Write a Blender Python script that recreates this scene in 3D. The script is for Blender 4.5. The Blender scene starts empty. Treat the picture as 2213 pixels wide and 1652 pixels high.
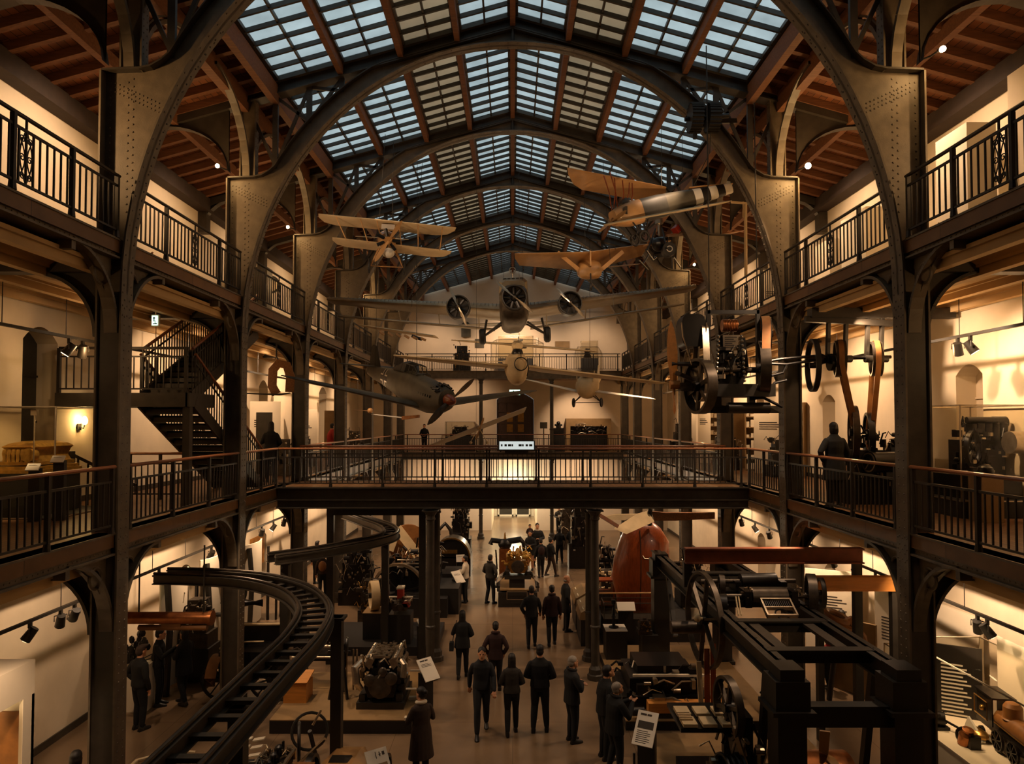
import bpy, math, random
from math import sin, cos, pi, sqrt, atan2, radians
from mathutils import Vector as V, Matrix
random.seed(7)
D = bpy.data
COL = bpy.context.scene.collection
SC = bpy.context.scene
WL = {}            # world location of each object's origin

# ---------------------------------------------------------------- camera
FPX, CX, CY0, PITCH = 1500.0, 1108.0, 869.3, 0.02915
CAMZ = 6.4
cam_d = D.cameras.new('camera'); cam = D.objects.new('camera', cam_d); COL.objects.link(cam)
cam_d.sensor_width = 36.0; cam_d.lens = FPX / 2213 * 36.0
cam_d.shift_x = (1106.5 - CX) / 2213; cam_d.shift_y = (CY0 - 826) / 2213
cam_d.clip_start = 0.05; cam_d.clip_end = 300
cam.location = (0, 0, CAMZ); cam.rotation_euler = (pi / 2 + PITCH, 0, 0)
SC.camera = cam

def P(px, py, Y):
    """point at distance Y down the hall seen at a photograph pixel"""
    u, v = (px - CX) / FPX, (CY0 - py) / FPX
    dy = cos(PITCH) - v * sin(PITCH); dz = sin(PITCH) + v * cos(PITCH)
    t = Y / dy
    return V((u * t, Y, CAMZ + dz * t))
def G(px, py, z=0.0):
    """point on the level z seen at a pixel"""
    u, v = (px - CX) / FPX, (CY0 - py) / FPX
    dy = cos(PITCH) - v * sin(PITCH); dz = sin(PITCH) + v * cos(PITCH)
    t = (z - CAMZ) / dz
    return V((u * t, dy * t, z))

# ---------------------------------------------------------------- materials
def lin(h):
    h = h.lstrip('#'); c = [int(h[i:i + 2], 16) / 255 for i in (0, 2, 4)]
    return tuple(x / 12.92 if x <= .04045 else ((x + .055) / 1.055) ** 2.4 for x in c) + (1,)
M = {}
def nt(name):
    m = D.materials.new(name); m.use_nodes = True
    n = m.node_tree; b = n.nodes['Principled BSDF']; M[name] = m
    return m, n, b
def mat(name, col, rough=.5, metal=0.0, var=.25, scale=6.0, bump=0.0, bscale=60.0, coat=0.0, emit=0.0, spec=.5, stretch=None):
    m, n, b = nt(name); c = lin(col)
    b.inputs['Roughness'].default_value = rough; b.inputs['Metallic'].default_value = metal
    b.inputs['Coat Weight'].default_value = coat; b.inputs['Specular IOR Level'].default_value = spec
    tc = n.nodes.new('ShaderNodeTexCoord'); src = tc.outputs['Object']
    if stretch:
        mp = n.nodes.new('ShaderNodeMapping'); mp.inputs['Scale'].default_value = stretch
        n.links.new(src, mp.inputs['Vector']); src = mp.outputs['Vector']
    if var > 0:
        no = n.nodes.new('ShaderNodeTexNoise'); no.inputs['Scale'].default_value = scale; no.inputs['Detail'].default_value = 4
        n.links.new(src, no.inputs['Vector'])
        r = n.nodes.new('ShaderNodeValToRGB'); r.color_ramp.elements[0].position = .3; r.color_ramp.elements[1].position = .7
        r.color_ramp.elements[0].color = tuple(x * (1 - var) for x in c[:3]) + (1,)
        r.color_ramp.elements[1].color = tuple(min(1, x * (1 + var)) for x in c[:3]) + (1,)
        n.links.new(no.outputs['Fac'], r.inputs['Fac']); n.links.new(r.outputs['Color'], b.inputs['Base Color'])
    else:
        b.inputs['Base Color'].default_value = c
    if bump > 0:
        n2 = n.nodes.new('ShaderNodeTexNoise'); n2.inputs['Scale'].default_value = bscale; n2.inputs['Detail'].default_value = 3
        n.links.new(src, n2.inputs['Vector'])
        bp = n.nodes.new('ShaderNodeBump'); bp.inputs['Strength'].default_value = bump; bp.inputs['Distance'].default_value = .01
        n.links.new(n2.outputs['Fac'], bp.inputs['Height']); n.links.new(bp.outputs['Normal'], b.inputs['Normal'])
    if emit > 0:
        b.inputs['Emission Color'].default_value = c; b.inputs['Emission Strength'].default_value = emit
    return m
mat('steel_paint', '#625645', .5, 0, .25, 5, .15, 80)
mat('steel_dark', '#3a332a', .5, 0, .25, 5, .1, 80)
mat('steel_black', '#26221c', .45, 0, .2, 6)
mat('roof_iron', '#453b30', .6, 0, .2, 4)
mat('machine_black', '#191614', .35, .3, .3, 8)
mat('machine_grey', '#4d443a', .4, .6, .3, 9)
mat('bright_steel', '#b9ab96', .28, .9, .15, 9)
mat('brass', '#b58a48', .3, .9, .2, 8)
mat('gold_model', '#c69a4a', .35, .8, .25, 14)
mat('copper', '#a5673a', .35, .8, .25, 9)
mat('rail_iron', '#2e2822', .5, .2, .15, 8)
mat('handrail_wood', '#8a5330', .35, 0, .25, 5, coat=.3, stretch=(3, .4, 3))
mat('plaster', '#dccbb0', .9, 0, .05, 2.2, .1, 30)
mat('plaster_dim', '#b7a388', .9, 0, .07, 2.2, .1, 30)
mat('plaster_far', '#d8c6ae', .9, 0, .04, 1.6, .05, 30)
mat('white_board', '#dccfb8', .7, 0, .03, 3)
mat('paper', '#e6dccb', .7, 0, 0)
mat('ink', '#3c342c', .8, 0, 0)
mat('vault', '#c9a878', .85, 0, .08, 1.5)
mat('oak', '#8b5a30', .45, 0, .3, 4, coat=.2, stretch=(6, .6, 6))
mat('red_wood', '#8a3f18', .35, 0, .3, 4, coat=.35, stretch=(8, 8, .5))
mat('beam_rust', '#7a3f24', .6, 0, .2, 5)
mat('beam_orange', '#c8853c', .5, 0, .15, 4, stretch=(.5, 5, 5))
mat('leather', '#8a5a2c', .5, 0, .2, 6)
mat('linen', '#cdb48a', .75, 0, .12, 3)
mat('linen_white', '#ddd0b8', .7, 0, .08, 3)
mat('varnish', '#b88a54', .4, 0, .18, 3, coat=.2)
mat('camo', '#4a4436', .5, 0, .35, 3)
mat('camo_dark', '#35322b', .5, 0, .3, 2)
mat('white_paint', '#d9d1c2', .5, 0, .05, 4)
mat('black_paint', '#15130f', .45, 0, 0)
mat('red_paint', '#9c2c18', .5, 0, .15, 5)
mat('rubber', '#1a1816', .7, 0, .1, 5)
mat('plinth_black', '#1c1814', .55, 0, .15, 3)
mat('plinth_tan', '#8d7048', .6, 0, .15, 3)
mat('cloth_black', '#0b0b0c', .85, 0, .2, 12)
mat('cloth_navy', '#0d1016', .85, 0, .2, 12)
mat('cloth_grey', '#2e2923', .85, 0, .25, 12)
mat('cloth_brown', '#33241a', .85, 0, .2, 12)
mat('cloth_red', '#a3201a', .8, 0, .15, 12)
mat('cloth_maroon', '#2c1412', .85, 0, .2, 12)
mat('cloth_white', '#cdbfa8', .85, 0, .1, 12)
mat('denim', '#121419', .85, 0, .2, 20)
mat('skin', '#c08a66', .55, 0, .06, 9)
mat('hair_dark', '#17110d', .6, 0, .2, 30)
mat('hair_grey', '#8c8378', .6, 0, .2, 30)
mat('shoe', '#14110f', .45, 0, .1, 9)
mat('poster', '#a06a28', .6, 0, .6, 3.5)
mat('door_wood', '#3a2415', .5, 0, .3, 4, stretch=(6, 6, .7))
def emi(name, col, s):
    m = D.materials.new(name); m.use_nodes = True; n = m.node_tree
    n.nodes.remove(n.nodes['Principled BSDF']); e = n.nodes.new('ShaderNodeEmission')
    e.inputs['Color'].default_value = lin(col); e.inputs['Strength'].default_value = s
    n.links.new(e.outputs[0], n.nodes['Material Output'].inputs[0]); M[name] = m
emi('lamp_warm', '#ffdca0', 14); emi('lamp_hot', '#ffd79a', 60); emi('exit_green', '#c8ffe0', 1.0); emi('screen', '#dfe6e2', .42)
def glassy(name, tint, a, rough=.02):
    m = D.materials.new(name); m.use_nodes = True; n = m.node_tree
    n.nodes.remove(n.nodes['Principled BSDF'])
    t = n.nodes.new('ShaderNodeBsdfTransparent'); t.inputs[0].default_value = lin(tint)
    g = n.nodes.new('ShaderNodeBsdfGlossy'); g.inputs['Roughness'].default_value = rough
    x = n.nodes.new('ShaderNodeMixShader'); x.inputs[0].default_value = a
    n.links.new(t.outputs[0], x.inputs[1]); n.links.new(g.outputs[0], x.inputs[2])
    n.links.new(x.outputs[0], n.nodes['Material Output'].inputs[0]); M[name] = m
glassy('case_glass', '#f0ede4', .035)
def skyglass(name, tint, trans, rust):
    m = D.materials.new(name); m.use_nodes = True; n = m.node_tree
    n.nodes.remove(n.nodes['Principled BSDF'])
    tc = n.nodes.new('ShaderNodeTexCoord'); no = n.nodes.new('ShaderNodeTexNoise'); no.inputs['Scale'].default_value = 1.1; no.inputs['Detail'].default_value = 3
    n.links.new(tc.outputs['Object'], no.inputs['Vector'])
    r = n.nodes.new('ShaderNodeValToRGB'); c = lin(tint); r.color_ramp.elements[0].position = .3; r.color_ramp.elements[1].position = .72
    r.color_ramp.elements[0].color = tuple(x * .6 for x in c[:3]) + (1,); r.color_ramp.elements[1].color = c
    n.links.new(no.outputs['Fac'], r.inputs['Fac'])
    t = n.nodes.new('ShaderNodeBsdfTranslucent'); n.links.new(r.outputs[0], t.inputs[0])
    t2 = n.nodes.new('ShaderNodeBsdfTransparent'); n.links.new(r.outputs[0], t2.inputs[0])
    g = n.nodes.new('ShaderNodeBsdfDiffuse'); g.inputs[0].default_value = lin(rust)
    x = n.nodes.new('ShaderNodeMixShader'); x.inputs[0].default_value = .35
    n.links.new(t.outputs[0], x.inputs[1]); n.links.new(t2.outputs[0], x.inputs[2])
    y = n.nodes.new('ShaderNodeMixShader'); y.inputs[0].default_value = 1 - trans
    n.links.new(x.outputs[0], y.inputs[1]); n.links.new(g.outputs[0], y.inputs[2])
    n.links.new(y.outputs[0], n.nodes['Material Output'].inputs[0]); M[name] = m
skyglass('sky_glass', '#f2f4f2', .92, '#8a8c88'); skyglass('dusty_glass', '#dcb48c', .62, '#a08464')
# floor: worn polished concrete with large slabs
m, n, b = nt('concrete')
tc = n.nodes.new('ShaderNodeTexCoord'); no = n.nodes.new('ShaderNodeTexNoise'); no.inputs['Scale'].default_value = .7; no.inputs['Detail'].default_value = 6
n.links.new(tc.outputs['Object'], no.inputs['Vector'])
r = n.nodes.new('ShaderNodeValToRGB'); r.color_ramp.elements[0].color = lin('#5e4d3c'); r.color_ramp.elements[1].color = lin('#94795c')
n.links.new(no.outputs['Fac'], r.inputs['Fac'])
br = n.nodes.new('ShaderNodeTexBrick'); br.offset = 0; br.inputs['Scale'].default_value = 1; br.inputs['Brick Width'].default_value = 2.4; br.inputs['Row Height'].default_value = 2.4
br.inputs['Mortar Size'].default_value = .006; br.inputs['Color1'].default_value = (1, 1, 1, 1); br.inputs['Color2'].default_value = (.92, .92, .92, 1); br.inputs['Mortar'].default_value = (.55, .55, .55, 1)
n.links.new(tc.outputs['Object'], br.inputs['Vector'])
mx = n.nodes.new('ShaderNodeMix'); mx.data_type = 'RGBA'; mx.blend_type = 'MULTIPLY'; mx.inputs[0].default_value = 1
n.links.new(r.outputs[0], mx.inputs[6]); n.links.new(br.outputs['Color'], mx.inputs[7]); n.links.new(mx.outputs[2], b.inputs['Base Color'])
n3 = n.nodes.new('ShaderNodeTexNoise'); n3.inputs['Scale'].default_value = .8; n3.inputs['Detail'].default_value = 5; n.links.new(tc.outputs['Object'], n3.inputs['Vector'])
r3 = n.nodes.new('ShaderNodeMapRange'); r3.inputs[3].default_value = .2; r3.inputs[4].default_value = .3; n.links.new(n3.outputs['Fac'], r3.inputs[0]); n.links.new(r3.outputs[0], b.inputs['Roughness'])
def boards(name, c1, c2, mort, w, rough, rot=True, bw=2.2):
    m, n, b = nt(name)
    tc = n.nodes.new('ShaderNodeTexCoord'); mp = n.nodes.new('ShaderNodeMapping')
    if rot: mp.inputs['Rotation'].default_value = (0, 0, pi / 2)
    n.links.new(tc.outputs['Object'], mp.inputs['Vector'])
    br = n.nodes.new('ShaderNodeTexBrick'); br.inputs['Scale'].default_value = 1; br.inputs['Brick Width'].default_value = bw; br.inputs['Row Height'].default_value = w
    br.inputs['Mortar Size'].default_value = .006; br.inputs['Color1'].default_value = lin(c1); br.inputs['Color2'].default_value = lin(c2); br.inputs['Mortar'].default_value = lin(mort)
    n.links.new(mp.outputs[0], br.inputs['Vector'])
    no = n.nodes.new('ShaderNodeTexNoise'); no.inputs['Scale'].default_value = 3; no.inputs['Detail'].default_value = 5
    n.links.new(mp.outputs[0], no.inputs['Vector'])
    mx = n.nodes.new('ShaderNodeMix'); mx.data_type = 'RGBA'; mx.blend_type = 'OVERLAY'; mx.inputs[0].default_value = .5
    n.links.new(br.outputs['Color'], mx.inputs[6]); n.links.new(no.outputs['Fac'], mx.inputs[7])
    n.links.new(mx.outputs[2], b.inputs['Base Color']); b.inputs['Roughness'].default_value = rough
boards('roof_boards', '#7c4824', '#5e341a', '#1a0e07', .14, .75)
boards('gallery_boards', '#7a5633', '#634428', '#241609', .12, .45)
mat('plate_wood', '#2f2118', .75, 0, .25, 5)
mat('duralumin', '#8b7d66', .4, .6, .15, 5)
mat('rafter_wood', '#72482b', .7, 0, .25, 5, stretch=(.6, 5, 5))

# ---------------------------------------------------------------- mesh building
class MB:
    def __init__(s): s.v = []; s.f = []; s.T = None
    def pt(s, p):
        p = V(p); s.v.append(tuple(s.T @ p) if s.T else tuple(p)); return len(s.v) - 1
    def face(s, pts): s.f.append([s.pt(p) for p in pts])
    def poly(s, idx): s.f.append(list(idx))
    def box(s, x0, x1, y0, y1, z0, z1):
        i = [s.pt((x, y, z)) for z in (z0, z1) for y in (y0, y1) for x in (x0, x1)]
        for q in ((0, 2, 3, 1), (4, 5, 7, 6), (0, 1, 5, 4), (2, 6, 7, 3), (0, 4, 6, 2), (1, 3, 7, 5)): s.f.append([i[k] for k in q])
        return s
    def cb(s, c, d):
        return s.box(c[0] - d[0] / 2, c[0] + d[0] / 2, c[1] - d[1] / 2, c[1] + d[1] / 2, c[2] - d[2] / 2, c[2] + d[2] / 2)
    def frame(s, d, up=(0, 0, 1)):
        d = V(d).normalized(); up = V(up)
        if abs(d.dot(up.normalized())) > .98: up = V((0, 1, 0)) if abs(d.y) < .9 else V((1, 0, 0))
        a = d.cross(up).normalized(); return d, a, a.cross(d).normalized()
    def beam(s, p, q, w, h, up=(0, 0, 1)):
        p, q = V(p), V(q); d, a, u = s.frame(q - p, up)
        i = [s.pt(e + a * (sx * w / 2) + u * (sz * h / 2)) for e in (p, q) for sx, sz in ((-1, -1), (1, -1), (1, 1), (-1, 1))]
        for q_ in ((0, 3, 2, 1), (4, 5, 6, 7), (0, 1, 5, 4), (1, 2, 6, 5), (2, 3, 7, 6), (3, 0, 4, 7)): s.f.append([i[k] for k in q_])
        return s
    def cyl(s, p, q, r, r2=None, n=14, caps=True):
        p, q = V(p), V(q); d, a, u = s.frame(q - p); r2 = r if r2 is None else r2
        A = [s.pt(p + (a * cos(t) + u * sin(t)) * r) for t in [2 * pi * k / n for k in range(n)]]
        B = [s.pt(q + (a * cos(t) + u * sin(t)) * r2) for t in [2 * pi * k / n for k in range(n)]]
        for k in range(n): s.f.append([A[k], A[(k + 1) % n], B[(k + 1) % n], B[k]])
        if caps: s.f.append(A[::-1]); s.f.append(B)
        return s
    def tube(s, pts, r, n=8, closed=False):
        pts = [V(p) for p in pts]; R = r if isinstance(r, (list, tuple)) else [r] * len(pts); rings = []; a = None
        for k, p in enumerate(pts):
            if closed: d = pts[(k + 1) % len(pts)] - pts[k - 1]
            else: d = pts[min(k + 1, len(pts) - 1)] - pts[max(k - 1, 0)]
            d.normalize()
            if a is None: a = s.frame(d)[1]
            a = (a - d * a.dot(d)).normalized(); u = a.cross(d)
            rings.append([s.pt(p + (a * cos(2 * pi * j / n) + u * sin(2 * pi * j / n)) * R[k]) for j in range(n)])
        s.skin(rings, closed); return s
    def skin(s, rings, closed=False, caps=True):
        n = len(rings[0])
        for k in range(len(rings) if closed else len(rings) - 1):
            A, B = rings[k], rings[(k + 1) % len(rings)]
            for j in range(n): s.f.append([A[j], A[(j + 1) % n], B[(j + 1) % n], B[j]])
        if caps and not closed: s.f.append(rings[0][::-1]); s.f.append(list(rings[-1]))
    def loft(s, sections, caps=True):
        s.skin([[s.pt(p) for p in sec] for sec in sections], False, caps); return s
    def sweep(s, pts, prof, up=(0, 0, 1), closed=False):
        """prof: list of (across, along-up)"""
        pts = [V(p) for p in pts]; rings = []; N = len(pts)
        for k, p in enumerate(pts):
            if closed: d = pts[(k + 1) % N] - pts[k - 1]
            else: d = pts[min(k + 1, N - 1)] - pts[max(k - 1, 0)]
            d, a, u = s.frame(d, up)
            rings.append([s.pt(p + a * x + u * z) for x, z in prof])
        s.skin(rings, closed); return s
    def lathe(s, prof, o=(0, 0, 0), axis=(0, 0, 1), n=18):
        o = V(o); d, a, u = s.frame(axis)
        rings = [[s.pt(o + d * z + (a * cos(2 * pi * j / n) + u * sin(2 * pi * j / n)) * max(r, 1e-4)) for j in range(n)] for r, z in prof]
        s.skin(rings); return s
    def ring(s, c, axis, R, r, n=24, m=8, a0=0, a1=2 * pi):
        d, a, u = s.frame(axis); c = V(c); full = abs(a1 - a0 - 2 * pi) < 1e-6; k = n if full else n + 1
        s.tube([c + (a * cos(t) + u * sin(t)) * R for t in [a0 + (a1 - a0) * j / n for j in range(k)]], r, m, full); return s
    def disc(s, c, axis, R0, R1, w, n=28):
        """annulus of thickness w (flat rim)"""
        c = V(c); d, a, u = s.frame(axis); rings = []
        for r, z in ((R0, -w / 2), (R1, -w / 2), (R1, w / 2), (R0, w / 2)):
            rings.append([s.pt(c + d * z + (a * cos(2 * pi * j / n) + u * sin(2 * pi * j / n)) * r) for j in range(n)])
        s.skin(rings, True); return s
    def sph(s, c, r, nu=12, nv=8):
        c = V(c); r = (r, r, r) if not isinstance(r, (tuple, list)) else r
        rings = []
        for i in range(nv + 1):
            t = pi * i / nv; rr = max(sin(t), 1e-3)
            rings.append([s.pt((c.x + r[0] * rr * cos(2 * pi * j / nu), c.y + r[1] * rr * sin(2 * pi * j / nu), c.z - r[2] * cos(t))) for j in range(nu)])
        s.skin(rings); return s
    def prism(s, poly, p, d, ax='xz'):
        """extrude a 2-D polygon between depth p and d; ax names the plane"""
        def q(a, b, t): return {'xz': (a, t, b), 'xy': (a, b, t), 'yz': (t, a, b)}[ax]
        A = [s.pt(q(a, b, p)) for a, b in poly]; B = [s.pt(q(a, b, d)) for a, b in poly]; n = len(poly)
        s.f.append(A[::-1]); s.f.append(B)
        for k in range(n): s.f.append([A[k], A[(k + 1) % n], B[(k + 1) % n], B[k]])
        return s
    def rivet(s, c, nrm, r=.016, n=6):
        d, a, u = s.frame(nrm); c = V(c)
        A = [s.pt(c + (a * cos(2 * pi * j / n) + u * sin(2 * pi * j / n)) * r) for j in range(n)]
        B = [s.pt(c + d * r * .55 + (a * cos(2 * pi * j / n) + u * sin(2 * pi * j / n)) * r * .65) for j in range(n)]
        for k in range(n): s.f.append([A[k], A[(k + 1) % n], B[(k + 1) % n], B[k]])
        s.f.append(B)
    def add(s, o):
        k = len(s.v); s.v += o.v; s.f += [[i + k for i in f] for f in o.f]; return s

def setp(o, label=None, cat=None, group=None, kind=None):
    if label: o['label'] = label
    if cat: o['category'] = cat
    if group: o['group'] = group
    if kind: o['kind'] = kind
    return o
def thing(name, label, cat, loc=(0, 0, 0), group=None, kind=None):
    o = D.objects.new(name, None); COL.objects.link(o); o.location = loc; o.empty_display_size = .2
    WL[o.name] = V(loc); return setp(o, label, cat, group, kind)
def obj(name, mb, material, parent=None, label=None, cat=None, group=None, kind=None, smooth=30):
    me = D.meshes.new(name)
    vs = mb.v
    if parent is not None: off = WL[parent.name]
    else:
        xs = [p[0] for p in vs]; ys = [p[1] for p in vs]; zs = [p[2] for p in vs]
        off = V(((min(xs) + max(xs)) / 2, (min(ys) + max(ys)) / 2, min(zs)))
    me.from_pydata([(p[0] - off[0], p[1] - off[1], p[2] - off[2]) for p in vs], [], mb.f)
    me.materials.append(M[material] if isinstance(material, str) else material)
    me.validate(); me.update()
    o = D.objects.new(name, me); COL.objects.link(o)
    if smooth:
        me.shade_smooth(); me.set_sharp_from_angle(angle=radians(smooth))
    WL[o.name] = V(off)
    if parent is not None: o.parent = parent
    else: o.location = off
    return setp(o, label, cat, group, kind)
def dup(root, loc, rotz=None, label=None, group=None, scale=None):
    r = root.copy(); COL.objects.link(r); r.location = loc
    if rotz is not None: r.rotation_euler = (0, 0, rotz)
    if scale is not None: r.scale = scale
    if label: r['label'] = label
    if group: r['group'] = group
    for ch in list(root.children):
        c = ch.copy(); COL.objects.link(c); c.parent = r
        for g in ch.children:
            d = g.copy(); COL.objects.link(d); d.parent = c
    WL[r.name] = V(loc); return r
def struct(name, mb, material, parent=None, smooth=30, label=None, cat=None):
    return obj(name, mb, material, parent, label, cat, None, 'structure', smooth)
def spot(loc, to, power, size=70, blend=.7, col=(1, .6, .27), rad=.06):
    l = D.lights.new('spot_light', 'SPOT'); l.energy = power; l.spot_size = radians(size); l.spot_blend = blend; l.color = col; l.shadow_soft_size = rad
    o = D.objects.new('spot_light', l); COL.objects.link(o); o.location = loc
    o.rotation_euler = (V(to) - V(loc)).to_track_quat('-Z', 'Y').to_euler(); return o
def point(loc, power, col=(1, .6, .27), rad=.08):
    l = D.lights.new('point_light', 'POINT'); l.energy = power; l.color = col; l.shadow_soft_size = rad  # serves real bulbs and also added fill lights that have no bulb
    o = D.objects.new('point_light', l); COL.objects.link(o); o.location = loc; return o
def area(loc, to, power, sx, sy, col=(1, .62, .3)):
    l = D.lights.new('area_light', 'AREA'); l.energy = power; l.shape = 'RECTANGLE'; l.size = sx; l.size_y = sy; l.color = col
    o = D.objects.new('area_light', l); COL.objects.link(o); o.location = loc
    o.rotation_euler = (V(to) - V(loc)).to_track_quat('-Z', 'Y').to_euler(); return o
SIDE = {-1: 'staircase side', 1: 'line shaft side'}
ORD = ['first', 'second', 'third', 'fourth', 'fifth', 'sixth', 'seventh', 'eighth']
# ---------------------------------------------------------------- the hall
YK = [10.6, 15.35, 20.1, 24.85, 29.6, 34.35, 38.3]
XW, YF, YB = 9.2, 41.3, -2.0
F1, F2 = 4.72, 9.22
def zroof(x): return 15.57 - .281 * abs(x)
def zin(x): return 8.4 + 6.55 * sqrt(max(0, 1 - (x / 6.0) ** 2))

# floor
mb = MB(); mb.box(-XW, XW, YB, YF + .3, -.2, 0); struct('floor', mb, 'concrete')
# outer long walls with arched niches
NICHE = []
def wall_side(s, openings, name):
    mb = MB(); X = s * XW
    ops = sorted(openings, key=lambda o: o[0] - o[1] / 2)
    strips = {}
    for o in ops: strips.setdefault((round(o[0] - o[1] / 2, 3), round(o[0] + o[1] / 2, 3)), []).append(o)
    y = YB; ztop = 13.2
    def quad(y0, y1, z0, z1): mb.face([(X, y0, z0), (X, y1, z0), (X, y1, z1), (X, y0, z1)])
    for (a, b), lst in sorted(strips.items()):
        quad(y, a, 0, ztop); z = 0
        for (yc, w, z0, zs, rise, dep) in sorted(lst, key=lambda o: o[2]):
            quad(a, b, z, z0)
            N = 10; arc = [(a + (b - a) * k / N, zs + rise * (1 - (2 * k / N - 1) ** 2)) for k in range(N + 1)]
            zt = zs + rise + .05
            for k in range(N): mb.face([(X, arc[k][0], arc[k][1]), (X, arc[k + 1][0], arc[k + 1][1]), (X, arc[k + 1][0], zt), (X, arc[k][0], zt)])
            X2 = X + s * dep
            out = [(a, z0)] + arc + [(b, z0)]
            for k in range(len(out)):
                p, q = out[k], out[(k + 1) % len(out)]
                mb.face([(X, p[0], p[1]), (X, q[0], q[1]), (X2, q[0], q[1]), (X2, p[0], p[1])])
            NICHE.append((s, X2, out)); z = zt
        quad(a, b, z, ztop); y = b
    quad(y, YF, 0, ztop)
    return struct(name, mb, 'plaster', smooth=0)
opsL = [(13.5, 1.0, 5.5, 7.98, .28, .42), (19.6, .85, 5.5, 7.7, .25, .42), (25.6, .9, 5.4, 7.7, .25, .42), (33.6, 1.3, 5.3, 7.8, .3, .42),
        (19.6, .85, .5, 2.2, .2, .4), (25.6, .9, .5, 2.2, .2, .4)]
opsR = [(13.98, .82, 5.6, 7.35, .22, .42), (20.2, .8, 5.6, 7.0, .2, .42), (25.8, .8, 5.5, 7.2, .2, .42), (31.8, .8, 5.5, 7.2, .2, .42),
        (20.2, .8, .4, 2.1, .22, .4), (25.8, .8, .4, 2.1, .2, .4)]
wall_side(-1, opsL, 'wall_left'); wall_side(1, opsR, 'wall_right')
for i, (s, x2, out) in enumerate(NICHE):
    w = MB(); w.prism([(p[0], p[1]) for p in out], x2 + s * .05, x2, 'yz')
    o = struct('window_%d' % (i + 1), w, 'steel_black' if s < 0 else 'plaster_dim', smooth=0)
    ys = [p[0] for p in out]; zs = [p[1] for p in out]; g = MB(); c = (min(ys) + max(ys)) / 2
    g.box(x2 - s * .03, x2 - s * .001, c - .03, c + .03, min(zs), max(zs) - .02)
    for t in (.33, .66): z = min(zs) + (max(zs) - min(zs)) * t; g.box(x2 - s * .03, x2 - s * .001, min(ys), max(ys), z - .02, z + .02)
    struct('glazing_bars', g, 'steel_black' if s < 0 else 'plaster_dim', o, smooth=0)
NWIN = len(NICHE)
# far end wall with the ground floor passage and the first floor doorway
mb = MB()
def fq(x0, x1, z0, z1): mb.face([(x0, YF, z0), (x1, YF, z0), (x1, YF, z1), (x0, YF, z1)])
fq(-XW, -1.25, 0, 13.0); fq(1.45, XW, 0, 13.0); fq(-1.25, -.95, 3.0, 13); fq(1.25, 1.45, 3.0, 13)
fq(-.95, 1.25, 3.0, F1 - .2); fq(-.95, 1.25, F1 - .2, F1); 
N = 12; arc = [(-.95 + 2.2 * k / N, 7.75 + .45 * (1 - (2 * k / N - 1) ** 2)) for k in range(N + 1)]
for k in range(N): mb.face([(arc[k][0], YF, arc[k][1]), (arc[k + 1][0], YF, arc[k + 1][1]), (arc[k + 1][0], YF, 13), (arc[k][0], YF, 13)])
top = [(x, zroof(x)) for x in (-XW, -6, -3, 0, 3, 6, XW)]
mb.f.append([mb.pt((-XW, YF, 13))] + [mb.pt((x, YF, z)) for x, z in top] + [mb.pt((XW, YF, 13))])
struct('wall_back', mb, 'plaster_far', smooth=0)
mb = MB(); mb.face([(-XW, YB, 0), (XW, YB, 0), (XW, YB, 16), (-XW, YB, 16)]); struct('wall_front', mb, 'plaster_dim', smooth=0)
# passage beyond the far wall with glazed doors
mb = MB()
mb.face([(-1.25, YF, 3), (-1.25, 47.6, 3), (-1.25, 47.6, 0), (-1.25, YF, 0)]); mb.face([(1.45, YF, 0), (1.45, 47.6, 0), (1.45, 47.6, 3), (1.45, YF, 3)])
mb.face([(-1.25, YF, 3), (1.45, YF, 3), (1.45, 47.6, 3), (-1.25, 47.6, 3)]); mb.face([(-1.25, 47.6, 0), (1.45, 47.6, 0), (1.45, 47.6, 3), (-1.25, 47.6, 3)])
struct('wall_passage', mb, 'white_board', smooth=0)
mb = MB(); mb.box(-1.25, 1.45, YF + .3, 47.6, -.2, 0); struct('floor_passage', mb, 'concrete')
for i, (x0, x1) in enumerate(((-1.0, .05), (.2, 1.2))):
    r = MB()
    for a in ((x0, x0 + .1, 0, 2.5), (x1 - .1, x1, 0, 2.5), (x0, x1, 2.4, 2.5), (x0, x1, 0, .12)): r.box(a[0], a[1], 47.42, 47.5, a[2], a[3])
    o = struct('door_%d' % (i + 1), r, 'white_paint', smooth=0); p = MB(); p.box(x0 + .1, x1 - .1, 47.45, 47.47, .12, 2.4); struct('door_glass', p, 'steel_black', o, smooth=0)
# dark double door on the first floor
r = MB(); y0, y1 = YF + .12, YF + .2
poly = [(-.95, F1)] + arc + [(1.25, F1)]; r.prism(poly, y0, y1, 'xz')
o = struct('door_3', r, 'door_wood', smooth=0)
f = MB()
for x in (-.95, -.45, .1, .2, .75, 1.17): f.box(x, x + .08, y0 - .06, y0, F1, 7.6)
for z in (F1, 5.7, 6.3, 7.0, 7.55): f.box(-.95, 1.25, y0 - .05, y0, z, z + .09)
struct('door_frame', f, 'door_wood', o, smooth=0)
g = MB()
for x in (-.35, .3): g.box(x, x + .36, y0 - .015, y0 - .005, 5.82, 6.28); g.box(x, x + .36, y0 - .015, y0 - .005, 6.42, 6.98)
struct('door_glass', g, 'brass', o, smooth=0)
for s in (-1, 1):
    mb = MB(); x = s * (XW - .02); mb.box(min(x, x - s * .03), max(x, x - s * .03), 0, YF, 0, .15); mb.box(min(x, x - s * .03), max(x, x - s * .03), 0, YF, F1, F1 + .12)
    struct('baseboard_' + ('left' if s < 0 else 'right'), mb, 'steel_dark', smooth=0)

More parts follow.
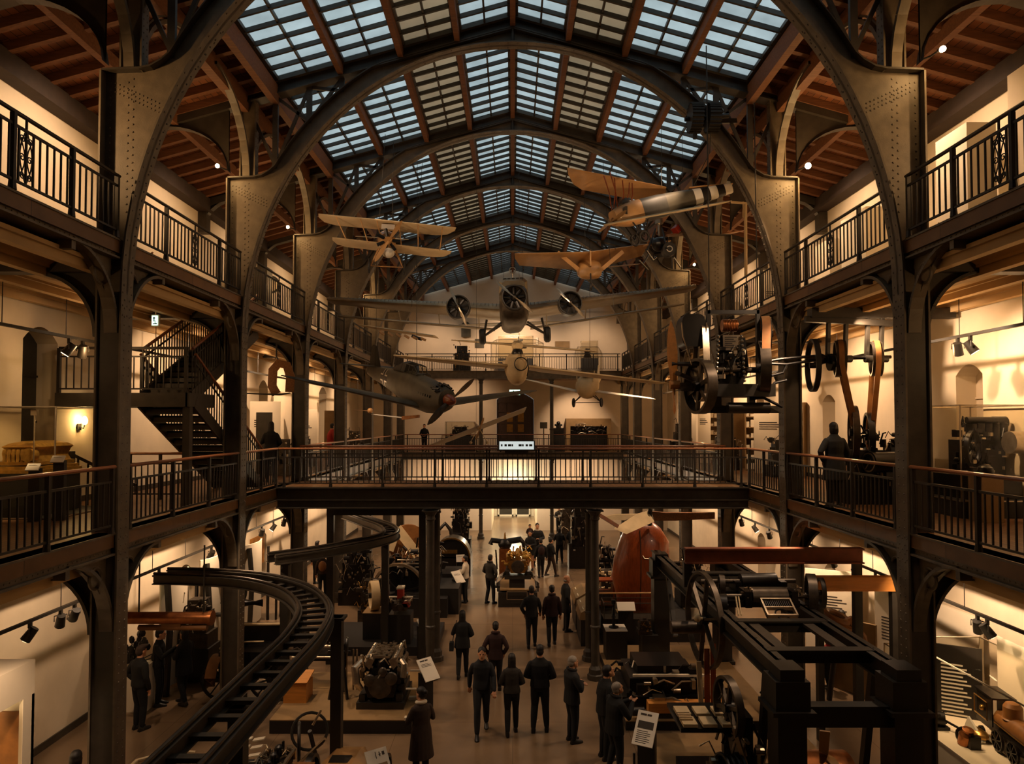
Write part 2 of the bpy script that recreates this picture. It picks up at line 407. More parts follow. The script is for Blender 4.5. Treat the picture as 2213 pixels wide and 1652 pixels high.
# gallery floors and vaulted soffits
for s in (-1, 1):
    sd = 'left' if s < 0 else 'right'
    for lev, (zf, zb) in enumerate(((F1, 4.5), (F2, 9.0))):
        mb = MB(); a, b = sorted((s * 6.05, s * XW)); mb.box(a, b, YB, YF, zb, zf)
        struct('floor_gallery_%s_%d' % (sd, lev + 1), mb, 'gallery_boards', smooth=0)
        # soffit: three long shallow vaults between ribs
        mb = MB(); xs = [6.35, 7.25, 8.15, 9.05]; zc = zb - .02
        for i in range(3):
            for k in range(8):
                t0, t1 = k / 8, (k + 1) / 8
                f = lambda t: (s * (xs[i] + .06 + (xs[i + 1] - xs[i] - .12) * t), zc - .2 + .16 * (1 - (2 * t - 1) ** 2))
                p, q = f(t0), f(t1); mb.face([(p[0], 2, p[1]), (q[0], 2, q[1]), (q[0], YF, q[1]), (p[0], YF, p[1])])
        o = struct('ceiling_gallery_%s_%d' % (sd, lev + 1), mb, 'vault', smooth=40)
        for x in xs:
            r = MB(); r.box(s * x - .07, s * x + .07, 2, YF, zc - .32, zc - .16); r.box(s * x - .12, s * x + .12, 2, YF, zc - .2, zc - .14); struct('ceiling_rib', r, 'vault', o, smooth=0)
# far end galleries
for lev, (zf, zb) in enumerate(((F1, 4.45), (F2, 8.9))):
    mb = MB(); mb.box(-6.05, 6.05, 38.35, YF, zb, zf); struct('floor_gallery_end_%d' % (lev + 1), mb, 'gallery_boards', smooth=0)
    mb = MB(); mb.box(-6.0, 6.0, 38.28, 38.36, zb - .05, zf + .02); mb.box(-6.0, 6.0, 38.2, 38.45, zb - .1, zb - .05); mb.box(-6.0, 6.0, 38.2, 38.45, zf, zf + .03)
    struct('beam_gallery_end_%d' % (lev + 1), mb, 'steel_paint', smooth=0)

# roof: boards, rafters, purlins
mb = MB(); 
for s in (-1, 1):
    mb.box(min(s * 5.4, s * 5.3), max(s * 5.4, s * 5.3), 1, YF, zroof(5.35) - .02, zroof(5.35) + .1)
    z0, z1 = zroof(5.4) + .02, zroof(XW + .1) + .02
    mb.face([(s * 5.4, YB, z0), (s * 5.4, YF, z0), (s * (XW + .1), YF, z1), (s * (XW + .1), YB, z1)])
    mb.face([(0, YB, 15.75), (0, 5.85, 15.75), (s * 5.4, 5.85, zroof(5.4) + .15), (s * 5.4, YB, zroof(5.4) + .15)])
ceil = struct('ceiling', mb, 'roof_boards', smooth=0)
for s in (-1, 1):
    r = MB(); y = 5.9
    while y < YF - .1:
        r.beam((s * 5.4, y, zroof(5.4) - .07), (s * XW, y, zroof(XW) - .07), .12, .16); y += .56
    struct('rafters', r, 'rafter_wood', ceil, smooth=0)
    for x, w, h in ((5.36, .16, .34), (6.05, .2, .34), (7.6, .14, .2)):
        p = MB(); p.box(s * x - w / 2, s * x + w / 2, 5, YF, zroof(x) - .14 - h, zroof(x) - .08); struct('purlin', p, 'rafter_wood', ceil, smooth=0)
    p = MB(); x = s * 9.02; p.box(x - .16, x + .16, 5, YF, 12.66, 12.95); p.box(x - .2, x + .17, 5, YF, 12.56, 12.68); struct('wall_plate', p, 'plate_wood', ceil, smooth=0)
r = MB()
for x in (-3.87, -2.52, -1.25, 0, 1.25, 2.52, 3.87):
    r.box(x - .06, x + .06, 5.85, YF, zroof(x) - .26, zroof(x) - .01)
struct('skylight_purlins', r, 'rafter_wood', ceil, smooth=0)
# skylight windows, one per opening between purlins and arches
BANDS = [(.08, 1.18, 'sky_glass'), (1.32, 2.45, 'dusty_glass'), (2.6, 3.8, 'sky_glass'), (3.94, 5.26, 'sky_glass')]
YA = [6.0] + [y + .15 for y in YK[:6]] + [YF]
nw = NWIN
for b in range(len(YA) - 1):
    ya, yb = YA[b] + .22, YA[b + 1] - .2
    nrow = max(2, round((yb - ya) / .47))
    for s in (-1, 1):
        for (x0, x1, gm) in BANDS:
            nw += 1; fr = MB()
            for k in range(nrow + 1):
                y = ya + (yb - ya) * k / nrow; w = .05 if 0 < k < nrow else .09
                fr.beam((s * x0, y, zroof(x0) - .035), (s * x1, y, zroof(x1) - .035), w, .09)
            for x in (x0, (x0 + x1) / 2, x1): 
                w = .02 if x == (x0 + x1) / 2 else .04
                fr.box(s * x - w, s * x + w, ya, yb, zroof(x) - .06, zroof(x) + .02)
            o = struct('window_%d' % nw, fr, 'steel_dark', smooth=0)
            p = MB(); p.face([(s * x0, ya, zroof(x0) + .03), (s * x1, ya, zroof(x1) + .03), (s * x1, yb, zroof(x1) + .03), (s * x0, yb, zroof(x0) + .03)])
            struct('pane', p, gm, o, smooth=0)
# closing strips between skylight fields
mb = MB()
for y in YA[:-1]:
    for s in (-1, 1): mb.face([(0, y - .24, zroof(0) + .04), (0, y + .26, zroof(0) + .04), (s * 5.45, y + .26, zroof(5.45) + .04), (s * 5.45, y - .24, zroof(5.45) + .04)])
for x in (0, 1.25, 2.52, 3.87, 5.33):
    for s in (-1, 1): mb.face([(s * x - .09, 5.8, zroof(x) + .045), (s * x + .09, 5.8, zroof(x) + .045), (s * x + .09, YF, zroof(x) + .045), (s * x - .09, YF, zroof(x) + .045)])
struct('roof_flashing', mb, 'roof_iron', ceil, smooth=0)

# ---------------------------------------------------------------- columns
def quarter(mb, c, sx, rx, rz, th, w, plane, n=10):
    """bracket: a curved rib from a vertical face up to a soffit. c = (corner point); plane 'y' or 'x' direction sx"""
    pts = []
    for k in range(n + 1):
        t = pi / 2 * k / n
        a, z = rx * (1 - cos(t)), -rz * (1 - sin(t)); pts.append((a, z))
    out = [c[1 if plane == 'y' else 0] + sx * a for a, z in pts]
    P3 = [(c[0], o_, c[2] + z) if plane == 'y' else (o_, c[1], c[2] + z) for o_, (a, z) in zip(out, pts)]
    mb.sweep(P3, [(-w / 2, -th), (w / 2, -th), (w / 2, th * .4), (-w / 2, th * .4)], up=(1, 0, 0) if False else (0, 0, 1) if False else ((1, 0, 0) if plane == 'y' else (0, 1, 0))) if False else None
    # flange strip
    for k in range(n):
        p, q = V(P3[k]), V(P3[k + 1]); e = V((w / 2, 0, 0)) if plane == 'y' else V((0, w / 2, 0))
        dz = (q - p).normalized(); nn = dz.cross(e.normalized()); nn.normalize(); nn *= th
        mb.f.append([mb.pt(p - e), mb.pt(p + e), mb.pt(q + e), mb.pt(q - e)])
        mb.f.append([mb.pt(p - e + nn), mb.pt(q - e + nn), mb.pt(q + e + nn), mb.pt(p + e + nn)])
        mb.f.append([mb.pt(p - e), mb.pt(q - e), mb.pt(q - e + nn), mb.pt(p - e + nn)])
        mb.f.append([mb.pt(p + e), mb.pt(p + e + nn), mb.pt(q + e + nn), mb.pt(q + e)])
    return P3
def web(mb, P3, corner, th, plane):
    """thin plate between a curved rib and its corner, pierced by a ring"""
    A = [V(p) for p in P3]; c = V(corner); e = V((th / 2, 0, 0)) if plane == 'y' else V((0, th / 2, 0))
    # hole around the middle of the corner field
    return A, c, e
def column(s, k):
    Yc = YK[k] + .15; x0, x1 = 6.0, 6.4
    o = thing('steel_column', '%s riveted steel column from the camera on the %s of the nave' % (ORD[k], SIDE[s]), 'column', (s * 6.2, Yc, 0), 'nave columns', 'structure')
    S = lambda a, b: sorted((s * a, s * b))
    m1 = MB(); a, b = S(x0, x0 + .03); m1.box(a, b, Yc - .16, Yc + .16, 0, 8.4)                       # nave plate
    # plate continues as the intrados flange of the roof arch
    riv = k < 4
    if riv:
        z = .1
        while z < 8.4:
            for dy in (-.07, .07): m1.rivet((s * x0, Yc + dy, z), (-s, 0, 0), .017)
            z += .13
        for zz in (4.45, 4.62, 4.3, 8.9 - .5, 8.2, 8.05):
            for dy in (-.12, 0, .12): m1.rivet((s * x0, Yc + dy, zz), (-s, 0, 0), .017)
    obj('face_plate', m1, 'steel_paint', o)
    m2 = MB(); a, b = S(x1 - .03, x1); m2.box(a, b, Yc - .16, Yc + .16, 0, 11.86)
    if riv:
        pass
    obj('rear_plate', m2, 'steel_paint', o, smooth=0)
    m3 = MB(); a, b = S(x0 + .03, x1 - .03); m3.box(a, b, Yc - .12, Yc + .12, 0, 8.4)
    a, b = S(x0 + .03, x0 + .08); m3.box(a, b, Yc - .14, Yc + .14, 0, 8.4)
    obj('web_plate', m3, 'steel_dark', o, smooth=0)
    m4 = MB(); a, b = S(5.94, 6.46); m4.box(a, b, Yc - .22, Yc + .22, 0, .35); obj('foot', m4, 'steel_dark', o, smooth=0)
    # longitudinal and transverse brackets below both gallery girders
    for zt in (4.38, 8.92):
        for d in (-1, 1):
            br = MB(); P3 = quarter(br, (s * 6.16, Yc + d * .16, zt), d, 1.05, 1.15, .05, .2, 'y')
            br.box(s * 6.16 - .1, s * 6.16 + .1, min(Yc + d * 1.19, Yc + d * 1.28), max(Yc + d * 1.19, Yc + d * 1.28), zt - .13, zt)
            c = V((s * 6.16, Yc + d * .16, zt)); 
            # spandrel plate with round opening: radial strips between ring and edge
            cr = (Yc + d * .44, zt - .29); R = .15
            N = 24; 
            for q in range(N):
                t0, t1 = 2 * pi * q / N, 2 * pi * (q + 1) / N
                def edge(t):
                    dy, dz = cos(t), sin(t); best = 9
                    if dz > 1e-4: best = min(best, (zt - cr[1]) / dz)
                    if dy * d < -1e-4: best = min(best, (Yc + d * .16 - cr[0]) / dy)
                    lo = R
                    for st in range(60):
                        rr = R + st * .02; yy, zz = cr[0] + dy * rr, cr[1] + dz * rr
                        u = (yy - Yc - d * .16) * d; w_ = zt - zz
                        if u < 0 or w_ < 0: break
                        # outside of curve?
                        if ((1.05 - u) / 1.05) ** 2 + ((1.15 - w_) / 1.15) ** 2 < 1 and u < 1.05 and w_ < 1.15: break
                        lo = rr
                    return min(best, lo)
                e0, e1 = edge(t0), edge(t1)
                br.face([(s * 6.16, cr[0] + cos(t0) * R, cr[1] + sin(t0) * R), (s * 6.16, cr[0] + cos(t1) * R, cr[1] + sin(t1) * R),
                         (s * 6.16, cr[0] + cos(t1) * e1, cr[1] + sin(t1) * e1), (s * 6.16, cr[0] + cos(t0) * e0, cr[1] + sin(t0) * e0)])
            br.ring((s * 6.16, cr[0], cr[1]), (1, 0, 0), R, .025, 20, 6)
            obj('girder_bracket', br, 'steel_paint', o)
        br = MB(); P3 = quarter(br, (s * 6.4, Yc, zt - .2), s, .95, 1.0, .05, .26, 'x')
        c = (s * 6.4, Yc, zt - .2)
        for q in range(len(P3) - 1): br.face([c, P3[q], P3[q + 1]])
        a, b = S(6.4, XW); br.box(a, b, Yc - .13, Yc + .13, zt - .2, zt + .06)
        obj('transverse_bracket', br, 'steel_dark', o)
    # upper post and its curved brackets
    up = MB(); zt = zroof(6) - .2
    a, b = S(5.78, 5.81); up.box(a, b, Yc - .1, Yc + .1, 11.88, zroof(5.8) - .2)
    a, b = S(5.81, 6.1); up.box(a, b, Yc - .05, Yc + .05, 11.88, zroof(6.0) - .2)
    a, b = S(6.1, 6.13); up.box(a, b, Yc - .1, Yc + .1, 11.88, zroof(6.12) - .2)
    z = 11.95
    while z < 13.6 and k < 4:
        for dy in (-.05, .05): up.rivet((s * 5.78, Yc + dy, z), (-s, 0, 0), .015)
        z += .11
    obj('upper_post', up, 'steel_paint', o)
    for d in (-1, 1):
        br = MB(); quarter(br, (s * 5.98, Yc + d * .1, 13.55), d, 1.75, 1.65, .07, .16, 'y'); 
        P3 = quarter(br, (s * 5.98, Yc + d * .1, 13.62), d, 1.75, 1.65, .03, .03, 'y')
        obj('roof_bracket', br, 'steel_paint', o)
    br = MB(); n = 16; P3 = []
    for q in range(n + 1):
        t = pi * q / n; P3.append((s * (7.75 - 1.35 * cos(t)), Yc, 12.05 + 1.0 * sin(t) - .0 * q))
    for q in range(n):
        p, r_ = V(P3[q]), V(P3[q + 1]); e = V((0, .1, 0))
        zt0, zt1 = zroof(p.x) - .25, zroof(r_.x) - .25
        br.face([p - e, p + e, r_ + e, r_ - e]); 
        br.face([(p.x, Yc - .02, p.z), (r_.x, Yc - .02, r_.z), (r_.x, Yc - .02, zt1), (p.x, Yc - .02, zt0)])
        br.face([(p.x, Yc + .02, p.z), (r_.x, Yc + .02, r_.z), (r_.x, Yc + .02, zt1), (p.x, Yc + .02, zt0)])
    a, b = S(6.2, XW); br.beam((s * 6.1, Yc, zroof(6.1) - .22), (s * XW, Yc, zroof(XW) - .22), .22, .2)
    br.box(min(s * 8.95, s * 9.2), max(s * 8.95, s * 9.2), Yc - .14, Yc + .14, 11.95, 12.55)
    obj('gallery_roof_arch', br, 'steel_dark', o)
    return o
def roof_arch(k):
    Yc = YK[k] + .15
    o = thing('roof_arch', '%s riveted steel roof arch from the camera spanning the nave' % ORD[k], 'roof arch', (0, Yc, 8.4), 'roof arches', 'structure')
    n = 44; tmax = pi / 2
    fl = MB(); pts = []
    for q in range(n + 1):
        t = pi * q / n; pts.append((-6.0 * cos(t), 8.4 + 6.55 * sin(t)))
    # intrados flange
    for q in range(n):
        (xa, za), (xb, zb) = pts[q], pts[q + 1]
        nx, nz = -(zb - za), (xb - xa); L = sqrt(nx * nx + nz * nz); nx, nz = nx / L * .03, nz / L * .03
        A = [(xa, Yc - .16, za), (xa, Yc + .16, za), (xb, Yc + .16, zb), (xb, Yc - .16, zb)]
        fl.face(A[::-1]); B = [(x + nx, y, z + nz) for x, y, z in A]; fl.face(B)
        fl.face([A[0], A[3], B[3], B[0]]); fl.face([A[1], B[1], B[2], A[2]])
        if k < 4:
            for u in (.25, .75):
                for dy in (-.1, .1): fl.rivet((xa + (xb - xa) * u, Yc + dy, za + (zb - za) * u), (-nx, 0, -nz), .018)
    obj('lower_flange', fl, 'steel_paint', o)
    for s in (-1, 1):
        # extrados, from the crown down to the shelf above the column
        ex = []
        for q in range(23):
            t = pi / 2 - (pi / 2 - .62) * q / 22
            x, z = (6.0) * cos(t), 8.4 + 6.55 * sin(t); nx, nz = 6.55 * cos(t), 6.0 * sin(t); L = sqrt(nx * nx + nz * nz)
            th = .34; ex.append((x + nx / L * th, min(z + nz / L * th, zroof(x + nx / L * th) - .27)))
        ex = [p for p in ex if p[0] < 5.12]
        ex += [(5.2, 12.33), (5.32, 12.14), (5.45, 12.02), (5.62, 11.92), (5.8, 11.88), (6.37, 11.86)]
        it = [(6.0 * cos(pi / 2 - pi / 2 * q / 22), 8.4 + 6.55 * sin(pi / 2 - pi / 2 * q / 22)) for q in range(23)]
        poly = [(s * x, z) for x, z in it] + [(s * 6.37, 8.4)] + [(s * x, z) for x, z in ex[::-1]]
        w = MB(); w.prism(poly, Yc - .03, Yc + .03, 'xz')
        if k < 4:
            f = Yc - .03
            z = 8.6
            while z < 11.8:
                w.rivet((s * 6.3, f, z), (0, -1, 0), .018)
                if z > 9.6:
                    w.rivet((s * 6.02, f, z), (0, -1, 0), .018); w.rivet((s * 5.94, f, z + .055), (0, -1, 0), .018)
                z += .12
            for q in range(3, 40):
                t = .05 + q * .022; x, z = 5.93 * cos(t), 8.4 + 6.47 * sin(t)
                if z < 12.6: w.rivet((s * (x - 0), f, z), (0, -1, 0), .016)
            for q in range(12):
                u = q / 11
                for dz in (0, .07, .14): w.rivet((s * (6.22 - .68 * u), f, 11.55 - .32 * u + dz + .02), (0, -1, 0), .016)
            # cover plate edge
            w.box(*sorted((s * 5.5, s * 6.3)), Yc - .036, Yc - .03, 11.68, 11.8) if False else None
        obj('web_plate', w, 'steel_paint', o, smooth=0)
        fx = MB()
        for q in range(len(ex) - 1):
            (xa, za), (xb, zb) = ex[q], ex[q + 1]
            A = [(s * xa, Yc - .16, za), (s * xa, Yc + .16, za), (s * xb, Yc + .16, zb), (s * xb, Yc - .16, zb)]
            fx.face(A); fx.face([(x, y, z + .03) for x, y, z in A]); 
            fx.face([A[0], A[3], (A[3][0], A[3][1], A[3][2] + .03), (A[0][0], A[0][1], A[0][2] + .03)])
        obj('upper_flange', fx, 'steel_dark', o, smooth=30)
        # principal rafter and lattice between arch and roof slope
        pr = MB(); pr.beam((0, Yc, zroof(0) - .15), (s * 6.1, Yc, zroof(6.1) - .15), .2, .26); pr.beam((0, Yc, zroof(0) - .29), (s * 6.1, Yc, zroof(6.1) - .29), .3, .03)
        obj('principal_rafter', pr, 'steel_dark', o, smooth=0)
        la = MB()
        def ez(x):
            for (xa, za), (xb, zb) in zip(ex, ex[1:]):
                if xa <= x <= xb: return za + (zb - za) * (x - xa) / max(1e-6, xb - xa)
            return ex[-1][1]
        for x in (2.9, 3.87, 4.6, 5.36): la.beam((s * x, Yc, ez(x)), (s * x, Yc, zroof(x) - .2), .12, .07)
        for xa, xb in ((3.87, 4.6), (4.6, 5.36)):
            la.beam((s * xa, Yc, ez(xa) + .05), (s * xb, Yc, zroof(xb) - .3), .05, .07); la.beam((s * xb, Yc, ez(xb) + .05), (s * xa, Yc, zroof(xa) - .3), .05, .07)
        la.beam((s * 5.36, Yc, 12.2), (s * 6.0, Yc, zroof(6) - .3), .05, .07)
        obj('lattice', la, 'steel_dark', o, smooth=0)
    c = MB(); c.box(-.05, .05, Yc - .06, Yc + .06, 14.98, 15.4); c.box(-.02, .02, Yc - .14, Yc + .14, 14.98, 15.3); obj('crown_post', c, 'steel_dark', o, smooth=0)
for k in range(7):
    for s in (-1, 1): column(s, k)
for k in range(6): roof_arch(k)

# ---------------------------------------------------------------- gallery girders
YE = [6.0] + YK
def girder(s, lev, k):
    ya, yb = (YE[k] + .31 if k else 6.0), YE[k + 1]
    zt, zb = (F1, 4.41) if lev == 1 else (F2, 8.94)
    m = MB(); S = lambda a, b: sorted((s * a, s * b))
    a, b = S(6.13, 6.19); m.box(a, b, ya, yb, zb, zt)
    a, b = S(6.03, 6.3); m.box(a, b, ya, yb, zb - .03, zb); m.box(a, b, ya, yb, zt - .03, zt)
    a, b = S(6.1, 6.22); m.box(a, b, ya, yb, zb, zb + .08); m.box(a, b, ya, yb, zt - .1, zt - .03)
    if k < 4:
        y = ya + .08
        while y < yb:
            m.rivet((s * 6.1, y, zb + .04), (-s, 0, 0), .013)
            if lev == 2 and int(y * 10) % 10 == 0: m.rivet((s * 6.13, y, zb + .15), (-s, 0, 0), .016)
            y += .1
        for yy in (ya + (yb - ya) * .3, ya + (yb - ya) * .7):
            for i in range(4):
                for dz in (.1, .16, .21): m.rivet((s * 6.13, yy + i * .05, zb + dz - .02), (-s, 0, 0), .014)
    struct('beam_gallery', m, 'steel_paint', label='%s floor gallery girder, %s bay, %s' % (('first', 'second')[lev - 1], ORD[k], SIDE[s]), cat='girder')
    return
for s in (-1, 1):
    for lev in (1, 2):
        for k in range(7): girder(s, lev, k)
# ---------------------------------------------------------------- balustrades, bridge, stairs, lamps
def spiral(c, ax_a, ax_b, r0, turns, sgn, n=22):
    c = V(c); return [c + ax_a * (r0 * (1 - .75 * k / n) * cos(sgn * 2 * pi * turns * k / n)) + ax_b * (r0 * (1 - .75 * k / n) * sin(sgn * 2 * pi * turns * k / n)) for k in range(n + 1)]
def balustrade(p, q, z, style, label, group, posts=2, scroll=None, ends=True):
    p, q = V((p[0], p[1], z)), V((q[0], q[1], z)); L = (q - p).length; d = (q - p) / L; up = V((0, 0, 1)); nrm = d.cross(up)
    o = thing('balustrade', label, 'railing', (p + q) / 2, group)
    wood = style == 'wood'; H, H2, Hb = (1.0, .78, .12) if wood else (.96, .8, .12)
    m = MB()
    if wood: m.sweep([p + up * H, q + up * H], [(.038 * cos(t), .03 * sin(t)) for t in [2 * pi * k / 10 for k in range(10)]])
    else: m.sweep([p + up * H, q + up * H], [(.032 * cos(t), .026 * sin(t)) for t in [2 * pi * k / 8 for k in range(8)]])
    obj('handrail', m, 'handrail_wood' if wood else 'rail_iron', o)
    m = MB(); m.beam(p + up * H2, q + up * H2, .025, .035); m.beam(p + up * Hb, q + up * Hb, .03, .03); obj('cross_rails', m, 'rail_iron', o, smooth=0)
    n = max(2, int(L / .135)); ps = [(i + 1) / (posts + 1) for i in range(posts)]; stops = sorted(ps + ([scroll] if scroll is not None else []) + [1.0]); spans = [MB() for _ in stops]
    for k in range(1, n):
        t = k / n
        if any(abs(t - u) * L < .05 for u in ps) or (scroll is not None and abs(t - scroll) * L < .17): continue
        c = p + d * (t * L); spans[sum(1 for q in stops[:-1] if q < t)].beam(c + up * Hb, c + up * H2, .02, .02, up=nrm)
    for m in spans:
        if m.v: obj('baluster_panel', m, 'rail_iron', o, smooth=0)
    for u in ps + ([.012, .988] if ends else []):
        if scroll is not None and abs(u - scroll) * L < .2: continue
        c = p + d * (u * L); m = MB(); m.beam(c, c + up * (H - .02), .05, .06, up=nrm); m.cyl(c, c + up * .1, .05, .04, 8); obj('post', m, 'rail_iron', o, smooth=0)
    if scroll is not None:
        c = p + d * (scroll * L); m = MB()
        for a in (-.13, 0, .13): m.beam(c + d * a + up * Hb, c + d * a + up * (H2 if a else H + .02), .022, .022, up=nrm)
        for sg in (-1, 1):
            for zc, r in ((.68, .05), (.45, .05), (.22, .05)):
                m.tube(spiral(c + d * (sg * .065) + up * zc, d * sg, up, r, 1.3, 1), .008, 5)
            m.tube([c + d * (sg * (.02 + .09 * abs(sin(t * pi)))) + up * (.16 + .62 * t) for t in [k / 16 for k in range(17)]], .009, 5)
            m.tube([c + d * (sg * (.11 - .09 * abs(sin(t * pi)))) + up * (.2 + .5 * t) for t in [k / 16 for k in range(17)]], .008, 5)
        obj('scroll_panel', m, 'rail_iron', o)
    return o
BY0, BY1 = 17.82, 19.85
for s in (-1, 1):
    for k in range(7):
        ya, yb = (YE[k] + .34 if k else 6.05), YE[k + 1] - .03
        lab = 'iron balustrade with wooden handrail, first floor, %s bay on the %s'
        g1, g2 = 'first floor balustrades', 'second floor balustrades'
        x = s * 6.05
        if k == 2:
            balustrade((x, ya), (x, BY0), F1, 'wood', 'short iron balustrade between second column and footbridge, first floor, ' + SIDE[s], g1, 1)
            if yb - BY1 > .2: balustrade((x, BY1), (x, yb), F1, 'wood', 'very short iron balustrade just behind the footbridge, first floor, ' + SIDE[s], g1, 0)
        else: balustrade((x, ya), (x, yb), F1, 'wood', lab % (ORD[k], SIDE[s]), g1, 2)
        balustrade((x, ya), (x, yb), F2, 'iron', 'all iron balustrade with scroll panel, second floor, %s bay on the %s' % (ORD[k], SIDE[s]), g2, 3, .5 if k else .55)
balustrade((-5.95, 38.3), (5.95, 38.3), F1, 'wood', 'long balustrade across the far end of the nave, first floor', 'end balustrades', 8)
balustrade((-5.95, 38.3), (5.95, 38.3), F2, 'iron', 'long balustrade across the far end of the nave, second floor', 'end balustrades', 7)
# footbridge
o = thing('footbridge', 'steel footbridge crossing the nave at first floor level', 'footbridge', (0, (BY0 + BY1) / 2, 4.2))
m = MB(); m.box(-6.0, 6.0, BY0 + .04, BY1 - .04, 4.5, F1); obj('deck', m, 'gallery_boards', o, smooth=0)
for nm, y in (('girder', BY0), ('girder', BY1)):
    sg = 1 if y == BY0 else -1; m = MB(); m.box(-6.02, 6.02, y, y + .05 * sg, 4.2, 4.74) if sg > 0 else m.box(-6.02, 6.02, y - .05, y, 4.2, 4.74)
    for z, w in ((4.2, .1), (4.4, .05), (4.71, .08)): m.box(-6.02, 6.02, y - w, y + w, z, z + .03)
    x = -5.9
    while x < 5.9: m.rivet((x, y - .001, 4.36), (0, -1, 0), .014); x += .12
    obj(nm, m, 'steel_dark', o, smooth=0)
m = MB()
for x in (-4.5, -3, -1.5, 0, 1.5, 3, 4.5): m.box(x - .06, x + .06, BY0 + .06, BY1 - .06, 4.24, 4.5)
obj('cross_beams', m, 'steel_dark', o, smooth=0)
balustrade((-6.0, BY0 + .02), (6.0, BY0 + .02), F1, 'wood', 'balustrade on the near edge of the footbridge, holding the lit panel', 'footbridge balustrades', 8)
balustrade((-6.0, BY1 - .02), (6.0, BY1 - .02), F1, 'wood', 'balustrade on the far edge of the footbridge', 'footbridge balustrades', 8)
o = thing('information_panel', 'pale lit information panel tilted on the footbridge handrail', 'panel', (.1, BY0 - .02, 5.62))
m = MB(); m.T = Matrix.Translation((.1, BY0 - .06, 5.8)) @ Matrix.Rotation(1.15, 4, 'X') ; m.box(-.47, .47, -.13, .13, -.02, .02); obj('frame', m, 'steel_dark', o, smooth=0)
m2 = MB(); m2.T = m.T; m2.box(-.44, .44, -.11, .11, .02, .024); obj('screen', m2, 'screen', o, smooth=0)
m2 = MB(); m2.T = m.T
for i in range(9):
    if i not in (4,): m2.box(-.4 + i * .09, -.36 + i * .09 + .02 * (i % 3), -.03, .03, .024, .026)
obj('text', m2, 'ink', o, smooth=0)
m2 = MB(); m2.box(-.2, .4, BY0 - .05, BY0 + .05, 5.6, 5.68); obj('bracket', m2, 'steel_dark', o, smooth=0)
# columns below the bridge and below the end galleries
def iron_column(x, y, z0, z1, label, kind=None):
    o = thing('iron_column', label, 'column', (x, y, z0), 'slender iron columns', 'structure')
    m = MB(); m.cyl((x, y, z0 + .3), (x, y, z1 - .25), .105, .095, 16); obj('shaft', m, 'steel_dark', o)
    m = MB(); m.lathe([(.2, 0), (.2, .12), (.16, .14), (.16, .26), (.12, .32), (.1, .36)], (x, y, z0), n=8); obj('foot', m, 'steel_dark', o, smooth=20)
    m = MB(); m.lathe([(.1, 0), (.13, .03), (.11, .08), (.11, .12), (.17, .22), (.2, .26)], (x, y, z1 - .26), n=12); m.box(x - .2, x + .2, y - .2, y + .2, z1 - .03, z1); m.lathe([(.1, 0), (.125, .03), (.125, .06), (.1, .09)], (x, y, z0 + 1.25), n=14); obj('capital', m, 'steel_dark', o, smooth=25)
for s, nm in ((-1, 'engine'), (1, 'wooden hull')):
    iron_column(s * 2.06, 17.5, 0, 4.2, 'slender iron column under the near edge of the footbridge, %s side' % nm)
    iron_column(s * 2.06, 18.85, 0, 4.2, 'slender iron column under the far edge of the footbridge, %s side' % nm)
for x, nm in ((-1.75, 'printing machine'), (2.15, 'loom')):
    iron_column(x, 38.3, 0, 4.4, 'slender iron column by the far passage, %s side, ground floor' % nm)
    iron_column(x, 38.3, F1, 8.8, 'slender iron column by the dark double door, %s side, first floor' % nm)

# staircase
ZL = 6.97
o = thing('staircase', 'dark steel staircase with two flights meeting at a railed landing', 'staircase', (-7.2, 14.2, F1))
m = MB(); m.box(-9.15, -6.5, 13.9, 15.0, ZL - .04, ZL); m.box(-9.15, -6.5, 13.86, 13.94, ZL - .26, ZL + .02); m.box(-6.54, -6.46, 13.86, 15.0, ZL - .26, ZL + .02); m.box(-9.15, -6.5, 14.9, 15.0, ZL - .26, ZL); obj('landing', m, 'steel_dark', o, smooth=0)
m = MB(); m.box(-6.62, -6.48, 13.92, 14.06, F1, ZL - .1); obj('landing_post', m, 'steel_dark', o, smooth=0)
def flight(x0, x1, y0, y1, za, zb, name):
    m = MB()
    for x in (x0, x1): m.beam((x, y0, za - .06), (x, y1, zb - .06), .05, .26)
    f = obj(name, m, 'steel_dark', o, smooth=0)
    n = 13; t = MB()
    for k in range(1, n):
        u = k / n; y, z = y0 + (y1 - y0) * u, za + (zb - za) * u; t.box(x0, x1, y - .13, y + .13, z - .03, z)
        t.box(x0, x1, y - .13, y - .11, z - .14, z)
    obj('treads', t, 'steel_dark', f, smooth=0)
    h = MB()
    for x in (x0, x1): h.tube([(x, y0, za + .92), (x, y1, zb + .92)], .032, 8)
    obj('handrail', h, 'handrail_wood', f)
    b = MB()
    for x in (x0, x1):
        for k in range(0, 31):
            u = k / 30; y, z = y0 + (y1 - y0) * u, za + (zb - za) * u; b.beam((x, y, z), (x, y, z + .9), .02, .02, up=(1, 0, 0))
        b.beam((x, y0, za + .74), (x, y1, zb + .74), .025, .03)
    obj('balusters', b, 'rail_iron', f, smooth=0)
flight(-7.5, -6.5, 14.05, 17.6, ZL, ZL + 1.75, 'upper_flight'); flight(-7.6, -6.48, 14.15, 18.1, ZL - .1, F1, 'lower_flight')
m = MB(); m.beam((-9.1, 13.9, ZL + .92), (-6.5, 13.9, ZL + .92), .05, .05); m.beam((-9.1, 13.9, ZL + .75), (-6.5, 13.9, ZL + .75), .025, .03); m.beam((-9.1, 13.9, ZL + .1), (-6.5, 13.9, ZL + .1), .025, .03)
for k in range(18): x = -9.1 + k * .15; m.beam((x, 13.9, ZL + .1), (x, 13.9, ZL + .75), .02, .02, up=(0, 1, 0))
for x in (-9.1, -7.7, -6.55): m.box(x - .03, x + .03, 13.87, 13.93, ZL, ZL + .92)
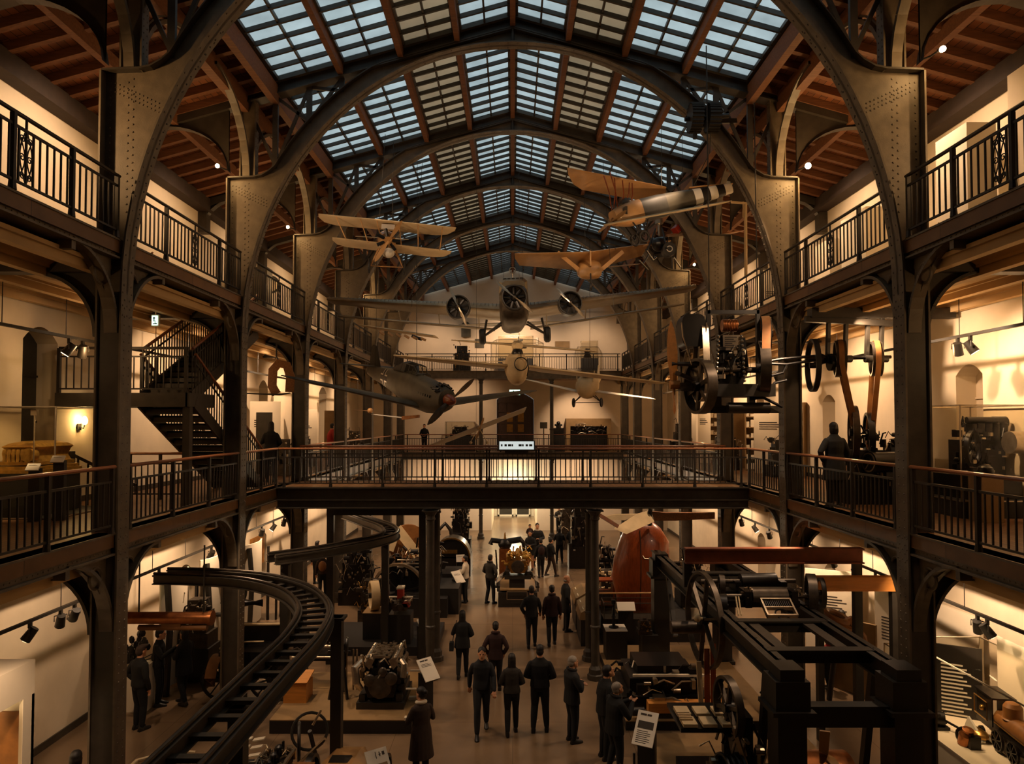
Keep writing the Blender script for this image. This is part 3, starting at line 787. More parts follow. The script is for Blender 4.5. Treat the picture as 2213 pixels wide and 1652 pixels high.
obj('landing_balustrade', m, 'rail_iron', o, smooth=0)
balustrade((-8.35, 15.15), (-7.0, 15.15), F1, 'wood', 'short balustrade around the stairwell behind the steel staircase foot', None, 1)
o = thing('stair_rail', 'dark descending stair rail with square newel by the wall lamp', 'railing', (-8.6, 14.0, F1))
m = MB(); m.box(-8.95, -8.8, 13.85, 13.99, F1, F1 + 1.1); obj('newel', m, 'steel_black', o, smooth=0)
m = MB(); m.beam((-8.95, 13.92, F1 + 1.1), (-7.9, 14.6, F1 + .35), .08, .06); obj('handrail', m, 'steel_black', o, smooth=0)
m = MB()
for k in range(1, 7): u = k / 7; m.beam((-8.9 + u, 13.92 + .68 * u, F1), (-8.9 + u, 13.92 + .68 * u, F1 + 1.1 - .75 * u), .03, .03, up=(1, 0, 0))
obj('balusters', m, 'rail_iron', o, smooth=0)

# wall sconce
def sconce(loc, s, label):
    o = thing('wall_sconce', label, 'lamp', loc); x, y, z = loc
    m = MB(); m.box(min(x, x - s * .02), max(x, x - s * .02), y - .06, y + .06, z - .12, z + .02); m.tube([(x, y, z - .05), (x - s * .1, y, z - .08), (x - s * .12, y, z)], .012, 6); obj('bracket', m, 'steel_black', o)
    m = MB(); m.lathe([(.02, 0), (.05, .04), (.055, .1), (.03, .16), (.0, .18)], (x - s * .12, y, z), n=12); obj('bulb', m, 'lamp_hot', o)
sconce((-9.18, 14.7, 6.35), -1, 'glowing wall sconce on the plaster wall beside the steel staircase')
point((-8.9, 14.7, 6.45), 5, (1, .6, .2), .06)

# track lighting
def spotlight(p, aim, label, group, lit=True):
    p = V(p); d = (V(aim) - p).normalized(); o = thing('spotlight', label, 'spotlight', p, group)
    h = p - V((0, 0, .2)); m = MB(); m.cyl(h - d * .12, h + d * .12, .07, .085, 12); obj('lamp_head', m, 'steel_black', o)
    m = MB(); m.beam(p, p - V((0, 0, .1)), .05, .05, up=(1, 0, 0)); a = d.cross(V((0, 0, 1))).normalized(); m.tube([h + a * .1, h + a * .1 + V((0, 0, .1)), h - a * .1 + V((0, 0, .1)), h - a * .1], .01, 6); obj('yoke', m, 'steel_black', o)
    m = MB(); m.cyl(h + d * .12, h + d * .125, .07, .07, 12); obj('lens', m, 'lamp_warm' if lit else 'steel_black', o)
    return o
tr_n = 0
for s in (-1, 1):
    for z, lev, ht in ((3.0, 'ground floor', 4.2), (7.95, 'first floor', 8.75)):
        o = thing('lighting_track', 'long black lighting track hung under the %s ceiling, %s' % (lev, SIDE[s]), 'lighting track', (s * 8.2, 22, z))
        m = MB(); m.box(s * 8.2 - .03, s * 8.2 + .03, 8, 38, z, z + .05); obj('track_bar', m, 'steel_black', o, smooth=0)
        m = MB(); y = 9.5
        while y < 38: m.cyl((s * 8.2, y, z + .05), (s * 8.2, y, ht), .008, n=6); y += 1.6
        obj('hanger_rods', m, 'steel_black', o)
    o = thing('cable_duct', 'long boxed cable duct under the ground floor ceiling, ' + SIDE[s], 'duct', (s * 8.6, 22, 3.4))
    m = MB(); m.box(s * 8.6 - .16, s * 8.6 + .16, 8, 38, 3.42, 3.66); obj('duct_body', m, 'vault', o, smooth=0)
    m = MB(); y = 9
    while y < 38:
        for dx in (-.14, .14): m.cyl((s * 8.6 + dx, y, 3.6), (s * 8.6 + dx, y, 4.25), .008, n=6)
        y += 2
    obj('duct_hangers', m, 'steel_black', o)
BAYW = ['first bay', 'second bay', 'third bay', 'fourth bay', 'fifth bay', 'sixth bay', 'seventh bay']
def bay(y): return BAYW[max(0, min(6, sum(1 for q in YK if y > q)))]
for s in (-1, 1):
    for z, lev, ys in ((3.0, 'ground floor', {-1: (11.9, 12.7, 13.1, 16.2, 19.0, 22.8, 23.9, 25.0, 27.5, 31), 1: (12.1, 12.35, 15.8, 16.7, 17.9, 22.3, 23.6, 25.0, 26.6, 31)}[s]),
                       (7.95, 'first floor', {-1: (12.8, 13.2, 20.6, 26.9, 32.5), 1: (12.4, 12.75, 21.5, 27.0, 32.5)}[s])):
        for i, y in enumerate(ys):
            nth = sum(1 for q in ys[:i] if bay(q) == bay(y))
            spotlight((s * 8.2, y, z), (s * (9.2 if i % 2 == 0 else 8.8), y + (.6 if i % 3 else -.5), z - 1.6), '%s black spotlight on the %s track of the %s, %s' % (ORD[nth], lev, SIDE[s], bay(y)), 'track spotlights', lit=(i % 3 != 2))
# bare lamps high on the columns
for s, k in ((1, 0), (1, 1), (-1, 2), (-1, 4), (1, 3), (-1, 1)):
    y = YK[k] - .35; p = V((s * 6.45, y, 12.0))
    o = thing('column_lamp', 'small bright lamp high on the %s column of the %s' % (ORD[k], SIDE[s]), 'lamp', p, 'column lamps')
    m = MB(); m.sph(p, .065 if (s, k) == (1, 1) else .045, 12, 8); obj('bulb', m, 'lamp_hot', o)
    m = MB(); m.tube([p + V((0, .05, .02)), p + V((0, .3, .05)), p + V((-s * .06, .38, .05))], .015, 6); m.cyl(p + V((0, .03, 0)), p + V((0, .1, .03)), .04, .03, 10); obj('bracket', m, 'steel_black', o)
    point(p + V((0, -.12, -.05)), 26 if (s, k) == (1, 1) else 10, (1, .56, .2), .07)
# exit signs
def exit_sign(p, w, h, label, yaw=0):
    o = thing('exit_sign', label, 'sign', p); x, y, z = p
    m = MB(); m.box(x - w / 2 - .02, x + w / 2 + .02, y, y + .06, z - .02, z + h + .02); m.box(x - .01, x + .01, y + .02, y + .04, z + h, z + h + .15); obj('housing', m, 'white_paint', o, smooth=0)
    m = MB(); m.box(x - w / 2, x + w / 2, y - .01, y, z, z + h); obj('lit_face', m, 'exit_green', o, smooth=0)
    m = MB(); u = h / 10
    m.prism([(x - w * .3, z + u * 2), (x + w * .02, z + u * 2), (x + w * .02, z + u * 5), (x + w * .12, z + u * 5), (x + w * .12, z + u * 2.2), (x + w * .4, z + u * 2.2), (x + w * .4, z + u), (x - w * .3, z + u)], y - .014, y - .011, 'xz'); m.cyl((x - w * .12, y - .014, z + u * 7.5), (x - w * .12, y - .011, z + u * 7.5), u * 1.1, n=10); m.box(x - w * .2, x - w * .04, y - .014, y - .011, z + u * 4, z + u * 6.4)
    obj('pictogram', m, 'black_paint', o, smooth=0)
exit_sign((-7.45, 14.4, 8.42), .12, .2, 'small green exit sign hanging above the steel staircase')
exit_sign((.12, YF - .3, 8.02), .62, .3, 'green lit exit sign above the dark double door')
# ---------------------------------------------------------------- hanging aircraft
def basis(o, fwd, roll=0.0, up=(0, 0, 1)):
    """local frame: x forward, y to the pilot's left, z up"""
    f = V(fwd).normalized(); y = V(up).cross(f).normalized(); z = f.cross(y)
    y2 = y * cos(roll) + z * sin(roll); z2 = -y * sin(roll) + z * cos(roll)
    return Matrix(((f.x, y2.x, z2.x, o[0]), (f.y, y2.y, z2.y, o[1]), (f.z, y2.z, z2.z, o[2]), (0, 0, 0, 1)))
def LM(T): m = MB(); m.T = T; return m
AF = [(0, 0), (.02, .035), (.1, .075), (.3, .1), (.6, .07), (1, .004), (1, -.004), (.6, -.02), (.3, -.03), (.1, -.03), (.02, -.02)]
def airfoil(le, chord, thick, xdir=(-1, 0, 0), zdir=(0, 0, 1)):
    le, xd, zd = V(le), V(xdir), V(zdir); return [le + xd * (c * chord) + zd * (t * thick * 10) for c, t in AF]
def wing(m, secs, xdir=(-1, 0, 0)):
    """secs: (leading edge point, chord, thickness)"""
    m.loft([airfoil(le, c, th, xdir) for le, c, th in secs]); return m
def ell(x, w, h, zc=0.0, n=18, p=1.0):
    out = []
    for k in range(n):
        t = 2 * pi * k / n; c, s_ = cos(t), sin(t)
        out.append(V((x, w * math.copysign(abs(c) ** p, c), zc + h * math.copysign(abs(s_) ** p, s_))))
    return out
def blade(m, c, ax, d, L, w, th=.03, n=8):
    """one propeller blade from hub c along d, axis ax"""
    c, ax, d = V(c), V(ax).normalized(), V(d).normalized(); a = ax.cross(d).normalized(); secs = []
    for k in range(n + 1):
        u = k / n; ww = w * (.45 + 1.1 * u) if u < .5 else w * (1.0 * sqrt(max(.02, 1 - ((u - .5) / .5) ** 2.2))); tw = .7 * (1 - u) + .12
        e = a * cos(tw) + ax * sin(tw); q = ax * cos(tw) - a * sin(tw); p = c + d * (L * u)
        secs.append([p + e * ww * .5, p + q * th * .5 * (1.1 - u), p - e * ww * .5, p - q * th * .5 * (1.1 - u)])
    m.loft(secs)
def radial_engine(par, T, c, R, prop_dir, L, matp='bright_steel'):
    c = V(c); m = LM(T); m.disc(c - V((.1, 0, 0)), (1, 0, 0), R * .9, R, .34, 28); m.ring(c + V((.07, 0, 0)), (1, 0, 0), R * .95, R * .06, 28, 8)
    cow = obj('engine_cowl', m, 'steel_black', par)
    m = LM(T)
    for k in range(9):
        t = 2 * pi * k / 9 + .2; d = V((0, cos(t), sin(t)))
        m.cyl(c - V((.08, 0, 0)) + d * R * .3, c - V((.08, 0, 0)) + d * R * .84, R * .15, n=8)
        m.cyl(c - V((.03, 0, 0)) + d * R * .3, c - V((.05, 0, 0)) + d * R * .8, R * .02, n=5)
    m.cyl(c - V((.25, 0, 0)), c + V((.02, 0, 0)), R * .36, R * .25, 16); obj('cylinders', m, 'machine_black', cow)
    m = LM(T); h = c + V((.1, 0, 0)); m.cyl(c, h + V((.05, 0, 0)), R * .14, R * .09, 12)
    a = V((0, cos(prop_dir), sin(prop_dir))); blade(m, h, (1, 0, 0), a, L, .1); blade(m, h, (1, 0, 0), -a, L, .1)
    obj('propeller', m, matp, par)
def wire(par, pts, name='suspension_wire', r=.007, mt='steel_black'):
    m = MB(); m.tube(pts, r, 5); return obj(name, m, mt, par)

# --- three engined corrugated airliner, seen head on
T = basis((.05, 20.5, 10.02), (0.02, -1, .02), roll=.038)
o = thing('trimotor_airplane', 'three engined grey metal airliner with corrugated skin hanging high over the footbridge', 'airplane', T @ V((-2, 0, 0)))
m = LM(T)
m.loft([ell(x, w, h, z, 20, .6) for x, w, h, z in ((.0, .34, .34, .08), (-.15, .42, .5, .0), (-.5, .45, .6, -.06), (-1.6, .44, .58, -.04), (-3.4, .4, .5, .02), (-5.2, .26, .34, .12), (-6.9, .06, .2, .22))])
obj('fuselage', m, 'machine_grey', o, smooth=50)
m = LM(T)   # cockpit housing
m.loft([[V((x, y * w, z * h + zb)) for y, z in ((-1, 0), (-1, .75), (-.7, 1), (.7, 1), (1, .75), (1, 0))] for x, w, h, zb in ((-.3, .34, .24, .42), (-.5, .43, .48, .32), (-1.4, .44, .5, .3), (-2.2, .38, .25, .3))])
ck = obj('cockpit', m, 'duralumin', o, smooth=20)
m = LM(T)
for k in range(5): y = -.3 + k * .125; m.beam((-.4, y, .7), (-.4, y + .1, .7), .02, .13)
obj('cockpit_windows', m, 'steel_black', ck, smooth=0)
for sg in (1, -1):
    m = LM(T); secs = []
    for u in [0, .1, .25, .5, .75, .95, 1]:
        y = sg * (.35 + 5.55 * u); secs.append((V((-.75 - .75 * u, y, -.12 + .66 * u)), 2.1 - 1.25 * u, .27 * (1 - u * .6)))
    wing(m, secs); wg = obj('wing', m, 'duralumin', o, smooth=50)
    m = LM(T)   # corrugation ridges on the skin and the separate trailing flap
    for k in range(46):
        u = (k + .5) / 46; y = sg * (.35 + 5.55 * u); ch = 2.1 - 1.25 * u; th = .27 * (1 - u * .6); x0 = -.75 - .75 * u; z0 = -.12 + .66 * u
        m.tube([V((x0 - c * ch, y, z0 + t * th * 10 + .004)) for c, t in AF[1:5]], .012, 4)
    obj('corrugation', m, 'duralumin', wg)
    m = LM(T); wing(m, [(V((-2.75 - .25 * u - .0, sg * (.6 + 5.3 * u), -.42 + .68 * u)), .4 - .14 * u, .05) for u in (0, .5, 1)])
    for u in (.1, .35, .6, .85): m.beam((-2.5 - .1 * u, sg * (.6 + 5.3 * u), -.1 + .62 * u), (-2.8 - .25 * u, sg * (.6 + 5.3 * u), -.42 + .68 * u), .03, .05)
    obj('flap', m, 'duralumin', o, smooth=50)
    m = LM(T); m.loft([ell(x, r, r, z, 14) for x, r, z in ((-.3, .3, -.16), (-.6, .33, -.18), (-1.2, .24, -.16), (-1.9, .05, -.1))]); 
    for q in range(len(m.v)): pass
    m2 = MB(); m2.f = m.f; mv = Matrix.Translation(T.to_3x3() @ V((0, sg * 1.68, .06))); m2.v = [tuple(mv @ V(p)) for p in m.v]; obj('nacelle', m2, 'steel_black', o, smooth=50)
    radial_engine(o, T, (-.25, sg * 1.68, -.1), .36, {1: 1.15, -1: 2.25}[sg] if False else (2.3 if sg > 0 else 1.95), .62)
    # fixed undercarriage
    m = LM(T); w0 = V((-.9, sg * .96, -.92))
    m.tube([V((-.9, sg * .4, -.5)), w0], .035, 6); m.tube([V((-1.3, sg * .4, -.52)), w0], .03, 6); m.tube([V((-.9, sg * .85, -.4)), w0], .04, 6); obj('undercarriage_strut', m, 'steel_dark', o)
    m = LM(T); m.lathe([(.05, -.1), (.2, -.1), (.25, -.05), (.25, .05), (.2, .1), (.05, .1)], w0 + V((0, sg * .04, 0)), (0, 1, 0), 20); obj('wheel', m, 'rubber', o)
    m = LM(T); m.loft([airfoil((-5.9, sg * .1, .3), .9, .05), airfoil((-6.2, sg * 2.0, .34), .45, .03)]); obj('tailplane', m, 'duralumin', o)
radial_engine(o, T, (.1, 0, .06), .37, 2.4, .7)
m = LM(T); m.loft([airfoil((-6.0, 0, .25), 1.0, .04, zdir=(0, 1, 0)), airfoil((-6.4, 0, 1.25), .5, .03, zdir=(0, 1, 0))]); obj('fin', m, 'machine_grey', o)
m = LM(T); m.cyl((-.8, 0, .72), (-.8, 0, 1.0), .012, n=6); m.ring((-.8, 0, 1.1), (1, 0, 0), .09, .015, 14, 5); obj('loop_antenna', m, 'bright_steel', o)
for x, y in ((-3.1, 21.2), (3.1, 21.2), (-.35, 26.4), (.4, 26.4)): wire(o, [V((x, y, 9.9 + (.5 if y > 25 else .05))), V((x * .9, y, zroof(x) - .3))])

# --- dark single engined fighter
nose, tail = P(975, 868, 19.4), P(795, 806, 24.0)
T = basis(nose, nose - tail, roll=-.02)
o = thing('fighter_airplane', 'dark camouflaged fighter with black cross on its flank, nose dipped towards the footbridge', 'airplane', T @ V((-2, 0, 0)))
secs = ((-.18, .16, .16, .02), (-.24, .27, .3, .0), (-.6, .33, .42, -.05), (-1.2, .37, .5, -.06), (-1.9, .38, .53, -.03), (-2.6, .37, .5, .02), (-3.4, .31, .4, .06), (-4.3, .21, .3, .08), (-5.2, .12, .22, .08), (-5.75, .05, .14, .1))
m = LM(T); m.loft([ell(x, w, h, z, 22, .85) for x, w, h, z in secs]); obj('fuselage', m, 'camo', o, smooth=50)
m = LM(T); m.lathe([(.17, -.2), (.165, -.1), (.13, .05), (.07, .16), (.02, .2)], (0, 0, .02), (1, 0, 0), 20); obj('spinner', m, 'red_wood', o)
m = LM(T)
for t in (2.55, 2.55 + 2 * pi / 3, 2.55 + 4 * pi / 3):
    pass
for t in (-2.3, .75): blade(m, (-.05, 0, .02), (1, 0, 0), (0, cos(t), sin(t)), .95, .2, .05)
obj('propeller', m, 'machine_grey', o)
m = LM(T); random.seed(3)
for k in range(14):
    a = .4 + random.random() * 2.3; m.tube([V((-.28 - random.random() * .3, .3 * cos(a), .36 * sin(a))), V((-.35 - random.random() * .4, .36 * cos(a + .2), .42 * sin(a + .2))), V((-.7, .3 * cos(a), .38 * sin(a)))], .03, 6)
obj('exposed_engine', m, 'machine_black', o)
m = LM(T)
for sg in (1, -1):
    for k in range(6): m.box(-1.35 + k * .13, -1.27 + k * .13, sg * .34 - .03, sg * .34 + .03, -.02, .05)
obj('exhaust_stubs', m, 'steel_black', o)
m = LM(T); m.loft([[V((x, y * w, zb + z * h)) for y, z in ((-1, 0), (-.8, .8), (0, 1), (.8, .8), (1, 0))] for x, w, h, zb in ((-1.75, .22, .03, .46), (-2.05, .25, .3, .46), (-2.8, .25, .32, .46), (-3.4, .18, .06, .44))]); cn = obj('canopy', m, 'case_glass', o, smooth=20)
m = LM(T)
for x in (-1.78, -2.05, -2.3, -2.55, -2.8): h = .3 if x < -1.9 else .05; m.tube([V((x, y * .26, .46 + z * (h + .02))) for y, z in ((-1, 0), (-.8, .8), (0, 1), (.8, .8), (1, 0))], .014, 5)
for y, z in ((-.8, .8), (0, 1), (.8, .8)): m.tube([V((-1.75, y * .22, .46 + .03 * z)), V((-2.05, y * .25, .46 + .31 * z)), V((-2.8, y * .25, .46 + .33 * z)), V((-3.4, y * .18, .5))], .012, 5)
obj('canopy_frame', m, 'camo_dark', cn)
m = LM(T); m.loft([[V((x, y * w, zb + z * h)) for y, z in ((-1, 0), (-.8, .8), (0, 1), (.8, .8), (1, 0))] for x, w, h, zb in ((-2.55, .255, .31, .46), (-2.8, .26, .33, .46), (-3.5, .2, .08, .42))]); obj('tarpaulin', m, 'camo_dark', o, smooth=20)
for sg in (1, -1):
    m = LM(T); wing(m, [(V((-1.25 - .25 * u, sg * (.25 + 3.95 * u), -.4 + .64 * u)), 1.7 - 1.0 * u, .17 * (1 - .7 * u)) for u in (0, .12, .3, .6, .9)] + [(V((-1.62, sg * 4.22, .24)), .2, .02)], (-1, 0, -.1))
    obj('wing', m, 'camo', o, smooth=50)
    m = LM(T); wing(m, [(V((-5.0, sg * .08, .3)), .5, .04), (V((-5.15, sg * 1.25, .3)), .28, .02)]); obj('tailplane', m, 'camo', o)
m = LM(T); m.loft([airfoil((-4.75, 0, .25), .95, .05, zdir=(0, 1, 0)), airfoil((-5.15, 0, .9), .55, .03, zdir=(0, 1, 0)), airfoil((-5.3, 0, 1.0), .3, .02, zdir=(0, 1, 0))]); obj('fin', m, 'camo_dark', o)
# cross markings laid on the skin, pilot's right flank faces the hall
def skin_y(x, z, sg):
    for a, b in zip(secs, secs[1:]):
        if b[0] <= x <= a[0]:
            t = (a[0] - x) / (a[0] - b[0]); w, h, zc = (a[i] + (b[i] - a[i]) * t for i in (1, 2, 3)); break
    s_ = min(.999, abs((z - zc) / h)) ** (1 / .85); return sg * (w * (sqrt(1 - s_ * s_) ** .85) + .006)
def decal(m, x0, x1, z0, z1, sg, off=0.0):
    n = 6
    for i in range(n):
        for j in range(n):
            xa, xb = x0 + (x1 - x0) * i / n, x0 + (x1 - x0) * (i + 1) / n; za, zb = z0 + (z1 - z0) * j / n, z0 + (z1 - z0) * (j + 1) / n
            m.face([V((x, skin_y(x, z, sg) + sg * off, z)) for x, z in ((xa, za), (xb, za), (xb, zb), (xa, zb))])
mb_, mw = LM(T), LM(T)
xc, zc = -3.95, .08
for sg in (1, -1):
    decal(mb_, xc - .07, xc + .07, zc - .27, zc + .27, sg, .002); decal(mb_, xc - .3, xc + .3, zc - .07, zc + .07, sg, .002)
    for a in (-1, 1):
        for b in (-1, 1):
            decal(mw, *sorted((xc + a * .075, xc + a * .12)), *sorted((zc + b * .075, zc + b * .28)), sg, .004)
            decal(mw, *sorted((xc + a * .075, xc + a * .31)), *sorted((zc + b * .075, zc + b * .12)), sg, .004)
obj('cross_marking', mb_, 'black_paint', o, smooth=0); obj('cross_edging', mw, 'white_paint', o, smooth=0)
for x, y in ((-2.9, 20.9), (-4.6, 23.3)): wire(o, [V((x, y, 7.6 if y < 22 else 8.2)), V((x, y, zroof(x) - .3))])

# --- cream sailplane with parasol wing on a pylon
T = basis((P(1122, 790, 23.3)), (.12, -1, -.05), roll=-.0)
o = thing('sailplane', 'cream sailplane with egg shaped pod and small parasol wing, facing the footbridge', 'airplane', T @ V((-1, 0, 0)))
m = LM(T); m.loft([ell(x, w, h, z, 18) for x, w, h, z in ((.0, .05, .05, -.05), (-.06, .2, .26, -.06), (-.25, .33, .46, -.06), (-.6, .41, .6, -.08), (-1.2, .38, .5, .0), (-2.2, .2, .25, .1), (-3.6, .09, .12, .2), (-5.0, .05, .07, .3))]); obj('pod', m, 'linen', o, smooth=50)
m = LM(T); m.ring((-.0, .06, .05), (1, 0, .1), .22, .02, 24, 6); m.tube([V((-.1, .28, .2)), V((-.05, .33, -.1)), V((-.2, .3, -.35))], .02, 5); m.tube([V((0, .06, .27)), V((-.3, .1, .45))], .015, 5); obj('nose_ring', m, 'steel_black', o)
m = LM(T); m.sph((-.5, 0, .42), (.26, .2, .2), 14, 8); obj('pilot_fairing', m, 'machine_black', o)
m = LM(T); m.loft([ell(x, w, h, z, 14) for x, w, h, z in ((-.35, .1, .1, .68), (-.5, .2, .18, .7), (-.9, .16, .16, .72), (-1.2, .04, .05, .74))]); m.tube([V((-.5, .17, .35)), V((-.5, .15, .68))], .025, 6); m.tube([V((-.5, -.17, .35)), V((-.5, -.15, .68))], .025, 6); obj('pylon', m, 'linen', o, smooth=50)
lt, rt = P(850, 768, 23.0), P(1446, 829, 24.2)
Ti = T.inverted()
for nm, tip, sg in (('wing', lt, -1), ('wing', rt, 1)):
    tp = Ti @ tip; m = LM(T); sgy = 1 if tp.y > 0 else -1
    r0 = V((-.35, sgy * .25, -.02)); wing(m, [(r0.lerp(tp + V((.1, 0, 0)), u), (.62 if u == 0 else .95) - .45 * u, .1 * (1 - .5 * u)) for u in (0, .15, .5, .9)] + [(tp + V((0, 0, 0)), .2, .02)], (-1, 0, -.12)); obj(nm, m, 'linen', o, smooth=50)
a, b = Ti @ P(976, 735, 23.9), Ti @ P(1292, 760, 23.9); m = LM(T); wing(m, [(a, .3, .02), (a.lerp(b, .1), .5, .045), (a.lerp(b, .5) + V((.05, 0, .0)), .6, .06), (a.lerp(b, .9), .5, .045), (b, .3, .02)]); obj('parasol_wing', m, 'linen', o, smooth=50)
for sg in (1, -1): m = LM(T); wing(m, [(V((-4.5, sg * .05, .3)), .5, .03), (V((-4.6, sg * .9, .3)), .3, .02)]); obj('tailplane', m, 'linen', o)
wire(o, [P(1122, 742, 23.6), V((P(1122, 742, 23.6).x, 23.6, 15.2))])

# --- small cream monoplane
T = basis(P(1262, 838, 26.4), (-.35, -1, -.12), roll=.0)
Ti = T.inverted()
o = thing('light_airplane', 'small cream light airplane with wheels, beside the sailplane wing', 'airplane', T @ V((-.6, 0, 0)))
m = LM(T); m.loft([ell(x, w, h, z, 16) for x, w, h, z in ((.0, .12, .1, -.1), (-.12, .3, .3, -.1), (-.5, .46, .48, .0), (-1.0, .38, .44, .04), (-1.8, .2, .26, .1), (-2.9, .06, .1, .2))]); obj('fuselage', m, 'linen', o, smooth=50)
m = LM(T); m.sph((-.5, 0, .46), (.28, .2, .12), 12, 8); obj('cockpit', m, 'machine_black', o)
for px, py in ((1136, 821), (1414, 863)):
    tp = Ti @ P(px, py, 26.8); sg = 1 if tp.y > 0 else -1; m = LM(T); r0 = V((-.3, sg * .34, -.2)); wing(m, [(r0.lerp(tp, u), .72 - .2 * u, .09 * (1 - .5 * u)) for u in (0, .4, .9)] + [(tp, .4, .02)], (-1, 0, -.1)); obj('wing', m, 'linen_white', o, smooth=50)
for sg in (1, -1):
    m = LM(T); c = V((-.5, sg * .55, -.62)); m.tube([V((-.4, sg * .25, -.35)), c], .02, 6); m.tube([V((-.8, sg * .2, -.3)), c], .02, 6); obj('wheel_strut', m, 'steel_dark', o)
    m = LM(T); m.ring(c, (0, 1, 0), .15, .035, 20, 8); m.cyl(c - V((0, .02, 0)), c + V((0, .02, 0)), .13, n=16); obj('wheel', m, 'rubber', o)
    m = LM(T); wing(m, [(V((-2.5, sg * .05, .2)), .45, .03), (V((-2.6, sg * .8, .2)), .3, .015)]); obj('tailplane', m, 'linen', o)
m = LM(T); m.cyl((-.5, -.55, -.62), (-.5, .55, -.62), .018, n=6); obj('axle', m, 'steel_dark', o)
m = LM(T); m.loft([airfoil((-2.3, 0, .2), .6, .03, zdir=(0, 1, 0)), airfoil((-2.6, 0, .75), .3, .02, zdir=(0, 1, 0))]); obj('fin', m, 'linen_white', o)
m = LM(T)
for sg in (1, -1): m.tube([V((-.2, sg * .3, .2)), V((-.3, sg * .36, .62))], .02, 6)
m.face([V((-.3, .3, .2)), V((-.3, .36, .62)), V((-.6, .2, .35))]); obj('windscreen_strut', m, 'linen', o)
wire(o, [P(1275, 822, 26.8), V((P(1275, 822, 26.8).x, 26.8, 14.6))])

# --- white slanting model glider with wooden propeller
a, b = P(918, 966, 21.0), P(1138, 880, 21.4)
T = basis(P(1035, 925, 21.2), (.15, -1, -.1)); Ti = T.inverted()
o = thing('model_glider', 'white model airplane with steeply slanting wing just behind the footbridge', 'airplane', a.lerp(b, .5))
m = LM(T); wing(m, [(Ti @ a, .34, .02), (Ti @ a.lerp(b, .5), .42, .03), (Ti @ b, .4, .025)], (-1, 0, -.5)); obj('wing', m, 'white_paint', o, smooth=50)
m = LM(T); m.loft([ell(x, r, r, 0, 10) for x, r in ((.25, .03), (.0, .06), (-.6, .05), (-1.5, .02))]); obj('fuselage', m, 'varnish', o)
m = LM(T); blade(m, (.28, 0, 0), (1, 0, 0), (0, .35, 1), .36, .07); blade(m, (.28, 0, 0), (1, 0, 0), (0, -.35, -1), .36, .07); obj('propeller', m, 'varnish', o)
m = LM(T); 
for sg in (-1, 1): m.tube([V((0, 0, 0)), V((.05, sg * .25, -.42))], .012, 5); m.sph((.05, sg * .25, -.45), .05, 8, 6)
obj('undercarriage', m, 'linen', o)
wire(o, [a.lerp(b, .5), V((a.lerp(b, .5).x, 21.2, 14.5))], r=.004)

# --- yellowed biplane under the roof, staircase side
T = basis(P(838, 520, 17.6), (.25, -1, -.25)); Ti = T.inverted()
o = thing('biplane', 'old biplane with yellowed fabric wings hanging under the roof on the staircase side', 'airplane', T @ V((-.8, 0, 0)))
def slab_wing(o, T, a, b, ch, mt, name, xd=(-1, 0, -.32)):
    m = LM(T); Ti = T.inverted(); a, b = Ti @ a, Ti @ b; s_ = [(a.lerp(b, 0), ch * .35, .015), (a.lerp(b, .04), ch * .8, .03), (a.lerp(b, .12), ch, .04), (a.lerp(b, .5), ch, .045), (a.lerp(b, .88), ch, .04), (a.lerp(b, .96), ch * .8, .03), (b, ch * .35, .015)]
    wing(m, s_, xd); return obj(name, m, mt, o, smooth=50)
uw = slab_wing(o, T, P(688, 462, 17.1), P(986, 492, 17.5), .68, 'linen', 'upper_wing')
lw = slab_wing(o, T, P(718, 513, 17.4), P(976, 543, 17.8), .62, 'linen', 'lower_wing')
m = LM(T); m.loft([ell(x, w, h, z, 14, .8) for x, w, h, z in ((.15, .12, .14, -.05), (.05, .2, .22, -.05), (-.6, .22, .26, 0), (-1.6, .14, .18, .05), (-2.7, .04, .08, .1))]); obj('fuselage', m, 'varnish', o)
m = LM(T); m.sph((.05, .02, -.3), (.22, .16, .14), 12, 8); m.box(-.2, .15, -.16, .16, .28, .4); obj('engine_cowl', m, 'white_paint', o)
m = LM(T)
for k in range(7): t = k / 7 * 2 * pi; m.cyl((.12, .1 * cos(t), .1 * sin(t)), (.12, .3 * cos(t), .3 * sin(t)), .045, n=8)
obj('rotary_engine', m, 'machine_black', o)
m = LM(T); blade(m, (.25, 0, -.02), (1, 0, 0), (0, .5, .8), .62, .12); blade(m, (.25, 0, -.02), (1, 0, 0), (0, -.5, -.8), .62, .12); obj('propeller', m, 'varnish', o)
for u in (.12, .3, .42, .58, .72, .9):
    for dy in (.05, .5): m = MB(); m.tube([P(690 + 296 * u, 464 + 30 * u, 17.1 + .4 * u + dy), P(718 + 258 * u, 516 + 30 * u, 17.4 + .4 * u + dy)], .014, 5); obj('wing_strut', m, 'varnish', o)
m = LM(T)
for sg in (1, -1): c = V((-.15, sg * .42, -.66)); m.tube([V((-.1, sg * .2, -.2)), c], .02, 5); m.tube([V((-.5, sg * .2, -.2)), c], .02, 5)
m.cyl((-.15, -.42, -.66), (-.15, .42, -.66), .015, n=6); obj('undercarriage', m, 'varnish', o)
for sg in (1, -1):
    m = LM(T); m.ring((-.15, sg * .45, -.66), (0, 1, 0), .17, .03, 18, 6); m.cyl((-.15, sg * .44, -.66), (-.15, sg * .46, -.66), .15, n=14); obj('wheel', m, 'rubber', o)
    m = LM(T); wing(m, [(V((-2.3, sg * .03, .1)), .55, .02), (V((-2.4, sg * .75, .1)), .4, .015)]); obj('tailplane', m, 'linen', o)
wire(o, [P(820, 475, 17.5), P(832, 425, 17.5) + V((0, 0, 1.6))]); wire(o, [P(848, 478, 17.6), P(850, 425, 17.6) + V((0, 0, 1.4))])

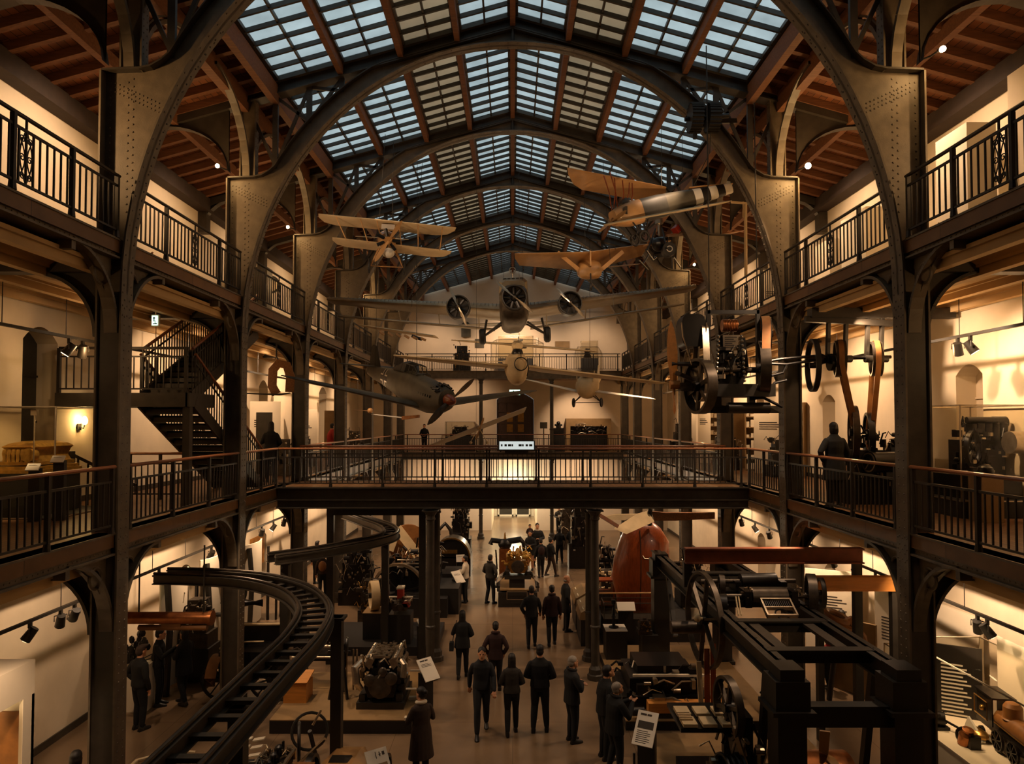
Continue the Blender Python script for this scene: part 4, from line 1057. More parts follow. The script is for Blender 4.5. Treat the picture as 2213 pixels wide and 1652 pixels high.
# --- large old biplane with striped tail, line shaft side
ns, tl = P(1325, 474, 16.9), P(1582, 408, 18.4)
T = basis(ns, ns - tl, roll=.0); Ti = T.inverted()
o = thing('striped_biplane', 'large old biplane with black and white striped tail under the roof', 'airplane', ns.lerp(tl, .4))
L = (ns - tl).length
def fus(x0, x1, mt, nm, k=6):
    m = LM(T); s_ = []
    for i in range(k + 1):
        x = x0 + (x1 - x0) * i / k; u = x / L; h = .3 * (1 - .55 * max(0, u - .35) / .65) if u > .12 else .18 + u; w = .24 * (1 - .7 * max(0, u - .3) / .7) if u > .1 else .16 + .8 * u
        s_.append(ell(-x, w, h, .02, 16, .6))
    m.loft(s_); return obj(nm, m, mt, o, smooth=40)
fus(.0, L * .2, 'varnish', 'nose'); fus(L * .2, L * .4, 'camo_dark', 'cockpit_section'); fus(L * .4, L * .64, 'camo', 'fuselage')
for i, mt in enumerate(('white_paint', 'black_paint', 'white_paint', 'black_paint', 'white_paint')): fus(L * (.64 + .07 * i), L * (.64 + .07 * (i + 1)) + .001, mt, 'tail_stripe', 2)
R3 = T.to_3x3().inverted()
slab_wing(o, T, P(1226, 362, 16.6), P(1440, 404, 17.6), 1.0, 'varnish', 'upper_wing', R3 @ V((.15, 1, -.15)))
slab_wing(o, T, P(1305, 486, 16.4), P(1582, 434, 17.6), .8, 'linen', 'lower_wing', R3 @ V((.1, 1, .22)))
slab_wing(o, T, P(1490, 404, 17.7), P(1584, 396, 18.4), .7, 'varnish', 'tailplane', R3 @ V((.1, 1, -.1)))
m = MB()
for (a, b) in (((1305, 380), (1322, 455)), ((1328, 385), (1326, 450)), ((1345, 390), (1345, 445)), ((1360, 395), (1352, 440)), ((1318, 372), (1335, 450)), ((1366, 396), (1362, 445))): m.tube([P(*a, 16.9), P((a[0] + b[0]) / 2 + 3, (a[1] + b[1]) / 2, 16.9), P(*b, 17.0)], .016, 5)
obj('cabane_struts', m, 'red_wood', o)
m = LM(T); m.sph((-.5, 0, .28), (.22, .16, .16), 10, 8); m.cyl((-.3, -.22, .1), (-.3, .22, .1), .1, n=12); obj('engine', m, 'machine_grey', o)
m = LM(T); m.cyl((.02, -.02, -.02), (.02, .02, -.02), .06, n=10); blade(m, (.06, 0, -.05), (1, 0, 0), (-.1, .95, .15), .62, .1); blade(m, (.06, 0, -.05), (1, 0, 0), (.1, -.95, -.15), .62, .1); obj('propeller', m, 'varnish', o)
m = LM(T)
for sg in (1, -1):
    c = V((-.6, sg * .2, -.62)); m.tube([V((-.4, sg * .18, -.2)), c], .02, 5); m.tube([V((-.9, sg * .18, -.2)), c], .02, 5); m.ring(c, (0, 1, 0), .13, .03, 16, 6)
obj('undercarriage', m, 'steel_black', o)
for px, py in ((1430, 405), (1475, 395), (1532, 402)): a = P(px, py, 17.8); wire(o, [a, V((a.x, 17.8, zroof(a.x) - .35))], r=.006)

# --- orange high wing monoplane
T = basis(P(1276, 574, 21.0), (-.05, -1, -.15)); Ti = T.inverted()
o = thing('orange_monoplane', 'orange varnished high wing monoplane above the airliner wing', 'airplane', T @ V((-.5, 0, 0)))
for px, py, yy in ((1112, 548, 20.6), (1400, 527, 21.6)):
    tp = Ti @ P(px, py, yy); r0 = Ti @ P(1272, 545, 21.0); m = LM(T); wing(m, [(r0.lerp(tp, u), 1.15 - .45 * u, .08 * (1 - .5 * u)) for u in (0, .3, .7, .95)] + [(tp, .3, .015)], (-1, 0, -.42)); obj('wing', m, 'varnish', o, smooth=50)
m = LM(T); m.loft([ell(x, w, h, z, 14, .7) for x, w, h, z in ((.1, .14, .1, -.24), (-.02, .34, .2, -.2), (-.5, .4, .3, -.1), (-1.3, .24, .24, .05), (-2.6, .04, .08, .15))]); obj('fuselage', m, 'varnish', o, smooth=40)
for sg in (1, -1):
    m = LM(T); tp = V((-.15, sg * 1.0, .42)); m.beam(V((-.1, sg * .15, -.28)), tp, .12, .04, up=(1, 0, 0)); obj('wing_strut', m, 'varnish', o, smooth=0)
m = LM(T); m.beam((.0, 0, -.05), (-.1, 0, .42), .2, .04, up=(0, 1, 0)); obj('pylon', m, 'varnish', o, smooth=0)
m = MB(); tp0, tp1 = P(1302, 578, 22.6), P(1384, 570, 22.9); obj('tailplane', wing(LM(T), [(Ti @ tp0, .5, .02), (Ti @ tp1, .45, .015)]), 'varnish', o)
m = LM(T); m.tube([V((.1, 0, -.25)), V((.3, 0, -.55))], .02, 6); m.ring((.3, 0, -.65), (0, 1, 0), .1, .03, 14, 6); obj('nose_wheel', m, 'steel_black', o)
wire(o, [P(1265, 545, 21.2), P(1262, 545, 21.2) + V((0, 0, 2.6))], r=.006); wire(o, [P(1330, 540, 21.2), P(1332, 540, 21.2) + V((0, 0, 2.4))], r=.006)

# --- dark skeletal helicopter with wooden rotor
T = basis(P(1425, 525, 20.6), (-.4, -1, .0)); o = thing('skeletal_helicopter', 'dark open framed helicopter with wooden rotor blade beside the striped biplane', 'helicopter', P(1425, 560, 20.6))
m = LM(T)
for sg in (1, -1):
    m.tube([V((.5, sg * .3, -.3)), V((-.6, sg * .3, -.35)), V((-1.4, sg * .1, .1))], .03, 6); m.tube([V((.4, sg * .28, -.3)), V((.1, sg * .1, .4)), V((-.6, sg * .28, -.3))], .025, 6); m.tube([V((.6, sg * .5, -.6)), V((-.8, sg * .5, -.6))], .03, 6); m.tube([V((0, sg * .3, -.3)), V((0, sg * .5, -.6))], .025, 6)
obj('frame', m, 'steel_black', o)
m = LM(T); m.cyl((-.2, -.25, 0), (-.2, .25, 0), .22, n=16); m.sph((.2, 0, -.1), (.3, .2, .2), 12, 8); m.box(-.8, -.3, -.2, .2, -.25, .2); obj('engine', m, 'machine_black', o)
m = LM(T); m.cyl((.05, 0, .2), (.05, 0, .62), .04, n=8); m.cyl((.05, 0, .55), (.05, 0, .66), .12, n=12); obj('rotor_mast', m, 'bright_steel', o)
m = MB(); m.beam(P(1392, 531, 20.5), P(1448, 522, 20.6), .16, .04); obj('short_blade', m, 'varnish', o, smooth=0)
c = P(1447, 538, 20.1); m = MB(); m.cyl(c, c + V((0, .3, 0)), .2, n=18); obj('cooling_fan', m, 'steel_black', o)
m = MB(); m.ring(c - V((0, .01, 0)), (0, 1, 0), .08, .014, 16, 6); obj('fan_ring', m, 'white_paint', o)
m = MB(); m.loft([airfoil(P(1440, 508, 20.3), .25, .02, (0, 1, 0)), airfoil(P(1475, 503, 20.3), .4, .04, (0, 1, 0)), airfoil(P(1560, 505, 20.3), .4, .04, (0, 1, 0)), airfoil(P(1612, 497, 20.3), .12, .012, (0, 1, 0))]); obj('rotor_blade', m, 'oak', o)
m = MB(); m.beam(P(1458, 500, 20.3), P(1470, 488, 20.4), .2, .2); m.beam(P(1470, 488, 20.4), P(1490, 492, 20.4), .2, .12); obj('red_block', m, 'red_paint', o, smooth=0)
wire(o, [P(1470, 500, 20.4), P(1470, 380, 20.4)], r=.006); wire(o, [P(1560, 500, 20.4), P(1560, 380, 20.4)], r=.006)
# --- pale pole gantry
o = thing('pale_pole', 'pale upright pole with short crossbar beside the helicopter rotor', 'pole', P(1612, 600, 18.8))
m = MB(); m.cyl(P(1612, 600, 18.8), P(1611, 440, 18.8), .045, n=10); obj('pole_shaft', m, 'linen', o); m = MB(); m.beam(P(1580, 437, 18.7), P(1616, 440, 18.8), .05, .05); m.cyl(P(1606, 436, 18.8), P(1606, 470, 18.8), .015, n=6); obj('crossbar', m, 'linen', o)
wire(o, [P(1612, 440, 18.8), P(1612, 380, 18.8)], r=.006)
# --- wing and small models further back
o = thing('glider_wing', 'cream glider wing with torn end hanging by the staircase side columns', 'wing', P(850, 720, 27))
m = MB(); wing(m, [(P(774, 702, 26.4), .5, .02), (P(800, 706, 26.5), 1.0, .06), (P(880, 718, 26.8), 1.0, .06), (P(936, 726, 27.0), .9, .05)], (.15, 1, 0)); obj('wing_skin', m, 'linen', o, smooth=50)
m = MB()
for k in range(6): m.beam(P(820 + 18 * k, 716 + 3 * k, 26.5), P(830 + 18 * k, 724 + 2.4 * k, 26.6), .06, .08)
obj('torn_ribs', m, 'varnish', o, smooth=0); m = MB(); m.cyl(P(890, 726, 26.7), P(912, 734, 26.7), .06, n=8); obj('end_fitting', m, 'steel_black', o)
wire(o, [P(800, 704, 26.6), P(800, 560, 26.6)], r=.005); wire(o, [P(900, 720, 26.8), P(900, 560, 26.8)], r=.005)
o = thing('white_model_plane', 'little white model plane hanging below the fighter wing', 'airplane', P(835, 896, 24))
m = MB(); wing(m, [(P(802, 896, 23.6), .3, .02), (P(868, 904, 23.8), .34, .04)], (0, 1, 0)); obj('wing', m, 'white_paint', o); m = MB(); wing(m, [(P(762, 886, 23.6), .12, .01), (P(806, 890, 23.7), .2, .02)], (0, 1, 0)); m.sph(P(800, 888, 23.6), .1, 10, 6); obj('tail', m, 'varnish', o)
m = MB(); m.loft([[p + V((0, yy, 0)) for p in (P(868, 900, 23.6), P(905, 897, 23.7), P(905, 903, 23.7), P(868, 908, 23.6)) for yy in (0,)] , [p + V((0, .3, 0)) for p in (P(868, 900, 23.6), P(905, 897, 23.7), P(905, 903, 23.7), P(868, 908, 23.6))]]); obj('fuselage', m, 'oak', o)
wire(o, [P(840, 900, 23.8), P(838, 890, 23.8) + V((0, 0, .6))], r=.004)
# --- bent wooden hoop and dark plank at the gallery edge
o = thing('wooden_hoop', 'bent dark wooden hoop standing on a long thin wing plank at the gallery edge', 'wing frame', P(590, 852, 18.9))
m = MB(); pts = [P(x, y, 18.9) for x, y in ((598, 852), (588, 835), (590, 800), (602, 786), (620, 790), (628, 815), (626, 848))]; m.sweep(pts, [(-.12, -.02), (.12, -.02), (.12, .02), (-.12, .02)], up=(0, 1, 0)); obj('hoop', m, 'oak', o)
m = MB(); m.loft([airfoil(P(530, 851, 18.6), .3, .03, (0, 1, 0)), airfoil(P(598, 854, 18.6), .35, .04, (0, 1, 0)), airfoil(P(624, 850, 18.6), .2, .02, (0, 1, 0))]); obj('plank', m, 'camo_dark', o); 
m = MB(); m.tube([P(605, 786, 18.9), P(597, 770, 18.9), P(598, 745, 18.9)], .02, 6); obj('hanger', m, 'steel_black', o)
# ---------------------------------------------------------------- machine kit
def wheel_mb(c, ax, R, w, rim=.06, spokes=6, hub=.08, rimmb=None, curved=False):
    """rim, spokes and hub as separate builders"""
    c = V(c); d, a, u = MB().frame(ax); r, s_, h = MB(), MB(), MB()
    r.disc(c, ax, R - rim, R, w, 36)
    for k in range(spokes):
        t = 2 * pi * k / spokes + .3; e = a * cos(t) + u * sin(t); g = -a * sin(t) + u * cos(t)
        if curved: s_.tube([c + e * hub * .8, c + e * R * .5 + g * R * .16, c + e * (R - rim * .5)], [.035, .028, .03], 6)
        else: s_.beam(c + e * hub * .8, c + e * (R - rim * .5), w * .45, .05 + R * .03, up=d)
    h.cyl(c - d * w * .7, c + d * w * .7, hub, n=16); return r, s_, h
def flywheel(par, c, ax, R, w, mt='machine_grey', rim=.06, spokes=6, hub=.08, curved=False, name='flywheel'):
    r, s_, h = wheel_mb(c, ax, R, w, rim, spokes, hub, curved=curved); f = obj(name, r, mt, par)
    obj('spokes', s_, mt, f); obj('hub', h, 'machine_black', f); return f
def belt(par, c1, r1, c2, r2, ax, w, mt='leather', th=.012, name='drive_belt'):
    """closed flat belt around two pulleys"""
    c1, c2 = V(c1), V(c2); d = V(ax).normalized(); L = c2 - c1; L -= d * L.dot(d); e = L.normalized(); g = d.cross(e); pts = []; al = math.acos(max(-1, min(1, (r1 - r2) / L.length)))
    for k in range(13): t = al + (2 * pi - 2 * al) * k / 12; pts.append(c1 + (e * cos(t) + g * sin(t)) * r1)
    for k in range(13): t = -al + 2 * al * k / 12; pts.append(c2 + (e * cos(t) + g * sin(t)) * r2)
    m = MB(); n = len(pts); cc = (c1 + c2) / 2; rings = []
    for k in range(n):
        tang = (pts[(k + 1) % n] - pts[k - 1]).normalized(); nn = d.cross(tang).normalized() * th
        if nn.dot(pts[k] - cc) < 0 and False: nn = -nn
        rings.append([m.pt(pts[k] - d * w / 2), m.pt(pts[k] + d * w / 2), m.pt(pts[k] + d * w / 2 - nn), m.pt(pts[k] - d * w / 2 - nn)])
    m.skin(rings, True); return obj(name, m, mt, par)
def clutter(m, c, size, n, seed, kinds='bcp'):
    """small housings, cylinders and pipes grown over a block"""
    rnd = random.Random(seed); c = V(c); sx, sy, sz = size
    for i in range(n):
        p = c + V((rnd.uniform(-.5, .5) * sx, rnd.uniform(-.5, .5) * sy, rnd.uniform(-.5, .5) * sz)); k = rnd.choice(kinds); s_ = min(size) * rnd.uniform(.1, .28)
        if k == 'b': m.cb(p, (s_ * rnd.uniform(.6, 1.6), s_ * rnd.uniform(.6, 1.6), s_ * rnd.uniform(.6, 1.6)))
        elif k == 'c':
            d = rnd.choice((V((1, 0, 0)), V((0, 1, 0)), V((0, 0, 1)))) * s_; m.cyl(p - d * .6, p + d * .6, s_ * rnd.uniform(.25, .5), n=10)
        else:
            q = p + V((rnd.uniform(-1, 1) * sx * .3, rnd.uniform(-1, 1) * sy * .3, rnd.uniform(-.5, 1) * sz * .4)); mid = (p + q) / 2 + V((0, 0, sz * .15)); m.tube([p, mid, q], s_ * .16, 6)
    return m
def engine_block(name, label, cat, c, size, seed, cyls=4, mt='machine_black', bright='bright_steel', group=None, base=True, yaw=0.0, dens=1.0):
    """inline engine: crankcase, cylinders, pipes, pulley"""
    c = V(c); sx, sy, sz = size; o = thing(name, label, cat, c, group); T = Matrix.Translation(c) @ Matrix.Rotation(yaw, 4, 'Z')
    m = LM(T)
    if base: m.box(-sx * .55, sx * .55, -sy * .55, sy * .55, 0, sz * .12); m.box(-sx * .5, -sx * .36, -sy * .5, sy * .5, sz * .12, sz * .25); m.box(sx * .36, sx * .5, -sy * .5, sy * .5, sz * .12, sz * .25)
    obj('bed_frame', m, 'steel_black', o, smooth=0)
    m = LM(T); m.loft([[V((x * sx, y * sy, z * sz)) for x, z in ((-.3, .2), (-.38, .4), (-.32, .6), (.32, .6), (.38, .4), (.3, .2))] for y in (-.5, .5)]); obj('crankcase', m, mt, o, smooth=20)
    m = LM(T)
    for k in range(cyls):
        y = (-.4 + .8 * k / max(1, cyls - 1)) * sy; r = .32 * sy / max(2, cyls)
        m.lathe([(r, .58 * sz), (r * 1.1, .6 * sz), (r, .64 * sz), (r * 1.1, .68 * sz), (r, .72 * sz), (r * 1.1, .76 * sz), (r, .8 * sz), (r * .9, .84 * sz), (r * .3, .88 * sz)], (0, y, 0), n=12)
        m.cyl((sx * .12, y, .8 * sz), (sx * .12, y, .96 * sz), r * .3, n=8)
    obj('cylinders', m, mt, o)
    m = LM(T)
    for sg in (-1, 1):
        m.tube([V((sg * sx * .42, -sy * .45, .7 * sz)), V((sg * sx * .44, 0, .74 * sz)), V((sg * sx * .42, sy * .45, .7 * sz)), V((sg * sx * .4, sy * .52, .45 * sz))], .035 * sz + .01, 8)
        for k in range(cyls): y = (-.4 + .8 * k / max(1, cyls - 1)) * sy; m.tube([V((sg * sx * .2, y, .72 * sz)), V((sg * sx * .35, y, .78 * sz)), V((sg * sx * .43, y, .72 * sz))], .022 * sz + .006, 6)
    obj('manifolds', m, bright, o)
    m = LM(T); clutter(m, (0, 0, .5 * sz), (sx * .95, sy * .95, sz * .6), int(26 * dens), seed); obj('fittings', m, mt, o)
    m = LM(T); clutter(m, (0, 0, .6 * sz), (sx * 1.0, sy * 1.0, sz * .6), int(20 * dens), seed + 50, 'cpp'); obj('bright_fittings', m, bright, o)
    m = LM(T); m.lathe([(.02, -.06), (.2 * sz, -.05), (.22 * sz, 0), (.16 * sz, .02), (.2 * sz, .05), (.1 * sz, .07), (.02, .07)], (0, -sy * .56, .42 * sz), (0, -1, 0), 20); obj('front_pulley', m, 'machine_grey', o)
    return o
def plinth(label, c, size, mt='plinth_black', cat='plinth', top=None, group=None):
    c = V(c); o = thing('plinth', label, cat, c, group); m = MB(); m.box(c.x - size[0] / 2, c.x + size[0] / 2, c.y - size[1] / 2, c.y + size[1] / 2, c.z, c.z + size[2] - (.02 if top else 0)); obj('plinth_body', m, mt, o, smooth=0)
    if top: m = MB(); m.box(c.x - size[0] / 2 - .01, c.x + size[0] / 2 + .01, c.y - size[1] / 2 - .01, c.y + size[1] / 2 + .01, c.z + size[2] - .02, c.z + size[2]); obj('plinth_cover', m, top, o, smooth=0)
    return o
def text_panel(label, c, w, h, tilt, yaw, zc, photo=False, group='text panels', lines=6, post=True, title=True):
    """slanted card on a dark stand; c is the floor point"""
    c = V(c); o = thing('text_panel', label, 'sign', c, group); T = Matrix.Translation((c.x, c.y, c.z + zc)) @ Matrix.Rotation(yaw, 4, 'Z') @ Matrix.Rotation(-tilt, 4, 'X')
    m = LM(T); m.box(-w / 2, w / 2, -.012, .012, -h / 2, h / 2); obj('card', m, 'paper', o, smooth=0)
    m = LM(T); y = -.014
    if title: m.box(-w * .35, -w * .05, y, y + .001, h * .36, h * .42); m.box(-w * .02, w * .2, y, y + .001, h * .36, h * .42)
    if photo: m.box(-w * .38, w * .38, y, y + .001, -h * .02, h * .2)
    z = -.08 * h if photo else .25 * h
    for k in range(lines): m.box(-w * .36, (w * .3 if k % 3 else w * .16), y, y + .001, z - .018 * h, z); z -= .055 * h
    obj('print', m, 'ink', o, smooth=0)
    if post: m = MB(); m.T = Matrix.Translation(c) @ Matrix.Rotation(yaw, 4, 'Z'); m.box(-w * .42, w * .42, .03, .15, 0, zc - h * .2 * cos(tilt)); obj('stand', m, 'plinth_black', o, smooth=0)
    return o
def glass_case(label, c, size, frame=.02, base_h=0.0, base_mt='plinth_black', cat='showcase', edge='steel_dark'):
    c = V(c); o = thing('glass_showcase', label, cat, c); sx, sy, sz = size
    if base_h: m = MB(); m.box(c.x - sx / 2, c.x + sx / 2, c.y - sy / 2, c.y + sy / 2, c.z, c.z + base_h); obj('base', m, base_mt, o, smooth=0)
    z0, z1 = c.z + base_h, c.z + sz; x0, x1, y0, y1 = c.x - sx / 2, c.x + sx / 2, c.y - sy / 2, c.y + sy / 2
    for q in (((x0, y0), (x1, y0)), ((x1, y0), (x1, y1)), ((x1, y1), (x0, y1)), ((x0, y1), (x0, y0))):
        m = MB(); m.face([(q[0][0], q[0][1], z0), (q[1][0], q[1][1], z0), (q[1][0], q[1][1], z1), (q[0][0], q[0][1], z1)]); obj('glass_pane', m, 'case_glass', o, smooth=0)
    m = MB(); m.face([(x0, y0, z1), (x1, y0, z1), (x1, y1, z1), (x0, y1, z1)]); obj('glass_top', m, 'case_glass', o, smooth=0)
    m = MB(); f = frame / 2
    for x in (x0, x1):
        for y in (y0, y1): m.box(x - f, x + f, y - f, y + f, z0, z1)
    for z in ((z0, z1)):
        for y in (y0, y1): m.box(x0, x1, y - f, y + f, z - f, z + f)
        for x in (x0, x1): m.box(x - f, x + f, y0, y1, z - f, z + f)
    obj('case_edges', m, edge, o, smooth=0); return o

# --- aero engine and drive rig hung over the nave, line shaft side
Y = 14.0
o = thing('engine_rig', 'large dark engine and pulley rig with upright wooden propeller hung beside the second column', 'engine', P(1590, 895, Y))
X = lambda px: P(px, 900, Y).x
Z = lambda py: P(1108, py, Y).z
m = MB(); m.box(X(1520), X(1665), Y - .3, Y + .6, Z(858), Z(832)); m.box(X(1528), X(1640), Y - .1, Y + .1, Z(680), Z(672)); m.box(X(1526), X(1534), Y - .1, Y, Z(840), Z(672)); m.box(X(1634), X(1641), Y - .1, Y, Z(840), Z(672)); m.box(X(1620), X(1633), Y, Y + .15, Z(880), Z(856)); m.box(X(1545), X(1560), Y, Y + .15, Z(880), Z(856)); m.box(X(1536), X(1690), Y + .02, Y + .2, Z(893), Z(877)); obj('frame', m, 'steel_black', o, smooth=0)
m = MB(); m.cyl(P(1572, 882, Y - .1), P(1662, 882, Y - .1), .11, n=16); obj('lower_roller', m, 'steel_black', o)
m = MB(); m.loft([[V((X(px), Y + yy, Z(py))) for px, py in ((1556, 730), (1612, 730), (1620, 800), (1606, 832), (1560, 832), (1548, 800))] for yy in (0, .9)]); obj('crankcase', m, 'machine_black', o, smooth=20)
m = MB(); m.cyl(P(1560, 704, Y + .1), P(1592, 704, Y + .1), .12, n=18)
for k in range(9): m.ring(P(1562 + k * 3.4, 704, Y + .1), (1, 0, 0), .122, .012, 16, 5)
obj('copper_coil', m, 'copper', o)
pl = P(1580, 742, Y - .1); m = MB(); m.box(X(1562), X(1599), Y - .06, Y - .045, Z(758), Z(725)); pt = obj('name_plate', m, 'bright_steel', o, smooth=0)
m = MB()
for k in range(6): m.box(X(1566), X(1592 - (k * 7) % 11), Y - .064, Y - .061, Z(731 + k * 4.4), Z(729 + k * 4.4))
obj('plate_lines', m, 'ink', pt, smooth=0)
for px in (1550, 1606):
    m = MB()
    for k in range(11): m.sph(P(px + (k - 5) * (-.6 if px < 1580 else .6), 728 + k * 9.5, Y - .1), .035, 8, 6)
    obj('valve_row', m, 'bright_steel', o)
m = MB(); clutter(m, P(1580, 790, Y + .1), (.55, .4, .7), 46, 11, 'bcc'); obj('housings', m, 'machine_black', o)
m = MB(); clutter(m, P(1582, 785, Y - .02), (.6, .3, .6), 40, 12, 'cpb'); obj('bright_fittings', m, 'bright_steel', o)
m = MB(); m.loft([[V((x_, Y + yy, z_)) for x_, z_ in [(X(1497) + .24 * sg * math.copysign(abs(cos(t)) ** .5, cos(t)), Z(716) + .33 * math.copysign(abs(sin(t)) ** .5, sin(t))) for t in [2 * pi * k / 24 for k in range(24)] for sg in (1,)]] for yy in (-.15, .35)]); obj('glossy_tank', m, 'steel_black', o, smooth=40)
m = MB(); 
for dx in (-.25, .25): m.tube([V((X(1497) + dx, Y - .16, Z(700))), V((X(1497) + dx * .9, Y - .17, Z(730))), V((X(1520) + dx, Y - .1, Z(790)))], .014, 6)
obj('tank_pipes', m, 'bright_steel', o)
for px, py, R, mt in ((1512, 835, .56, 'machine_grey'), (1650, 795, .54, 'machine_grey')):
    flywheel(o, P(px, py, Y - .1), (1, .22 if px < 1600 else -.25, 0), R, .2, mt, .06, 6, .1, name='drive_pulley')
flywheel(o, P(1655, 722, Y + .1), (1, -.3, 0), .34, .2, 'machine_grey', .05, 5, .07, name='upper_pulley')
belt(o, P(1653, 722, Y), .35, P(1650, 795, Y - .05), .55, (1, -.25, 0), .16, 'leather')
belt(o, P(1516, 716, Y), .16, P(1515, 835, Y - .05), .3, (1, .2, 0), .14, 'bright_steel')
m = MB(); m.cyl(P(1452, 787, Y + .1), P(1512, 787, Y), .045, n=12); m.cyl(P(1512, 800, Y), P(1650, 800, Y), .06, n=12); m.beam(P(1460, 806, Y), P(1510, 826, Y), .1, .08); m.box(X(1470), X(1505), Y - .1, Y + .15, Z(845), Z(828)); obj('drive_shaft', m, 'machine_grey', o)
for pts in (((1650, 800), (1668, 812), (1692, 806), (1700, 790)), ((1655, 850), (1675, 828), (1700, 822)), ((1655, 782), (1690, 776), (1760, 770)), ((1655, 786), (1700, 788), (1765, 778)), ((1625, 862), (1650, 860), (1690, 880))):
    m = MB(); m.tube([P(a, b, Y - .05 - .0 * i) for i, (a, b) in enumerate(pts)], .03, 8); obj('pipe', m, 'machine_black', o)
h = P(1456, 832, Y + .1); m = MB(); blade(m, h, (1, .35, 0), (-.04, 0, 1), 1.3, .25, .07); blade(m, h, (1, .35, 0), (.02, 0, -1), .6, .25, .07); m.cyl(h - V((.08, 0, 0)), h + V((.12, 0, 0)), .09, n=12); obj('propeller', m, 'beam_orange', o)
for px in (1533, 1637): m = MB(); m.cyl(P(px, 672, Y), V((X(px), Y, zin(X(px)) if abs(X(px)) < 5.9 else 9.0)) + V((0, 0, .8)), .012, n=6); obj('suspension_rod', m, 'steel_black', o)
# --- hoist drums by the second arch
o = thing('hoist', 'pair of ribbed black hoist drums fixed to the second roof arch', 'hoist', P(1520, 260, 15.1))
for px in (1502, 1540):
    m = MB(); c = P(px, 255, 15.1); m.cyl(c - V((.12, 0, 0)), c + V((.12, 0, 0)), .3, n=24)
    for k in range(24): t = 2 * pi * k / 24; m.beam(c + V((-.13, .31 * cos(t), .31 * sin(t))), c + V((.13, .31 * cos(t), .31 * sin(t))), .03, .03)
    obj('ribbed_drum', m, 'steel_black', o, smooth=30)
m = MB(); m.cyl(P(1480, 258, 15.1), P(1575, 250, 15.1), .05, n=10); m.beam(P(1520, 258, 15.1), P(1560, 240, 15.25), .1, .1); m.beam(P(1545, 262, 15.2), P(1590, 262, 15.5), .08, .1); obj('axle', m, 'machine_black', o)
m = MB(); m.tube([P(1536, 285, 15.1), P(1534, 330, 15.3), P(1500, 400, 16.5)], .012, 5); m.tube([P(1502, 285, 15.1), P(1502, 300, 15.1)], .05, 6); obj('hoist_rope', m, 'steel_black', o)

# --- line shaft in the first floor gallery
Y = 14.3
o = thing('line_shaft', 'overhead line shaft with iron pulleys hung under the second floor gallery', 'line shaft', P(1830, 775, Y))
m = MB(); m.cyl(P(1740, 777, Y), P(1925, 772, Y), .035, n=12); m.lathe([(.04, -.25), (.1, -.22), (.12, -.1), (.08, 0), (.12, .1), (.1, .2), (.04, .24)], P(1785, 777, Y), (1, 0, 0), 14); m.cyl(P(1792, 785, Y - .1), P(1800, 785, Y - .1), .16, n=14); obj('shaft', m, 'machine_black', o)
for px, R in ((1815, .38), (1893, .36)):
    flywheel(o, P(px, 776, Y), (1, -.35, 0), R, .2, 'machine_grey', .045, 5, .07, True, 'pulley')
flywheel(o, P(1757, 790, Y), (1, -.2, 0), .55, .1, 'steel_black', .05, 0, .06, name='thin_pulley')
for px in (1792, 1830, 1877, 1908):
    m = MB(); t = V((P(px, 700, Y).x, Y, 8.78)); m.beam(t, P(px + 2, 776, Y) + V((0, .12, .0)), .1, .06, up=(1, 0, 0)); m.cyl(P(px - 8, 776, Y), P(px + 10, 776, Y), .075, n=12); obj('hanger', m, 'steel_black', o, smooth=20)
m = MB(); m.box(P(1750, 700, Y).x, 9.1, Y - .12, Y + .12, 8.55, 8.75); m.beam(P(1740, 690, Y) , P(1930, 700, Y), .12, .12); obj('support_beam', m, 'steel_black', o, smooth=0)
# --- large gas engine below the line shaft with belts
GE = P(1850, 960, 14.6)
o = thing('gas_engine', 'old gas engine with two tall flywheels belted to the line shaft', 'engine', (GE.x, 14.6, F1))
f1 = P(1845, 935, 14.5); f2 = P(1878, 945, 14.7)
flywheel(o, f1, (1, -.35, 0), .56, .12, 'machine_grey', .06, 6, .08, True); flywheel(o, f2, (1, -.35, 0), .52, .12, 'machine_black', .06, 6, .08, True)
belt(o, P(1893, 776, Y), .37, f2 + V((.02, 0, 0)), .25, (1, -.35, 0), .1, 'leather'); belt(o, P(1815, 776, Y), .39, f1 + V((.05, 0, 0)), .22, (1, -.35, 0), .1, 'leather')
m = MB(); m.box(GE.x - .35, GE.x + .7, 14.2, 15.0, F1, F1 + .5); m.loft([[V((GE.x + xx, 14.6 + yy, F1 + zz)) for yy, zz in ((-.25, .5), (-.2, 1.1), (.2, 1.1), (.25, .5))] for xx in (-.3, .5)]); obj('engine_bed', m, 'machine_black', o, smooth=20)
c = P(1880, 1000, 14.2); m = MB(); m.cyl(c, c + V((.75, .2, 0)), .21, n=20); m.disc(c, (1, .2, 0), .14, .23, .06, 24); obj('cylinder', m, 'machine_black', o)
m = MB(); m.disc(c - V((.03, 0, 0)), (1, .2, 0), .17, .2, .02, 24); obj('cylinder_ring', m, 'bright_steel', o)
m = MB(); clutter(m, V((GE.x + .4, 14.5, F1 + 1.1)), (.9, .5, .7), 34, 21); obj('fittings', m, 'machine_black', o)
m = MB(); clutter(m, V((GE.x + .3, 14.3, F1 + .7)), (1.0, .3, .9), 20, 22, 'cpp'); obj('bright_fittings', m, 'bright_steel', o)
